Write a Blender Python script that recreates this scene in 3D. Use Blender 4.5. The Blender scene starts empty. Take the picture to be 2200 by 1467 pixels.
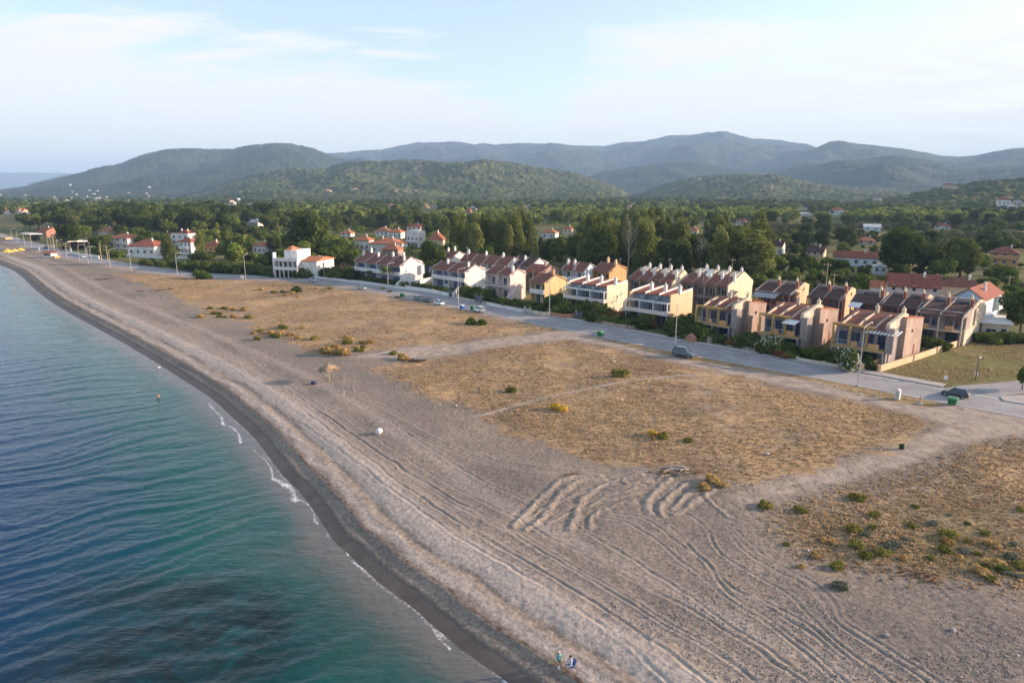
import bpy, math, random
import numpy as np
from mathutils import Vector, Matrix

sc = bpy.context.scene
R = math.radians
# ------------------------------------------------------------------ camera
CAM_H, FPX, PITCH = 28.0, 1467.0, R(12.6)
cam = bpy.data.cameras.new('camera'); cam.lens = 24.0; cam.sensor_width = 36.0
cam.clip_start = 0.5; cam.clip_end = 60000
cam_o = bpy.data.objects.new('camera', cam); sc.collection.objects.link(cam_o)
cam_o.location = (0, 0, CAM_H); cam_o.rotation_euler = (R(90) - PITCH, 0, 0)
sc.camera = cam_o
sc.view_settings.view_transform = 'Standard'; sc.view_settings.look = 'None'
sc.view_settings.exposure = 1.54; sc.view_settings.gamma = 1; sc.view_settings.use_curve_mapping = False
sc.cycles.max_bounces = 6; sc.cycles.transparent_max_bounces = 6; sc.cycles.volume_bounces = 0
sc.cycles.caustics_reflective = False; sc.cycles.caustics_refractive = False
sc.cycles.use_denoising = True
# ------------------------------------------------------------------ sun and sky
SUN_EL, SUN_AZ = R(15.0), R(7.0)          # azimuth measured from +X towards +Y (away from the camera)
sd = Vector((math.cos(SUN_EL) * math.cos(SUN_AZ), math.cos(SUN_EL) * math.sin(SUN_AZ), math.sin(SUN_EL)))
sl = bpy.data.lights.new('sun', 'SUN'); sl.energy = 3.7; sl.angle = R(0.6); sl.color = (1.0, 0.74, 0.54)
so = bpy.data.objects.new('sun', sl); sc.collection.objects.link(so)
so.rotation_euler = sd.to_track_quat('Z', 'Y').to_euler()

def N(nt, t, **kw):
    n = nt.nodes.new(t)
    for k, v in kw.items():
        if k.startswith('i_'):
            n.inputs[k[2:].replace('_', ' ')].default_value = v
        else:
            setattr(n, k, v)
    return n
def ramp(nt, stops, interp='LINEAR'):
    n = nt.nodes.new('ShaderNodeValToRGB'); cr = n.color_ramp; cr.interpolation = interp
    while len(cr.elements) < len(stops): cr.elements.new(0.5)
    for e, (p, c) in zip(cr.elements, stops):
        e.position = p; e.color = (c, c, c, 1) if isinstance(c, (int, float)) else (*c, 1)
    return n

w = bpy.data.worlds.new('World'); sc.world = w; w.use_nodes = True
nt = w.node_tree; nt.nodes.clear(); L = nt.links.new
out = N(nt, 'ShaderNodeOutputWorld')
sky = N(nt, 'ShaderNodeTexSky', sky_type='NISHITA', sun_disc=False, sun_elevation=SUN_EL, sun_rotation=R(90) - SUN_AZ,
        air_density=1.0, dust_density=1.2, ozone_density=1.2, altitude=30)
bg = N(nt, 'ShaderNodeBackground'); bg.inputs['Strength'].default_value = 0.108
L(sky.outputs[0], bg.inputs[0])
tc = N(nt, 'ShaderNodeTexCoord')
sx = N(nt, 'ShaderNodeSeparateXYZ'); L(tc.outputs['Generated'], sx.inputs[0])
zc = N(nt, 'ShaderNodeMath', operation='MAXIMUM'); zc.inputs[1].default_value = 0.0; L(sx.outputs[2], zc.inputs[0])
za = N(nt, 'ShaderNodeMath', operation='ADD'); za.inputs[1].default_value = 0.10; L(zc.outputs[0], za.inputs[0])
dx = N(nt, 'ShaderNodeMath', operation='DIVIDE'); L(sx.outputs[0], dx.inputs[0]); L(za.outputs[0], dx.inputs[1])
dy = N(nt, 'ShaderNodeMath', operation='DIVIDE'); L(sx.outputs[1], dy.inputs[0]); L(za.outputs[0], dy.inputs[1])
cb = N(nt, 'ShaderNodeCombineXYZ'); L(dx.outputs[0], cb.inputs[0]); L(dy.outputs[0], cb.inputs[1])
mp = N(nt, 'ShaderNodeMapping'); mp.inputs['Rotation'].default_value = (0, 0, R(-28)); mp.inputs['Scale'].default_value = (0.55, 1.25, 1)
mp.inputs['Location'].default_value = (3.1, 0.75, 0)
L(cb.outputs[0], mp.inputs[0])
n1 = N(nt, 'ShaderNodeTexNoise'); n1.inputs['Scale'].default_value = 0.9; n1.inputs['Detail'].default_value = 9; n1.inputs['Roughness'].default_value = 0.56; n1.inputs['Distortion'].default_value = 0.5
L(mp.outputs[0], n1.inputs['Vector'])
n2 = N(nt, 'ShaderNodeTexNoise'); n2.inputs['Scale'].default_value = 2.4; n2.inputs['Detail'].default_value = 7; n2.inputs['Roughness'].default_value = 0.6; n2.inputs['Distortion'].default_value = 0.9
L(mp.outputs[0], n2.inputs['Vector'])
ad = N(nt, 'ShaderNodeMath', operation='MULTIPLY_ADD'); ad.inputs[1].default_value = 0.28; L(n2.outputs[0], ad.inputs[0]); L(n1.outputs[0], ad.inputs[2])
cr = ramp(nt, [(0.52, 0.0), (0.62, 0.5), (0.76, 1.0)], 'EASE'); L(ad.outputs[0], cr.inputs[0])
# two broad sheets of cirrus with a blue wedge between them; their upper edge varies with the compass direction
def wm(op, a, b=None, c=None, clamp=False):
    m = N(nt, 'ShaderNodeMath', operation=op); m.use_clamp = clamp
    for i, v in enumerate((a, b, c)):
        if v is None: continue
        if isinstance(v, (int, float)): m.inputs[i].default_value = v
        else: L(v, m.inputs[i])
    return m.outputs[0]
yy = wm('MAXIMUM', sx.outputs[1], 0.05)
uu = wm('DIVIDE', sx.outputs[0], yy); ee = wm('DIVIDE', sx.outputs[2], yy)
thr = ramp(nt, [(0.0, .94), (0.058, .90), (0.199, .80), (0.42, .74), (0.475, .56), (0.51, .30), (0.54, .30), (0.565, .66), (0.60, .74), (0.70, .86), (0.80, .99), (0.93, 1.0)]); L(wm('MULTIPLY_ADD', uu, 1/1.6, 0.5, clamp=True), thr.inputs[0])
th = wm('MULTIPLY', thr.outputs[0], 0.25)
edge_ = wm('SUBTRACT', th, ee)
big = wm('MULTIPLY_ADD', edge_, 14.0, 0.5)
nn_ = wm('ADD', wm('MULTIPLY_ADD', n1.outputs[0], 4.2, -2.1), wm('MULTIPLY_ADD', n2.outputs[0], 2.2, -1.1))
cv = wm('ADD', big, nn_, clamp=True)
fib = wm('MULTIPLY_ADD', n2.outputs[0], 0.8, 0.50, clamp=True)
lowc = wm('MULTIPLY_ADD', wm('MAXIMUM', ee, 0.0), -9.0, 0.85, clamp=True)
cmask = wm('MULTIPLY', wm('MAXIMUM', wm('MULTIPLY', cv, fib), wm('MAXIMUM', wm('MAXIMUM', lowc, 0.22), wm('MULTIPLY', cr.outputs[0], 0.25))), 0.97)
cbg = N(nt, 'ShaderNodeBackground'); cbg.inputs[0].default_value = (0.93, 0.91, 0.90, 1); cbg.inputs[1].default_value = 0.405
ms = N(nt, 'ShaderNodeMixShader'); L(cmask, ms.inputs[0]); L(bg.outputs[0], ms.inputs[1]); L(cbg.outputs[0], ms.inputs[2])
L(ms.outputs[0], out.inputs[0])

# ------------------------------------------------------------------ measuring: photo pixel (2200 x 1467) -> point on the ground
def G(px, py, z=0.0):
    u = (px - 1100) / FPX; v = (py - 733.5) / FPX
    d_y = math.cos(PITCH) - v * math.sin(PITCH); d_z = -math.sin(PITCH) - v * math.cos(PITCH)
    t = (z - CAM_H) / d_z
    return (u * t, d_y * t)
def toPix(x, y, z):
    yy = y * math.cos(PITCH) - (z - CAM_H) * math.sin(PITCH)
    vv = y * math.sin(PITCH) + (z - CAM_H) * math.cos(PITCH)
    return (1100 + FPX * x / yy, 733.5 - FPX * vv / yy, yy)
def GP(pts, z=0.0): return np.array([G(a, b, z) for a, b in pts])

# ------------------------------------------------------------------ objects
def link(o): sc.collection.objects.link(o); return o
def tag(o, label=None, cat=None, group=None, kind=None):
    if label: o['label'] = label
    if cat: o['category'] = cat
    if group: o['group'] = group
    if kind: o['kind'] = kind
    return o
def empty(name, loc, rz=0.0, label=None, cat=None, group=None):
    o = bpy.data.objects.new(name, None); o.empty_display_size = 0.3
    o.location = loc; o.rotation_euler = (0, 0, rz)
    return tag(link(o), label, cat, group)
def dup(root, loc=None, rz=None, label=None, group=None, scale=None):
    r = root.copy(); sc.collection.objects.link(r)
    if loc is not None: r.location = loc
    if rz is not None: r.rotation_euler = (0, 0, rz)
    if scale is not None: r.scale = scale
    if label: r['label'] = label
    if group: r['group'] = group
    def rec(src, dst):
        for ch in KIDS.get(src.name, []):
            c = ch.copy(); sc.collection.objects.link(c); c.parent = dst
            rec(ch, c)
    rec(root, r)
    return r
KIDS = {}
class MB:
    def __init__(s): s.v = []; s.f = []; s.m = []
    def add(s, vs, fs, m=0):
        b = len(s.v); s.v += [tuple(p) for p in vs]
        s.f += [tuple(b + i for i in f) for f in fs]; s.m += [m] * len(fs); return s
    def box(s, x0, x1, y0, y1, z0, z1, m=0):
        return s.add([(x0,y0,z0),(x1,y0,z0),(x1,y1,z0),(x0,y1,z0),(x0,y0,z1),(x1,y0,z1),(x1,y1,z1),(x0,y1,z1)],
                     [(0,3,2,1),(4,5,6,7),(0,1,5,4),(1,2,6,5),(2,3,7,6),(3,0,4,7)], m)
    def prism(s, prof, x0, x1, m=0):            # profile in (y, z), extruded along x
        n = len(prof)
        vs = [(x0, a, b) for a, b in prof] + [(x1, a, b) for a, b in prof]
        fs = [tuple(range(n))[::-1], tuple(range(n, 2 * n))] + [(i, (i + 1) % n, n + (i + 1) % n, n + i) for i in range(n)]
        return s.add(vs, fs, m)
    def prismy(s, prof, y0, y1, m=0):           # profile in (x, z), extruded along y
        n = len(prof)
        vs = [(a, y0, b) for a, b in prof] + [(a, y1, b) for a, b in prof]
        fs = [tuple(range(n)), tuple(range(n, 2 * n))[::-1]] + [(i, n + i, n + (i + 1) % n, (i + 1) % n) for i in range(n)]
        return s.add(vs, fs, m)
    def tube(s, pts, rad, n=6, m=0, cap=True):
        pts = [Vector(p) for p in pts]
        if not isinstance(rad, (list, tuple)): rad = [rad] * len(pts)
        b = len(s.v); prev = None
        for i, p in enumerate(pts):
            d = (pts[min(i + 1, len(pts) - 1)] - pts[max(i - 1, 0)]).normalized()
            a = d.orthogonal().normalized() if prev is None else (prev - d * prev.dot(d)).normalized()
            prev = a; c = d.cross(a)
            for k in range(n):
                t = 2 * math.pi * k / n
                s.v.append(tuple(p + (a * math.cos(t) + c * math.sin(t)) * rad[i]))
        for i in range(len(pts) - 1):
            for k in range(n):
                s.f.append((b + i*n + k, b + i*n + (k+1) % n, b + (i+1)*n + (k+1) % n, b + (i+1)*n + k)); s.m.append(m)
        if cap:
            s.f.append(tuple(b + k for k in range(n))[::-1]); s.m.append(m)
            s.f.append(tuple(b + (len(pts)-1)*n + k for k in range(n))); s.m.append(m)
        return s
    def lathe(s, prof, c=(0,0,0), n=12, m=0):   # profile (r, z)
        b = len(s.v)
        for r_, z_ in prof:
            for k in range(n):
                t = 2*math.pi*k/n; s.v.append((c[0] + r_*math.cos(t), c[1] + r_*math.sin(t), c[2] + z_))
        for i in range(len(prof) - 1):
            for k in range(n):
                s.f.append((b + i*n + k, b + i*n + (k+1) % n, b + (i+1)*n + (k+1) % n, b + (i+1)*n + k)); s.m.append(m)
        return s
    def ball(s, c, r, n=8, k=5, m=0, sc_=(1,1,1)):
        b = len(s.v)
        for i in range(k + 1):
            a = math.pi * i / k
            for j in range(n):
                t = 2*math.pi*j/n
                s.v.append((c[0] + r*sc_[0]*math.sin(a)*math.cos(t), c[1] + r*sc_[1]*math.sin(a)*math.sin(t), c[2] + r*sc_[2]*math.cos(a)))
        for i in range(k):
            for j in range(n):
                s.f.append((b + (i+1)*n + j, b + (i+1)*n + (j+1) % n, b + i*n + (j+1) % n, b + i*n + j)); s.m.append(m)
        return s
    def build(s, name, mats, parent=None, smooth=False):
        me = bpy.data.meshes.new(name); me.from_pydata(s.v, [], s.f)
        for mm in (mats if isinstance(mats, (list, tuple)) else [mats]): me.materials.append(mm)
        me.polygons.foreach_set('material_index', s.m)
        if smooth: me.polygons.foreach_set('use_smooth', [True] * len(s.f))
        me.update()
        o = bpy.data.objects.new(name, me); link(o)
        if parent is not None:
            o.parent = parent; KIDS.setdefault(parent.name, []).append(o)
        return o
def np_mesh(name, V, Fq, mat, smooth=True, attrs=None):
    me = bpy.data.meshes.new(name)
    V = np.asarray(V, dtype=np.float32); Fq = np.asarray(Fq, dtype=np.int32); k = Fq.shape[1]
    me.vertices.add(len(V)); me.vertices.foreach_set('co', V.ravel())
    me.loops.add(Fq.size); me.loops.foreach_set('vertex_index', Fq.ravel())
    me.polygons.add(len(Fq))
    me.polygons.foreach_set('loop_start', np.arange(0, Fq.size, k, dtype=np.int32))
    me.polygons.foreach_set('loop_total', np.full(len(Fq), k, dtype=np.int32))
    me.update(calc_edges=True)
    me.polygons.foreach_set('use_smooth', np.full(len(Fq), smooth))
    for nm, arr in (attrs or {}).items():
        a = me.attributes.new(nm, 'FLOAT', 'POINT'); a.data.foreach_set('value', np.asarray(arr, dtype=np.float32))
    me.materials.append(mat)
    return link(bpy.data.objects.new(name, me))

# ------------------------------------------------------------------ materials
def principled(name, col=(0.5,0.5,0.5), rough=0.8, spec=0.3, metal=0.0):
    m = bpy.data.materials.new(name); m.use_nodes = True
    b = m.node_tree.nodes['Principled BSDF']
    b.inputs['Base Color'].default_value = (*col, 1); b.inputs['Roughness'].default_value = rough
    b.inputs['Specular IOR Level'].default_value = spec; b.inputs['Metallic'].default_value = metal
    return m, m.node_tree, b
def worn(name, col, rough=0.85, var=0.12, scale=0.6, spec=0.25, bump=0.0, streak=0.0, col2=None):
    """painted or rendered surface with mottling, fine grain and optional vertical streaks"""
    m, nt, b = principled(name, col, rough, spec); L = nt.links.new
    tc = N(nt, 'ShaderNodeTexCoord')
    n = N(nt, 'ShaderNodeTexNoise'); n.inputs['Scale'].default_value = scale; n.inputs['Detail'].default_value = 6; n.inputs['Roughness'].default_value = 0.65
    L(tc.outputs['Object'], n.inputs['Vector'])
    dark = tuple(c * (1 - 2.2*var) for c in col); lite = tuple(min(1, c * (1 + var)) for c in col)
    r = ramp(nt, [(0.3, col2 or dark), (0.52, col), (0.75, lite)]); L(n.outputs[0], r.inputs[0])
    last = r.outputs[0]
    if streak:
        mp = N(nt, 'ShaderNodeMapping'); mp.inputs['Scale'].default_value = (2.2, 2.2, 0.16); L(tc.outputs['Object'], mp.inputs[0])
        n2 = N(nt, 'ShaderNodeTexNoise'); n2.inputs['Scale'].default_value = 1.3; n2.inputs['Detail'].default_value = 4; L(mp.outputs[0], n2.inputs['Vector'])
        r2 = ramp(nt, [(0.5, 1.0), (0.75, 1 - streak)]); L(n2.outputs[0], r2.inputs[0])
        mm = N(nt, 'ShaderNodeMix', data_type='RGBA', blend_type='MULTIPLY'); mm.inputs[0].default_value = 1
        L(last, mm.inputs[6]); L(r2.outputs[0], mm.inputs[7]); last = mm.outputs[2]
    L(last, b.inputs['Base Color'])
    if bump:
        bp = N(nt, 'ShaderNodeBump'); bp.inputs['Strength'].default_value = bump; bp.inputs['Distance'].default_value = 0.05
        n3 = N(nt, 'ShaderNodeTexNoise'); n3.inputs['Scale'].default_value = scale * 8; L(tc.outputs['Object'], n3.inputs['Vector'])
        L(n3.outputs[0], bp.inputs['Height']); L(bp.outputs[0], b.inputs['Normal'])
    return m
def tiles(name, col):
    m, nt, b = principled(name, col, 0.85, 0.2); L = nt.links.new
    tc = N(nt, 'ShaderNodeTexCoord')
    n = N(nt, 'ShaderNodeTexNoise'); n.inputs['Scale'].default_value = 1.1; n.inputs['Detail'].default_value = 8; n.inputs['Roughness'].default_value = 0.75
    L(tc.outputs['Object'], n.inputs['Vector'])
    r = ramp(nt, [(0.25, tuple(c*0.45 for c in col)), (0.5, col), (0.78, tuple(min(1, c*1.55) for c in col))]); L(n.outputs[0], r.inputs[0])
    wv = N(nt, 'ShaderNodeTexWave', wave_type='BANDS', bands_direction='X'); wv.inputs['Scale'].default_value = 1.6; wv.inputs['Distortion'].default_value = 0.15
    L(tc.outputs['Object'], wv.inputs['Vector'])
    wz = N(nt, 'ShaderNodeTexWave', wave_type='BANDS', bands_direction='Z'); wz.inputs['Scale'].default_value = 1.5; L(tc.outputs['Object'], wz.inputs['Vector'])
    mlt = N(nt, 'ShaderNodeMath', operation='MULTIPLY_ADD'); mlt.inputs[1].default_value = 0.4; L(wz.outputs[1], mlt.inputs[0]); L(wv.outputs[1], mlt.inputs[2])
    bp = N(nt, 'ShaderNodeBump'); bp.inputs['Strength'].default_value = 0.55; bp.inputs['Distance'].default_value = 0.06; L(mlt.outputs[0], bp.inputs['Height'])
    L(r.outputs[0], b.inputs['Base Color']); L(bp.outputs[0], b.inputs['Normal'])
    return m
# ================================================================== GROUND, SEA, HILLS
def smooth01(x): x = np.clip(x, 0, 1); return x * x * (3 - 2 * x)
def _h(ix, iy, seed):
    n = (ix.astype(np.int64) * 374761393 + iy.astype(np.int64) * 668265263 + seed * 1442695041) & 0xffffffff
    n = ((n ^ (n >> 13)) * 1274126177) & 0xffffffff
    return ((n ^ (n >> 16)) & 0xffff) / 65535.0
def vnoise(x, y, seed=0):
    ix = np.floor(x); iy = np.floor(y); fx = x - ix; fy = y - iy
    fx = fx*fx*(3-2*fx); fy = fy*fy*(3-2*fy); ix = ix.astype(np.int64); iy = iy.astype(np.int64)
    a = _h(ix, iy, seed); b = _h(ix+1, iy, seed); c = _h(ix, iy+1, seed); d = _h(ix+1, iy+1, seed)
    return (a*(1-fx) + b*fx) * (1-fy) + (c*(1-fx) + d*fx) * fy
def fbm(x, y, oct=4, seed=0, gain=0.5):
    s = 0; a = 1; t = 0
    for i in range(oct):
        s = s + a * vnoise(x * 2**i + 17.3*i, y * 2**i - 9.1*i, seed + i); t += a; a *= gain
    return s / t
def segdist(x, y, pts):
    best = np.full(x.shape, 1e9)
    for (ax, ay), (bx, by) in zip(pts[:-1], pts[1:]):
        ex, ey = bx-ax, by-ay; l2 = ex*ex + ey*ey + 1e-9
        t = np.clip(((x-ax)*ex + (y-ay)*ey) / l2, 0, 1)
        best = np.minimum(best, (x-ax-t*ex)**2 + (y-ay-t*ey)**2)
    return np.sqrt(best)
def inside(x, y, poly):
    c = np.zeros(x.shape, bool); n = len(poly)
    for i in range(n):
        ax, ay = poly[i]; bx, by = poly[(i+1) % n]
        k = ((ay > y) != (by > y)) & (x < (bx-ax) * (y-ay) / (by-ay + 1e-12) + ax)
        c ^= k
    return c
def sdpoly(x, y, poly):
    """signed distance, positive inside"""
    p = np.asarray(poly); lo = p.min(0) - 12; hi = p.max(0) + 12
    res = np.full(x.shape, -12.0)
    k = (x > lo[0]) & (x < hi[0]) & (y > lo[1]) & (y < hi[1])
    if k.any():
        xs, ys = x[k], y[k]; d = segdist(xs, ys, list(map(tuple, p)) + [tuple(p[0])])
        res[k] = np.where(inside(xs, ys, p), d, -d)
    return res
def smoothline(pts, n=4):
    """Catmull-Rom through the points"""
    pts = [np.array(p, float) for p in pts]; P = [2*pts[0]-pts[1]] + pts + [2*pts[-1]-pts[-2]]; out = []
    for i in range(1, len(P) - 2):
        for k in range(n):
            t = k / n
            out.append(0.5 * ((2*P[i]) + (-P[i-1]+P[i+1])*t + (2*P[i-1]-5*P[i]+4*P[i+1]-P[i+2])*t*t + (-P[i-1]+3*P[i]-3*P[i+1]+P[i+2])*t**3))
    out.append(pts[-1]); return np.array(out)
SEA = -1.2
shore_px = [(0,569),(39,588),(78,624),(128,660),(243,724),(320,769),(384,810),(449,852),(500,897),(545,939),(577,980),(609,1022),(641,1054),(676,1099),(715,1159),(750,1191),(807,1245),(883,1302),(931,1344),(1000,1402),(1093,1467)]
SH = list(GP(shore_px, SEA)[::-1])
SH = [np.array((60.0, -30.0)), np.array((28.0, 5.0)), np.array((11.0, 24.0))] + SH + [np.array((-330., 392.)), np.array((-700., 700.)), np.array((-1700., 1450.)), np.array((-4200., 3600.))]
SH = smoothline(SH, 3)
_shp = [tuple(p) for p in SH]
_seapoly = _shp + [(-9000, 3600), (-9000, -9000), (60, -9000)]
def shore_s(x, y):
    d = segdist(x, y, _shp)
    return np.where(inside(x, y, _seapoly), -d, d)

road_near = GP([(78,534),(130,549),(192,565),(282,579),(381,588),(440,595),(560,602),(664,608),(773,624),(864,639),(985,659),(1060,673),(1200,703),(1330,729),(1446,751),(1524,769),(1700,800),(1842,825),(2039,865),(2200,899)])
road_far = GP([(88,521),(153,541),(223,554),(337,574),(440,588),(540,593.5),(664,595),(721,599),(851,614),(965,637),(1060,655),(1200,687),(1293,705),(1432,732),(1524,747),(1700,778),(1842,803),(2013,834)])
road_c = [(-520,640),(-335,444),(-243,350),(-199,304),(-167,274.5),(-132.5,246),(-108,229.6),(-92,222.8),(-74,218.5),(-59,212.5),(-38.5,195.8),(-23,179.5),(-8,163),(3,150.5),(12.5,140),(22.5,129.2),(32,118.8),(45,106.2),(53,98.4),(62,88.9),(68.5,82.6),(100,48.5),(150,-5)]
road_c = smoothline(road_c, 3)
_rdp = [tuple(p) for p in road_c]
RW = 4.1
fieldA = GP([(235,588),(300,612),(345,628),(410,655),(430,683),(520,692),(545,722),(600,735),(650,748),(690,768),(765,764),(860,746),(1000,734),(1110,722),(1190,712),(1195,705),(1050,676),(985,662),(864,642),(773,627),(664,612),(560,605),(440,599),(381,594),(290,589)])
fieldB = GP([(790,795),(830,777),(900,771),(1000,757),(1150,735),(1230,728),(1330,748),(1400,768),(1500,790),(1600,806),(1700,835),(1850,862),(1950,882),(2035,908),(1995,938),(1900,975),(1800,1000),(1740,1020),(1600,1052),(1540,1052),(1480,1025),(1400,1012),(1280,1000),(1180,968),(1100,935),(1040,905),(990,880),(900,862),(860,835)])
fieldC = GP([(2500,925),(2200,930),(2080,945),(1980,990),(1850,1022),(1740,1058),(1630,1085),(1620,1110),(1660,1180),(1760,1225),(1900,1255),(2080,1275),(2200,1300),(2500,1340)])
verge_poly = GP([(1245,716),(1446,754),(1700,803),(1842,829),(2039,868),(1990,874),(1860,853),(1760,822),(1600,792),(1500,777),(1350,745)])
fieldD = GP([(1887,800),(2013,831),(2120,822),(2330,800),(2330,720),(2200,733),(2095,735),(2000,762),(1960,778)])
fieldE = GP([(200,551),(340,570),(440,583),(455,575),(420,560),(300,552),(225,548)])
track1 = GP([(745,772),(860,748),(1000,736),(1150,720),(1200,706),(1330,731),(1446,755),(1700,802),(1842,830),(2039,868),(2200,901),(2600,990),(2600,990),(2200,932),(2060,950),(1950,995),(1800,1035),(1600,1090),(1560,1065),(1740,1018),(1900,973),(2030,910),(1850,860),(1700,832),(1500,788),(1400,765),(1320,745),(1230,730),(1150,735),(1000,757),(860,772)])
foot = smoothline(GP([(1025,893),(1130,865),(1250,841),(1400,815),(1560,805),(1650,813)]), 4)
foot2 = smoothline(GP([(600,690),(760,672),(900,668),(1010,690),(1090,720)]), 4)
def rut(pts): return [tuple(p) for p in smoothline(GP(pts), 4)]
RUTS = [rut(p) for p in [
 [(700,806),(724,803),(738,805),(742,814),(742,833),(742,848),(757,861),(782,874),(808,888),(841,904),(873,927),(946,957),(1036,990),(1130,1010),(1280,1024)],
 [(705,803),(747,800),(760,805),(764,814),(763,835),(775,853),(802,864),(834,880),(859,895),(889,908),(955,943),(1050,976),(1173,998),(1300,1015),(1400,1022)],
 [(300,640),(360,690),(430,735),(520,795),(620,855),(700,915),(800,990),(900,1062),(1000,1125),(1100,1183),(1250,1272),(1400,1370),(1530,1467),(1620,1530)],
 [(318,640),(380,690),(455,735),(545,793),(640,850),(724,906),(820,975),(930,1050),(1040,1112),(1150,1170),(1300,1255),(1450,1345),(1620,1450),(1720,1510)],
 [(280,600),(330,640),(400,682),(480,725),(570,788),(660,842),(745,895),(840,958),(960,1035),(1090,1100),(1210,1165),(1360,1240),(1520,1325),(1700,1440),(1800,1510)],
 [(640,900),(760,985),(880,1075),(1000,1158),(1150,1245),(1300,1343),(1450,1467)],
 [(660,885),(785,975),(900,1060),(1020,1140),(1170,1225),(1320,1320),(1490,1440)],
 [(1440,1130),(1500,1188),(1532,1226),(1627,1286),(1704,1321),(1786,1382),(1888,1467),(1950,1530)],
 [(1470,1100),(1510,1127),(1548,1185),(1627,1232),(1697,1274),(1742,1328),(1786,1366),(1882,1439),(1930,1480)],
 [(1560,1140),(1600,1180),(1653,1213),(1729,1255),(1770,1293),(1793,1331),(1882,1388),(1997,1467),(2060,1510)],
 [(1480,1165),(1541,1240),(1595,1290),(1716,1376),(1818,1458),(1900,1530)],
 [(1575,1135),(1620,1170),(1672,1208),(1745,1250),(1790,1290),(1812,1328),(1900,1383),(2020,1462),(2080,1500)],
 [(1300,1098),(1384,1113),(1448,1155),(1500,1193),(1560,1245),(1640,1300),(1740,1360),(1850,1440)],
 [(1290,1110),(1352,1123),(1410,1158),(1480,1215),(1560,1275),(1680,1360),(1790,1450),(1850,1500)],
 [(330,660),(420,712),(500,762),(600,825),(700,890),(790,955),(880,1012),(1000,1085),(1120,1150),(1260,1235),(1420,1325),(1580,1425),(1650,1475)],
 [(250,600),(300,640),(372,690),(450,738),(535,790),(630,848),(715,900),(812,968),(922,1040),(1036,1100),(1146,1160),(1290,1243),(1440,1330),(1600,1432)],
 [(860,915),(960,985),(1060,1040),(1150,1080),(1240,1130),(1330,1180),(1440,1250),(1560,1330),(1700,1425),(1780,1480)],
 [(1000,960),(1100,1002),(1200,1018),(1320,1022),(1420,1015)],
 [(165,590),(185,600),(205,612),(210,628)],[(180,590),(198,600),(212,612),(220,628)],
 [(300,625),(320,635),(325,655),(345,668)],[(318,622),(338,635),(340,655)],[(335,622),(352,632),(352,648)],[(296,640),(330,642),(356,640)],
]]
MOUNDS = [(rut(p), wd, ht) for p, wd, ht in [
 ([(1290,1020),(1211,1027),(1170,1059),(1102,1126)],0.42,0.26), ([(1300,1030),(1243,1033),(1205,1059),(1179,1094),(1128,1136)],0.42,0.24),
 ([(1380,1022),(1336,1030),(1279,1052),(1250,1075),(1237,1110),(1224,1134)],0.42,0.26), ([(1440,1028),(1423,1043),(1388,1078),(1394,1102)],0.4,0.3),
 ([(1475,1040),(1448,1062),(1416,1088),(1424,1108)],0.36,0.3), ([(1500,1052),(1474,1065),(1445,1094)],0.36,0.26),
 ([(1529,1056),(1493,1078),(1449,1103)],0.4,0.26), ([(1300,1090),(1275,1104),(1266,1133)],0.34,0.2),
 ([(1128,1112),(1190,1080),(1256,1056),(1330,1040)],0.28,0.14), ([(1378,1046),(1336,1059),(1300,1062)],0.3,0.18),
 ([(1400,1060),(1350,1064),(1290,1075),(1255,1090)],0.3,0.16), ([(1365,1078),(1330,1082),(1300,1095)],0.3,0.18), ([(1180,1120),(1260,1085),(1320,1072)],0.26,0.12),
 ([(1512,1060),(1532,1085),(1570,1112)],0.3,0.16), ([(1340,1030),(1350,1042),(1400,1036)],0.25,0.18), ([(1140,1120),(1200,1092)],0.25,0.1)]]
_prof_s = [-400, -60, -15, 0, 2.1, 2.5, 3.2, 4.0, 4.9, 5.8, 7.0, 8.2, 9.8, 12, 16, 22, 30, 9000]
_prof_z = [-40, -7, -2.6, -1.2, -0.80, -0.62, -0.56, -0.46, -0.52, -0.34, -0.18, -0.16, -0.2, -0.15, -0.09, -0.03, 0, 0]

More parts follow.
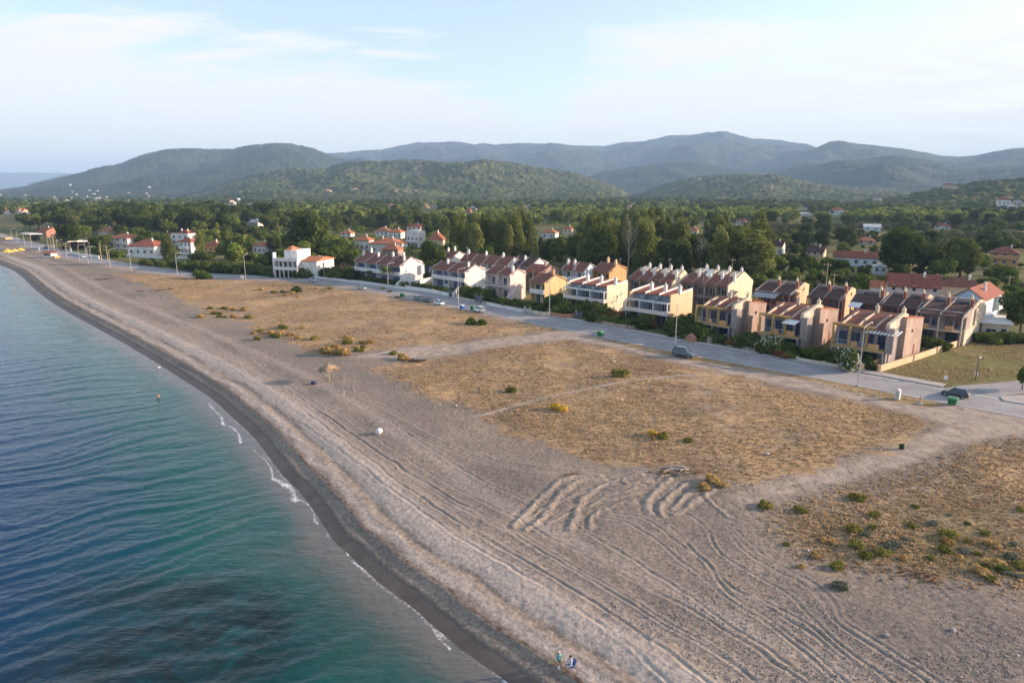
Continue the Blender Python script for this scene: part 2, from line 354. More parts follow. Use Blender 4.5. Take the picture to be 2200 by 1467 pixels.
def terrain(x, y, detail=True):
    s = shore_s(x, y)
    wob = (fbm(x/7, y/7, 2, 5) - 0.5)
    s2 = s + wob * 1.3 * smooth01((s - 1) / 4) 
    z = np.interp(s2, _prof_s, _prof_z)
    rd = segdist(x, y, _rdp)
    calm = smooth01((rd - 5) / 12)
    inland = smooth01((s - 16) / 10)
    side = inside(x, y, [(-9000, 7800), (-2000, 1850), (-900, 950)] + _rdp + [(9000, -9000), (9000, 14000), (-9000, 14000)])
    und = (fbm(x/16, y/16, 3, 11) - 0.42) * 0.9 * inland * calm
    und = und + (fbm(x/3.2, y/3.2, 3, 21) - 0.5) * 0.16 * inland * calm
    und = np.where(side, 0, und)
    z = z + und
    A = dict(s=s, side=side.astype(float), rd=rd)
    if detail:
        near = (np.hypot(x, y) < 190)
        beach = smooth01((s - 2.4) / 1.5)
        z = z + near * beach * (1 - side) * calm * ((fbm(x/0.5, y/0.5, 3, 31) - 0.5) * 0.07)
        tr = np.zeros_like(x)
        for P in RUTS:
            p = np.array(P); lo = p.min(0)-1.2; hi = p.max(0)+1.2
            k = (x > lo[0]) & (x < hi[0]) & (y > lo[1]) & (y < hi[1])
            if not k.any(): continue
            d = segdist(x[k] + 0.5*(fbm(x[k]/2.5, y[k]/2.5, 2, 45)-0.5), y[k] + 0.5*(fbm(x[k]/2.5, y[k]/2.5, 2, 46)-0.5), P)
            am = 0.35 + 0.65*smooth01((fbm(x[k]/3.5 + 7*len(P), y[k]/3.5, 3, 43) - 0.28) / 0.3) * (0.55 + 0.6*fbm(x[k]/0.5, y[k]/0.5, 2, 44))
            z[k] += am*(-0.045*np.exp(-(d/0.12)**2) + 0.035*np.exp(-((d-0.26)/0.10)**2))
            tr[k] = np.maximum(tr[k], am*np.exp(-((d-0.24)/0.13)**2) * 0.9)
        for P, wd, ht in MOUNDS:
            p = np.array(P); lo = p.min(0)-2; hi = p.max(0)+2
            k = (x > lo[0]) & (x < hi[0]) & (y > lo[1]) & (y < hi[1])
            if not k.any(): continue
            d = segdist(x[k] + 0.7*(fbm(x[k]/0.9, y[k]/0.9, 3, 47)-0.5), y[k] + 0.7*(fbm(x[k]/0.9, y[k]/0.9, 3, 48)-0.5), P); nn = 0.3 + 1.3*fbm(x[k]/1.1, y[k]/1.1, 3, 41)
            z[k] += 0.36*ht*nn*np.exp(-(d/(wd*0.62))**2) - 0.04*np.exp(-((d-wd*1.3)/(wd*.6))**2)
            tr[k] = np.maximum(tr[k], 0.8*np.exp(-(d/(wd*.7))**2))
        A['track'] = tr
    return z, A

# ---- polar fan of vertices (level of detail: fine near, coarse far)
def fan(az, rr):
    Az, Rr = np.meshgrid(az, rr); return (Rr*np.sin(Az)).ravel(), (Rr*np.cos(Az)).ravel()
def quads(na, nr):
    i = np.arange((nr-1)*na).reshape(nr-1, na)[:, :-1].ravel()
    return np.stack([i, i+1, i+1+na, i+na], 1)
az = R(1) * np.concatenate([np.arange(-130, -43, 2.0), np.arange(-43, 43, 0.105), np.arange(43, 131, 2.0)])
dep = np.concatenate([np.arange(75, 43, -2.0), np.arange(43, 5.4, -0.055), np.arange(5.4, 1.0, -0.12), np.arange(1.0, 0.04, -0.04)])
rr = CAM_H / np.tan(R(1) * dep)
gx, gy = fan(az, rr)
gz, GA = terrain(gx, gy)
gf = quads(len(az), len(rr))
far = np.hypot(gx, gy)
edge = (fbm(gx/4.0, gy/4.0, 5, 51, 0.6) - 0.5) * 1.7
mA = smooth01((sdpoly(gx, gy, fieldA) + edge*5 + 2.2) / 5.5)
mB = smooth01((sdpoly(gx, gy, fieldB) + edge*4 + 1.6) / 5)
mC = smooth01((sdpoly(gx, gy, fieldC) + edge*5 + 1.0) / 7)
mV = smooth01((sdpoly(gx, gy, verge_poly) + edge*1.0 + 0.3) / 0.7)
mD = smooth01((sdpoly(gx, gy, fieldD) + edge*0.8 + 0.3) / 0.8)
mE = smooth01((sdpoly(gx, gy, fieldE) + edge*2 + 0.5) / 2)
grass = np.maximum.reduce([mA, mB, mC*0.9, mV, mD, mE]) 
ft = np.exp(-(segdist(gx, gy, [tuple(p) for p in foot]) / 0.45)**2)
ft2 = 0.5*np.exp(-(segdist(gx, gy, [tuple(p) for p in foot2]) / 0.5)**2)
grass = grass * (1 - 0.85*np.maximum(ft, ft2))
path = smooth01((sdpoly(gx, gy, track1) + edge*1.5 + 0.8) / 1.4); path = np.maximum(path, np.maximum(ft, ft2))
path = np.maximum(path, smooth01((8.5 - GA['rd']) / 3) * (1 - GA['side']))
# greener patches: field D, scrub at right
cx, cy = G(2080, 1180)
green = 1.25*mD + 0.8*mE + 0.5*mC*np.exp(-(((gx-cx)/9)**2 + ((gy-cy)/7)**2)) + 0.35*mV
inl = (GA['side'] * (1 - mD*1.0)) 
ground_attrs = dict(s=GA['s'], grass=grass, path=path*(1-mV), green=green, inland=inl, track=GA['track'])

def attr(nt, name):
    a = N(nt, 'ShaderNodeAttribute'); a.attribute_name = name; return a.outputs['Fac']
def noise(nt, vec, scale, detail=5, rough=0.6, dist=0.0):
    n = N(nt, 'ShaderNodeTexNoise'); n.inputs['Scale'].default_value = scale; n.inputs['Detail'].default_value = detail
    n.inputs['Roughness'].default_value = rough; n.inputs['Distortion'].default_value = dist
    nt.links.new(vec, n.inputs['Vector']); return n.outputs[0]
def mixc(nt, fac, a, b, mode='MIX'):
    m = N(nt, 'ShaderNodeMix', data_type='RGBA', blend_type=mode)
    for sock, v in ((m.inputs[0], fac), (m.inputs[6], a), (m.inputs[7], b)):
        if isinstance(v, (tuple, list)): sock.default_value = (*v, 1)
        elif isinstance(v, (int, float)): sock.default_value = v
        else: nt.links.new(v, sock)
    return m.outputs[2]
def math_(nt, op, a, b=None, c=None, clamp=False):
    m = N(nt, 'ShaderNodeMath', operation=op); m.use_clamp = clamp
    for i, v in enumerate((a, b, c)):
        if v is None: continue
        if isinstance(v, (int, float)): m.inputs[i].default_value = v
        else: nt.links.new(v, m.inputs[i])
    return m.outputs[0]

gm, nt, b = principled('ground_soil', (0.3,0.27,0.24), 0.95, 0.15); L = nt.links.new
tc = N(nt, 'ShaderNodeTexCoord'); O = tc.outputs['Object']
s_ = attr(nt, 's'); gr = attr(nt, 'grass'); pa = attr(nt, 'path'); gn = attr(nt, 'green'); il = attr(nt, 'inland'); tk = attr(nt, 'track')
nf = noise(nt, O, 3.2, 4, 0.7); nm_ = noise(nt, O, 0.55, 5, 0.6); nl = noise(nt, O, 0.09, 4, 0.55, 0.6)
# grey shingly sand
r = ramp(nt, [(0.28, (0.120,0.100,0.085)), (0.5, (0.228,0.195,0.169)), (0.74, (0.362,0.315,0.275))]); L(nf, r.inputs[0])
r2 = ramp(nt, [(0.3, (0.74,0.73,0.73)), (0.6, (1.06,1.0,0.93))]); L(nl, r2.inputs[0])
sand = mixc(nt, 1.0, r.outputs[0], r2.outputs[0], 'MULTIPLY')
# bluish grey pebble drifts, behind the berm
vor = N(nt, 'ShaderNodeTexVoronoi'); vor.inputs['Scale'].default_value = 5.0; L(O, vor.inputs['Vector'])
peb = ramp(nt, [(0.0, (0.40,0.375,0.35)), (0.35, (0.25,0.225,0.205)), (0.8, (0.14,0.12,0.105))]); L(vor.outputs['Distance'], peb.inputs[0])
drift = noise(nt, O, 0.22, 4, 0.65, 0.4)
band = N(nt, 'ShaderNodeMapRange'); band.inputs[1].default_value = 26; band.inputs[2].default_value = 9; L(s_, band.inputs[0])
dm = math_(nt, 'MULTIPLY', math_(nt, 'SMOOTH_MIN' if False else 'MULTIPLY', math_(nt, 'GREATER_THAN', s_, 7.8), band.outputs[0], clamp=True), math_(nt, 'MULTIPLY_ADD', drift, 5.0, -2.3, clamp=True), clamp=True)
sand = mixc(nt, math_(nt, 'MULTIPLY', dm, 0.55), sand, peb.outputs[0])
# pale dry berm strips; sunlit faces and shade between painted into the colour
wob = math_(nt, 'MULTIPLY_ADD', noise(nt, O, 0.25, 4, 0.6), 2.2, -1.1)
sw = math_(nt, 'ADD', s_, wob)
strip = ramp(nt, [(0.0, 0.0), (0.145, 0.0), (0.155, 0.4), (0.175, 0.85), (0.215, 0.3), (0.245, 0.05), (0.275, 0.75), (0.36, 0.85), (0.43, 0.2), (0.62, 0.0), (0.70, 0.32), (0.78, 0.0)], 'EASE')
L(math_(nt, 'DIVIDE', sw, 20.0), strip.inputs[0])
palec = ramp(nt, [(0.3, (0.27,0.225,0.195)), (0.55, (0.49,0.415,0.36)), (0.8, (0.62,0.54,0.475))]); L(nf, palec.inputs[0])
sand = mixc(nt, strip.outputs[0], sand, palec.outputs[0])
sand = mixc(nt, math_(nt, 'MULTIPLY', tk, 0.55), sand, (0.37, 0.31, 0.26))
# wet band
wetc = ramp(nt, [(0.3, (0.085,0.070,0.062)), (0.7, (0.135,0.112,0.098))]); L(nm_, wetc.inputs[0])
wet = N(nt, 'ShaderNodeMapRange', interpolation_type='SMOOTHSTEP'); wet.inputs[1].default_value = 1.6; wet.inputs[2].default_value = 1.0
L(math_(nt, 'ADD', s_, math_(nt, 'MULTIPLY_ADD', noise(nt, O, 0.8, 3), 0.5, -0.25)), wet.inputs[0])
sand = mixc(nt, wet.outputs[0], sand, wetc.outputs[0])
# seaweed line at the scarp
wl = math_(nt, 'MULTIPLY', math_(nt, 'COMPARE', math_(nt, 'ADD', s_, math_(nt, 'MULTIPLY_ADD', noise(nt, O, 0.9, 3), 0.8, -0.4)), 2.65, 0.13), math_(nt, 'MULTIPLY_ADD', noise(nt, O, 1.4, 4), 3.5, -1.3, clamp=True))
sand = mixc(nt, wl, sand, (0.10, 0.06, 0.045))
# compacted dirt
dr = ramp(nt, [(0.3, (0.22,0.175,0.145)), (0.55, (0.345,0.28,0.235)), (0.8, (0.45,0.37,0.31))]); L(nm_, dr.inputs[0])
col = mixc(nt, pa, sand, dr.outputs[0])
# dry grass
nstr = N(nt, 'ShaderNodeMapping'); nstr.inputs['Scale'].default_value = (0.35, 1.0, 1); nstr.inputs['Rotation'].default_value = (0, 0, R(20)); L(O, nstr.inputs[0])
ng = noise(nt, nstr.outputs[0], 1.3, 7, 0.72)
gc = ramp(nt, [(0.24, (0.14,0.098,0.060)), (0.42, (0.28,0.195,0.118)), (0.58, (0.41,0.30,0.185)), (0.8, (0.56,0.435,0.275))]); L(ng, gc.inputs[0])
tint = ramp(nt, [(0.34, (0.62,0.56,0.50)), (0.46, (0.92,0.88,0.84)), (0.56, (1.08,1.0,0.88)), (0.68, (1.22,1.10,0.92))]); L(noise(nt, O, 0.07, 6, 0.68, 0.8), tint.inputs[0])
dry = mixc(nt, 1.0, gc.outputs[0], tint.outputs[0], 'MULTIPLY')
# bare soil shows through the thin grass
bare = math_(nt, 'MULTIPLY_ADD', noise(nt, O, 0.22, 7, 0.72, 0.6), 6.0, -2.95, clamp=True)
dry = mixc(nt, math_(nt, 'MULTIPLY', bare, 0.7), dry, (0.25, 0.205, 0.17))
grn = ramp(nt, [(0.3, (0.07,0.072,0.025)), (0.55, (0.16,0.15,0.05)), (0.8, (0.32,0.27,0.11))]); L(ng, grn.inputs[0])
gp = math_(nt, 'MULTIPLY', gn, math_(nt, 'MULTIPLY_ADD', nl, 3.0, -0.6, clamp=True), clamp=True)
dry = mixc(nt, gp, dry, grn.outputs[0])
gmask = math_(nt, 'MULTIPLY_ADD', math_(nt, 'SUBTRACT', math_(nt, 'ADD', gr, math_(nt, 'MULTIPLY_ADD', noise(nt, O, 0.7, 8, 0.75, 0.4), 2.0, -1.0)), 0.5), 2.4, 0.5, clamp=True)
col = mixc(nt, gmask, col, dry)
# inland: gardens, orchards, meadow
ic = ramp(nt, [(0.3, (0.025,0.04,0.012)), (0.48, (0.055,0.07,0.022)), (0.58, (0.12,0.115,0.045)), (0.7, (0.24,0.19,0.10))]); L(noise(nt, O, 0.045, 6, 0.65, 0.5), ic.inputs[0])
icf = mixc(nt, 0.5, ic.outputs[0], grn.outputs[0])
col = mixc(nt, il, col, icf)
L(col, b.inputs['Base Color'])
rg = mixc(nt, wet.outputs[0], (0.95,0.95,0.95), (0.55,0.55,0.55)); L(rg, b.inputs['Roughness'])
bh = math_(nt, 'MULTIPLY_ADD', noise(nt, O, 2.1, 5, 0.7), 1.0, math_(nt, 'MULTIPLY', nm_, 0.5))
bh = math_(nt, 'MULTIPLY', bh, math_(nt, 'SUBTRACT', 1.0, wet.outputs[0]))
bp = N(nt, 'ShaderNodeBump'); bp.inputs['Strength'].default_value = 0.9; bp.inputs['Distance'].default_value = 0.10
L(bh, bp.inputs['Height']); L(bp.outputs[0], b.inputs['Normal'])
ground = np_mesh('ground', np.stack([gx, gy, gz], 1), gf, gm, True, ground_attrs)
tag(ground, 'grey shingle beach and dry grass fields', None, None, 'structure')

def zat(x, y):
    return float(terrain(np.array([float(x)]), np.array([float(y)]))[0][0])

# ---- the sea
az2 = R(1) * np.concatenate([np.arange(-130, -43, 2.0), np.arange(-43, 12, 0.10), np.arange(12, 131, 3.0)])
dep2 = np.concatenate([np.arange(85, 43, -2.0), np.arange(43, 3.0, -0.065), np.arange(3.0, 0.06, -0.06)])
rr2 = (CAM_H - SEA) / np.tan(R(1) * dep2)
wx, wy = fan(az2, rr2)
ws = shore_s(wx, wy)  # the water's own edge
wd = np.hypot(wx, wy)
def swell(x, y):
    wxp = x + 2.2*(fbm(x/14, y/14, 2, 61)-0.5)*4; wyp = y + 2.2*(fbm(x/14, y/14, 2, 71)-0.5)*4
    z = 0
    for (ang, lam, amp, ph) in [(124, 3.5, 0.058, 0), (119, 2.5, 0.045, 1.3), (130, 1.8, 0.030, 2.1), (105, 1.35, 0.020, .4), (150, 1.0, 0.014, 1.9)]:
        k = 2*math.pi/lam; c, s_ = math.cos(R(ang)), math.sin(R(ang))
        am = 0.45 + 1.1*fbm(x/11 + ph*9, y/11, 2, 81)
        z = z + 0.68*amp*am*np.sin(k*(wxp*c + wyp*s_) + ph)
    return z
swz = swell(wx, wy) * (0.35 + 0.65*smooth01((-ws - 1) / 10)) * np.clip(1 - wd/900, 0, 1)
wz = SEA + swz * smooth01((-ws + 0.6) / 2.5)
# thin foam lines traced where the small waves break
foam_px = [([(447,866),(462,882),(476,897),(480,912),(498,918),(512,932),(517,952)],0.32), ([(545,966),(556,978),(566,984),(582,1006),(586,1028)],0.2), ([(590,1030),(610,1040),(626,1052),(634,1076)],0.55),
 ([(640,1072),(660,1082),(674,1100),(676,1118),(684,1126)],0.16), ([(700,1136),(716,1150),(732,1165),(742,1180),(748,1192)],0.16), ([(756,1205),(780,1222),(806,1245)],0.18), ([(868,1286),(884,1302),(905,1322),(925,1336),(930,1350),(945,1372),(966,1392)],0.26),
 ([(945,1352),(980,1370),(1020,1390),(1050,1408),(1070,1424),(1076,1440),(1092,1464),(1120,1490)],0.9), ([(960,1362),(1000,1382),(1040,1402),(1066,1420),(1078,1445)],0.8)]
foam = np.zeros_like(wx)
for pts, wdt in foam_px:
    P = [tuple(p) for p in smoothline(GP(pts, SEA), 4)]
    p = np.array(P); k = (wx > p[:,0].min()-2) & (wx < p[:,0].max()+2) & (wy > p[:,1].min()-2) & (wy < p[:,1].max()+2)
    d = segdist(wx[k], wy[k], P); foam[k] = np.maximum(foam[k], np.exp(-(d/(wdt*(0.15+0.85*fbm(wx[k]/1.2, wy[k]/1.2, 3, 93))))**2) * (0.35 + 0.9*fbm(wx[k]/2.0, wy[k]/2.0, 2, 95)))
foam = np.maximum(foam, 0.38*np.exp(-((ws + 0.15)/0.22)**2) * smooth01((fbm(wx/3, wy/3, 2, 91)-0.42)*6))
wf = quads(len(az2), len(rr2))
keep = (ws[wf] < 1.5).any(1); wf = wf[keep]
used = np.unique(wf); remap = np.full(len(wx), -1); remap[used] = np.arange(len(used)); wf = remap[wf]
wm, nt, b = principled('sea_water', (0.02,0.09,0.13), 0.06, 0.5); L = nt.links.new
b.inputs['IOR'].default_value = 1.33
tc = N(nt, 'ShaderNodeTexCoord'); O = tc.outputs['Object']
s_ = attr(nt, 's'); fo = attr(nt, 'foam')
nA = noise(nt, O, 0.07, 4, 0.55, 0.5); nB = noise(nt, O, 0.9, 5, 0.65, 0.3)
sn = math_(nt, 'ADD', s_, math_(nt, 'MULTIPLY_ADD', nA, 16.0, -8.0))
wc = ramp(nt, [(0.0, (0.001,0.022,0.085)), (0.45, (0.001,0.029,0.082)), (0.66, (0.001,0.044,0.070)), (0.80, (0.003,0.066,0.064)), (0.90, (0.020,0.075,0.066)), (0.96, (0.065,0.085,0.075)), (1.0, (0.10,0.093,0.084))])
L(math_(nt, 'MULTIPLY_ADD', sn, 1/45.0, 1.0, clamp=True), wc.inputs[0])
wcol = wc.outputs[0]
shal = N(nt, 'ShaderNodeMapRange', interpolation_type='SMOOTHSTEP'); shal.inputs[1].default_value = -3.6; shal.inputs[2].default_value = -0.3; L(math_(nt, 'ADD', s_, math_(nt, 'MULTIPLY_ADD', nB, 1.5, -0.75)), shal.inputs[0])
wcol = mixc(nt, math_(nt, 'MULTIPLY', shal.outputs[0], 0.9), wcol, (0.135, 0.125, 0.118))
# seaweed beds
wd_ = attr(nt, 'weed')
wn = math_(nt, 'MULTIPLY', wd_, math_(nt, 'MULTIPLY_ADD', noise(nt, O, 0.35, 6, 0.7, 0.6), 4.0, -1.1, clamp=True))
wcol = mixc(nt, wn, wcol, (0.006, 0.016, 0.018))
spk = math_(nt, 'MULTIPLY', attr(nt, 'weed2'), math_(nt, 'MULTIPLY_ADD', noise(nt, O, 1.6, 6, 0.8, 0.4), 5.0, -2.6, clamp=True))
wcol = mixc(nt, math_(nt, 'MULTIPLY', spk, 0.6), wcol, (0.02, 0.055, 0.035))
fm = math_(nt, 'MULTIPLY_ADD', math_(nt, 'MULTIPLY', fo, math_(nt, 'MULTIPLY_ADD', noise(nt, O, 4.5, 6, 0.8), 5.0, -1.9)), 1.5, -0.25, clamp=True)
wcol = mixc(nt, fm, wcol, (0.78, 0.78, 0.80))
L(wcol, b.inputs['Base Color'])
L(math_(nt, 'MULTIPLY_ADD', fm, 0.6, 0.06), b.inputs['Roughness'])
mpw = N(nt, 'ShaderNodeMapping'); mpw.inputs['Rotation'].default_value = (0, 0, R(-34)); mpw.inputs['Scale'].default_value = (0.4, 1.0, 1); L(O, mpw.inputs[0])
b1 = noise(nt, mpw.outputs[0], 1.8, 4, 0.6, 0.4); b2 = noise(nt, mpw.outputs[0], 0.35, 3, 0.5, 0.5)
bp = N(nt, 'ShaderNodeBump'); bp.inputs['Strength'].default_value = 0.9; bp.inputs['Distance'].default_value = 0.13
L(math_(nt, 'MULTIPLY_ADD', b2, 1.0, b1), bp.inputs['Height']); L(bp.outputs[0], b.inputs['Normal'])
wxx, wyy = wx[used], wy[used]
def blob(px, py, rx, ry):
    c = G(px, py, SEA); return np.exp(-(((wxx-c[0])/rx)**2 + ((wyy-c[1])/ry)**2))
weed = np.clip(blob(430,1400,7,5)*1.3 + blob(350,1270,8,2.5)*0.8 + blob(170,1440,5,4)*0.7 + blob(520,1330,3,2)*0.6, 0, 1)
weed2 = np.clip(blob(600,1240,6,10)*1.3 + blob(700,1400,9,6), 0, 1)
water = np_mesh('sea', np.stack([wxx, wyy, wz[used]], 1), wf, wm, True, dict(s=ws[used], foam=foam[used], weed=weed, weed2=weed2))
tag(water, 'blue green sea with small swells', None, None, 'structure')

# ---- road, pavement, kerb
def ribbon(name, line, off0, off1, z, mat, close=False, thick=0.0):
    P = np.array(line); T = np.gradient(P, axis=0); T /= np.linalg.norm(T, axis=1)[:, None]
    Nn = np.stack([-T[:,1], T[:,0]], 1)          # left of travel
    mb = MB(); a = P + Nn*off0; c = P + Nn*off1
    for i in range(len(P)-1):
        q = [(*a[i], z), (*c[i], z), (*c[i+1], z), (*a[i+1], z)]
        mb.add(q, [(0,1,2,3)])
        if thick:
            for u, v in ((q[0], q[3]), (q[2], q[1])):
                mb.add([u, v, (v[0], v[1], z-thick), (u[0], u[1], z-thick)], [(0,1,2,3)])
    return mb.build(name, mat)
m_asph, nt, b = principled('asphalt', (0.2,0.2,0.21), 0.9, 0.2); L = nt.links.new
tc = N(nt, 'ShaderNodeTexCoord'); O = tc.outputs['Object']
r = ramp(nt, [(0.3, (0.21,0.20,0.205)), (0.5, (0.285,0.275,0.28)), (0.7, (0.35,0.335,0.33))]); L(noise(nt, O, 0.25, 7, 0.7, 0.4), r.inputs[0])
r2 = ramp(nt, [(0.35, 0.86), (0.65, 1.1)]); L(noise(nt, O, 9, 3, 0.7), r2.inputs[0])
L(mixc(nt, 1.0, r.outputs[0], r2.outputs[0], 'MULTIPLY'), b.inputs['Base Color'])
m_conc = worn('pavement_concrete', (0.38,0.35,0.33), 0.9, 0.12, 0.5)
m_kerb = worn('kerb_stone', (0.42,0.40,0.385), 0.9, 0.1, 0.8)
m_line = worn('road_line_paint', (0.6,0.6,0.58), 0.8, 0.22, 1.2)
tag(ribbon('road', road_c, -RW, RW, 0.03, m_asph), 'grey asphalt coast road', None, None, 'structure')
m_kerbshade = worn('kerb_shadow_paint', (0.07,0.062,0.06), 0.95, 0.15, 0.7)  # dark colour of the strip that paints the kerb's shadow on the road
def seg(i0, i1): return road_c[i0:i1]
nrc = len(road_c)
# far side (left of travel is inland? travel goes from far left to near right, so left of travel = inland)
tag(ribbon('road_edge_line', road_c[20:60], RW-0.75, RW-0.45, 0.036, m_line), 'worn white edge line', None, None, 'structure')
tag(ribbon('road_edge_line', road_c[30:], -RW+0.25, -RW+0.42, 0.036, m_line), 'worn white edge line on the beach side', None, None, 'structure')
jx = next(i for i, p in enumerate(road_c) if p[0] > 61.5)
tag(ribbon('kerb_shadow', road_c[24:jx], RW-0.42, RW+0.02, 0.038, m_kerbshade), 'dark strip along the kerb, painted as its shadow', None, None, 'structure')
tag(ribbon('kerb', road_c[24:jx], RW+0.02, RW+0.2, 0.16, m_kerb, thick=0.16), 'pale stone kerb', None, None, 'structure')
tag(ribbon('pavement', road_c[24:jx], RW+0.2, RW+2.1, 0.155, m_conc, thick=0.15), 'concrete pavement beside the gardens', None, None, 'structure')
def sheet(name, pts, z, mat):
    mb = MB(); mb.add([(p[0], p[1], z) for p in pts], [tuple(range(len(pts)))]); o = mb.build(name, mat); return o
sr = [G(2010,838), G(2060,829), G(2120,824), G(2200,817), G(2420,800), G(2500,835), G(2200,846), G(2160,850), G(2138,858), G(2150,866), G(2200,876), G(2120,872)]
tag(sheet('side_road', sr, 0.026, m_asph), 'side road joining at the right', None, None, 'structure')
isl = MB(); ip = [G(2148,853), G(2200,850), G(2420,842), G(2500,890), G(2250,878), G(2200,869), G(2156,862)]
isl.add([(p[0], p[1], 0.14) for p in ip] + [(p[0], p[1], 0.0) for p in ip], [tuple(range(7))] + [(i, (i+1) % 7, 7+(i+1) % 7, 7+i) for i in range(7)])
tag(isl.build('pavement', m_conc), 'paved corner at the junction', None, None, 'structure')

# ---- hills
def hill_mat(name, c0, c1, c2, sc1=0.004):
    m, nt, b = principled(name, c1, 0.95, 0.1); L = nt.links.new
    tc = N(nt, 'ShaderNodeTexCoord'); O = tc.outputs['Object']
    r = ramp(nt, [(0.3, c0), (0.50, c1), (0.60, c1), (0.68, c2)]); L(noise(nt, O, sc1, 9, 0.68, 0.6), r.inputs[0])
    r2 = ramp(nt, [(0.35, 0.5), (0.6, 1.3)]); L(noise(nt, O, 0.035, 7, 0.75), r2.inputs[0])
    L(mixc(nt, 1.0, r.outputs[0], r2.outputs[0], 'MULTIPLY'), b.inputs['Base Color'])
    return m
hm_near = hill_mat('hill_scrub', (0.028,0.042,0.014), (0.062,0.078,0.026), (0.30,0.23,0.13), 0.006)
hm_mid = hill_mat('hill_forest', (0.020,0.032,0.016), (0.030,0.044,0.022), (0.085,0.085,0.05), 0.003)
hm_far = hill_mat('mountain_forest', (0.022,0.034,0.018), (0.032,0.046,0.026), (0.065,0.07,0.045), 0.0015)
HILLS = []
def hill(name, pts, D0, D1, mat, label, azstep=0.06, rows=160, gully=0.22, canopy=0.0, seed=1, gs=600, back=0.35):
    px = np.array([p[0] for p in pts], float); py = np.array([p[1] for p in pts], float)
    x0, x1 = px.min(), px.max()
    a0, a1 = math.atan2((x0-1100)/FPX, 1/math.cos(PITCH)), math.atan2((x1-1100)/FPX, 1/math.cos(PITCH))
    azs = np.arange(a0, a1, R(azstep)); t = np.concatenate([np.linspace(0, 1, rows), np.linspace(1, 1+back, max(12, rows//8))[1:]])
    # crest elevation angle for each azimuth
    u = np.tan(azs) * 0.985
    X = 1100 + u*FPX
    for _ in range(3):
        Yc = np.interp(X, px, py); v = (Yc-733.5)/FPX
        X = 1100 + FPX*np.tan(azs)*(math.cos(PITCH) - v*math.sin(PITCH))
    Yc = np.interp(X, px, py)
    Yc = Yc + 1.6*(fbm(X/9, X*0+seed, 3, seed)-0.5) 
    v = (Yc-733.5)/FPX
    el = (-math.sin(PITCH) - v*math.cos(PITCH)) / (math.cos(PITCH) - v*math.sin(PITCH)) * np.cos(azs)
    wobD = 1 + 0.12*(fbm(azs*9, azs*0+3.3, 3, seed+5)-0.5)
    crest = CAM_H + el*D1*wobD
    T, A = np.meshgrid(t, azs, indexing='ij'); C = np.broadcast_to(crest, T.shape); W = np.broadcast_to(wobD, T.shape)
    r_ = D0 + (D1*W - D0)*T
    x = r_*np.sin(A); y = r_*np.cos(A)
    shape = np.where(T <= 1, smooth01(T)**0.9*0.55 + 0.45*T, 1 - (T-1)*0.9)
    z = C*shape
    g1 = np.abs(fbm(x/gs + seed, y/gs, 4, seed+9) - 0.5)*2
    g2 = fbm(x/(gs*0.28), y/(gs*0.28), 5, seed+13) - 0.5
    win = np.clip(np.sin(np.clip(T, 0, 1)*math.pi), 0, 1)**0.8
    z = z + win * C * gully * ((g1 - 0.35)*-2.2 + g2*1.1)
    if canopy:
        z = z + canopy*(fbm(x/11, y/11, 2, seed+21)-0.5)*np.clip(T*6, 0, 1)*2*np.where(T > 0.96, 0.6, 1) 
    z = np.where(T == 0, -30, z)
    F = quads(len(azs), len(t))
    o = np_mesh(name, np.stack([x.ravel(), y.ravel(), z.ravel()], 1), F, mat, True)
    HILLS.append(o)
    return tag(o, label, None, None, 'structure')
hill('far_coast', [(-500,376),(0,371),(90,371),(150,373),(260,378),(420,390),(520,398)], 13500, 15500, hm_far, 'pale blue coast across the bay', 0.12, 30, 0.1, seed=3, gs=1500)
hill('hills', [(60,395),(130,378),(200,367),(262,359),(320,358),(420,370)], 7200, 8200, hm_far, 'green slope behind the left mountain', 0.08, 50, 0.15, seed=4, gs=900)
hill('hills', [(-600,432),(-250,424),(0,408),(60,400),(130,384),(200,367),(262,357),(300,343),(345,331),(390,324),(440,327),(500,327),(545,320),(585,315),(620,317),(650,325),(675,333),(720,345),(800,352),(900,366),(1000,385),(1100,402)], 2500, 5200, hm_mid, 'dark blue green mountain at the left', 0.05, 190, 0.26, canopy=3, seed=5, gs=750)
hill('mountain_range', [(560,360),(640,338),(690,330),(740,329),(780,325),(820,324),(860,318),(900,312),(940,312),(1000,309),(1060,312),(1120,307),(1165,309),(1230,312),(1300,314),(1335,306),(1400,303),(1440,298),(1480,297),(1520,293),(1560,296),(1600,303),(1680,309),(1740,318),(1800,332),(1900,345),(2050,350),(2300,350),(2600,356)], 4200, 7400, hm_far, 'hazy mountain range along the horizon', 0.05, 200, 0.24, seed=6, gs=1100)
hill('mountain_range', [(1440,405),(1520,385),(1600,372),(1660,352),(1700,340),(1740,325),(1775,312),(1805,308),(1840,313),(1880,313),(1920,317),(1950,321),(1985,327),(2020,334),(2060,337),(2100,334),(2140,325),(2200,319),(2350,310),(2600,330),(2900,360)], 3600, 5600, hm_far, 'mountain ridge at the right', 0.05, 180, 0.22, seed=7, gs=850)
hill('hills', [(1180,420),(1240,392),(1290,371),(1340,362),(1400,356),(1450,351),(1500,352),(1560,362),(1640,375),(1720,392)], 3000, 4300, hm_mid, 'lower ridge in the valley', 0.05, 130, 0.24, canopy=3, seed=8, gs=600)
hill('hills', [(1540,415),(1620,388),(1700,362),(1780,352),(1860,344),(1920,338),(1980,345),(2040,358),(2100,362),(2160,354),(2250,350),(2500,352),(2800,380)], 2700, 4000, hm_mid, 'rounded foothills at the right', 0.05, 150, 0.26, canopy=3, seed=9, gs=600)
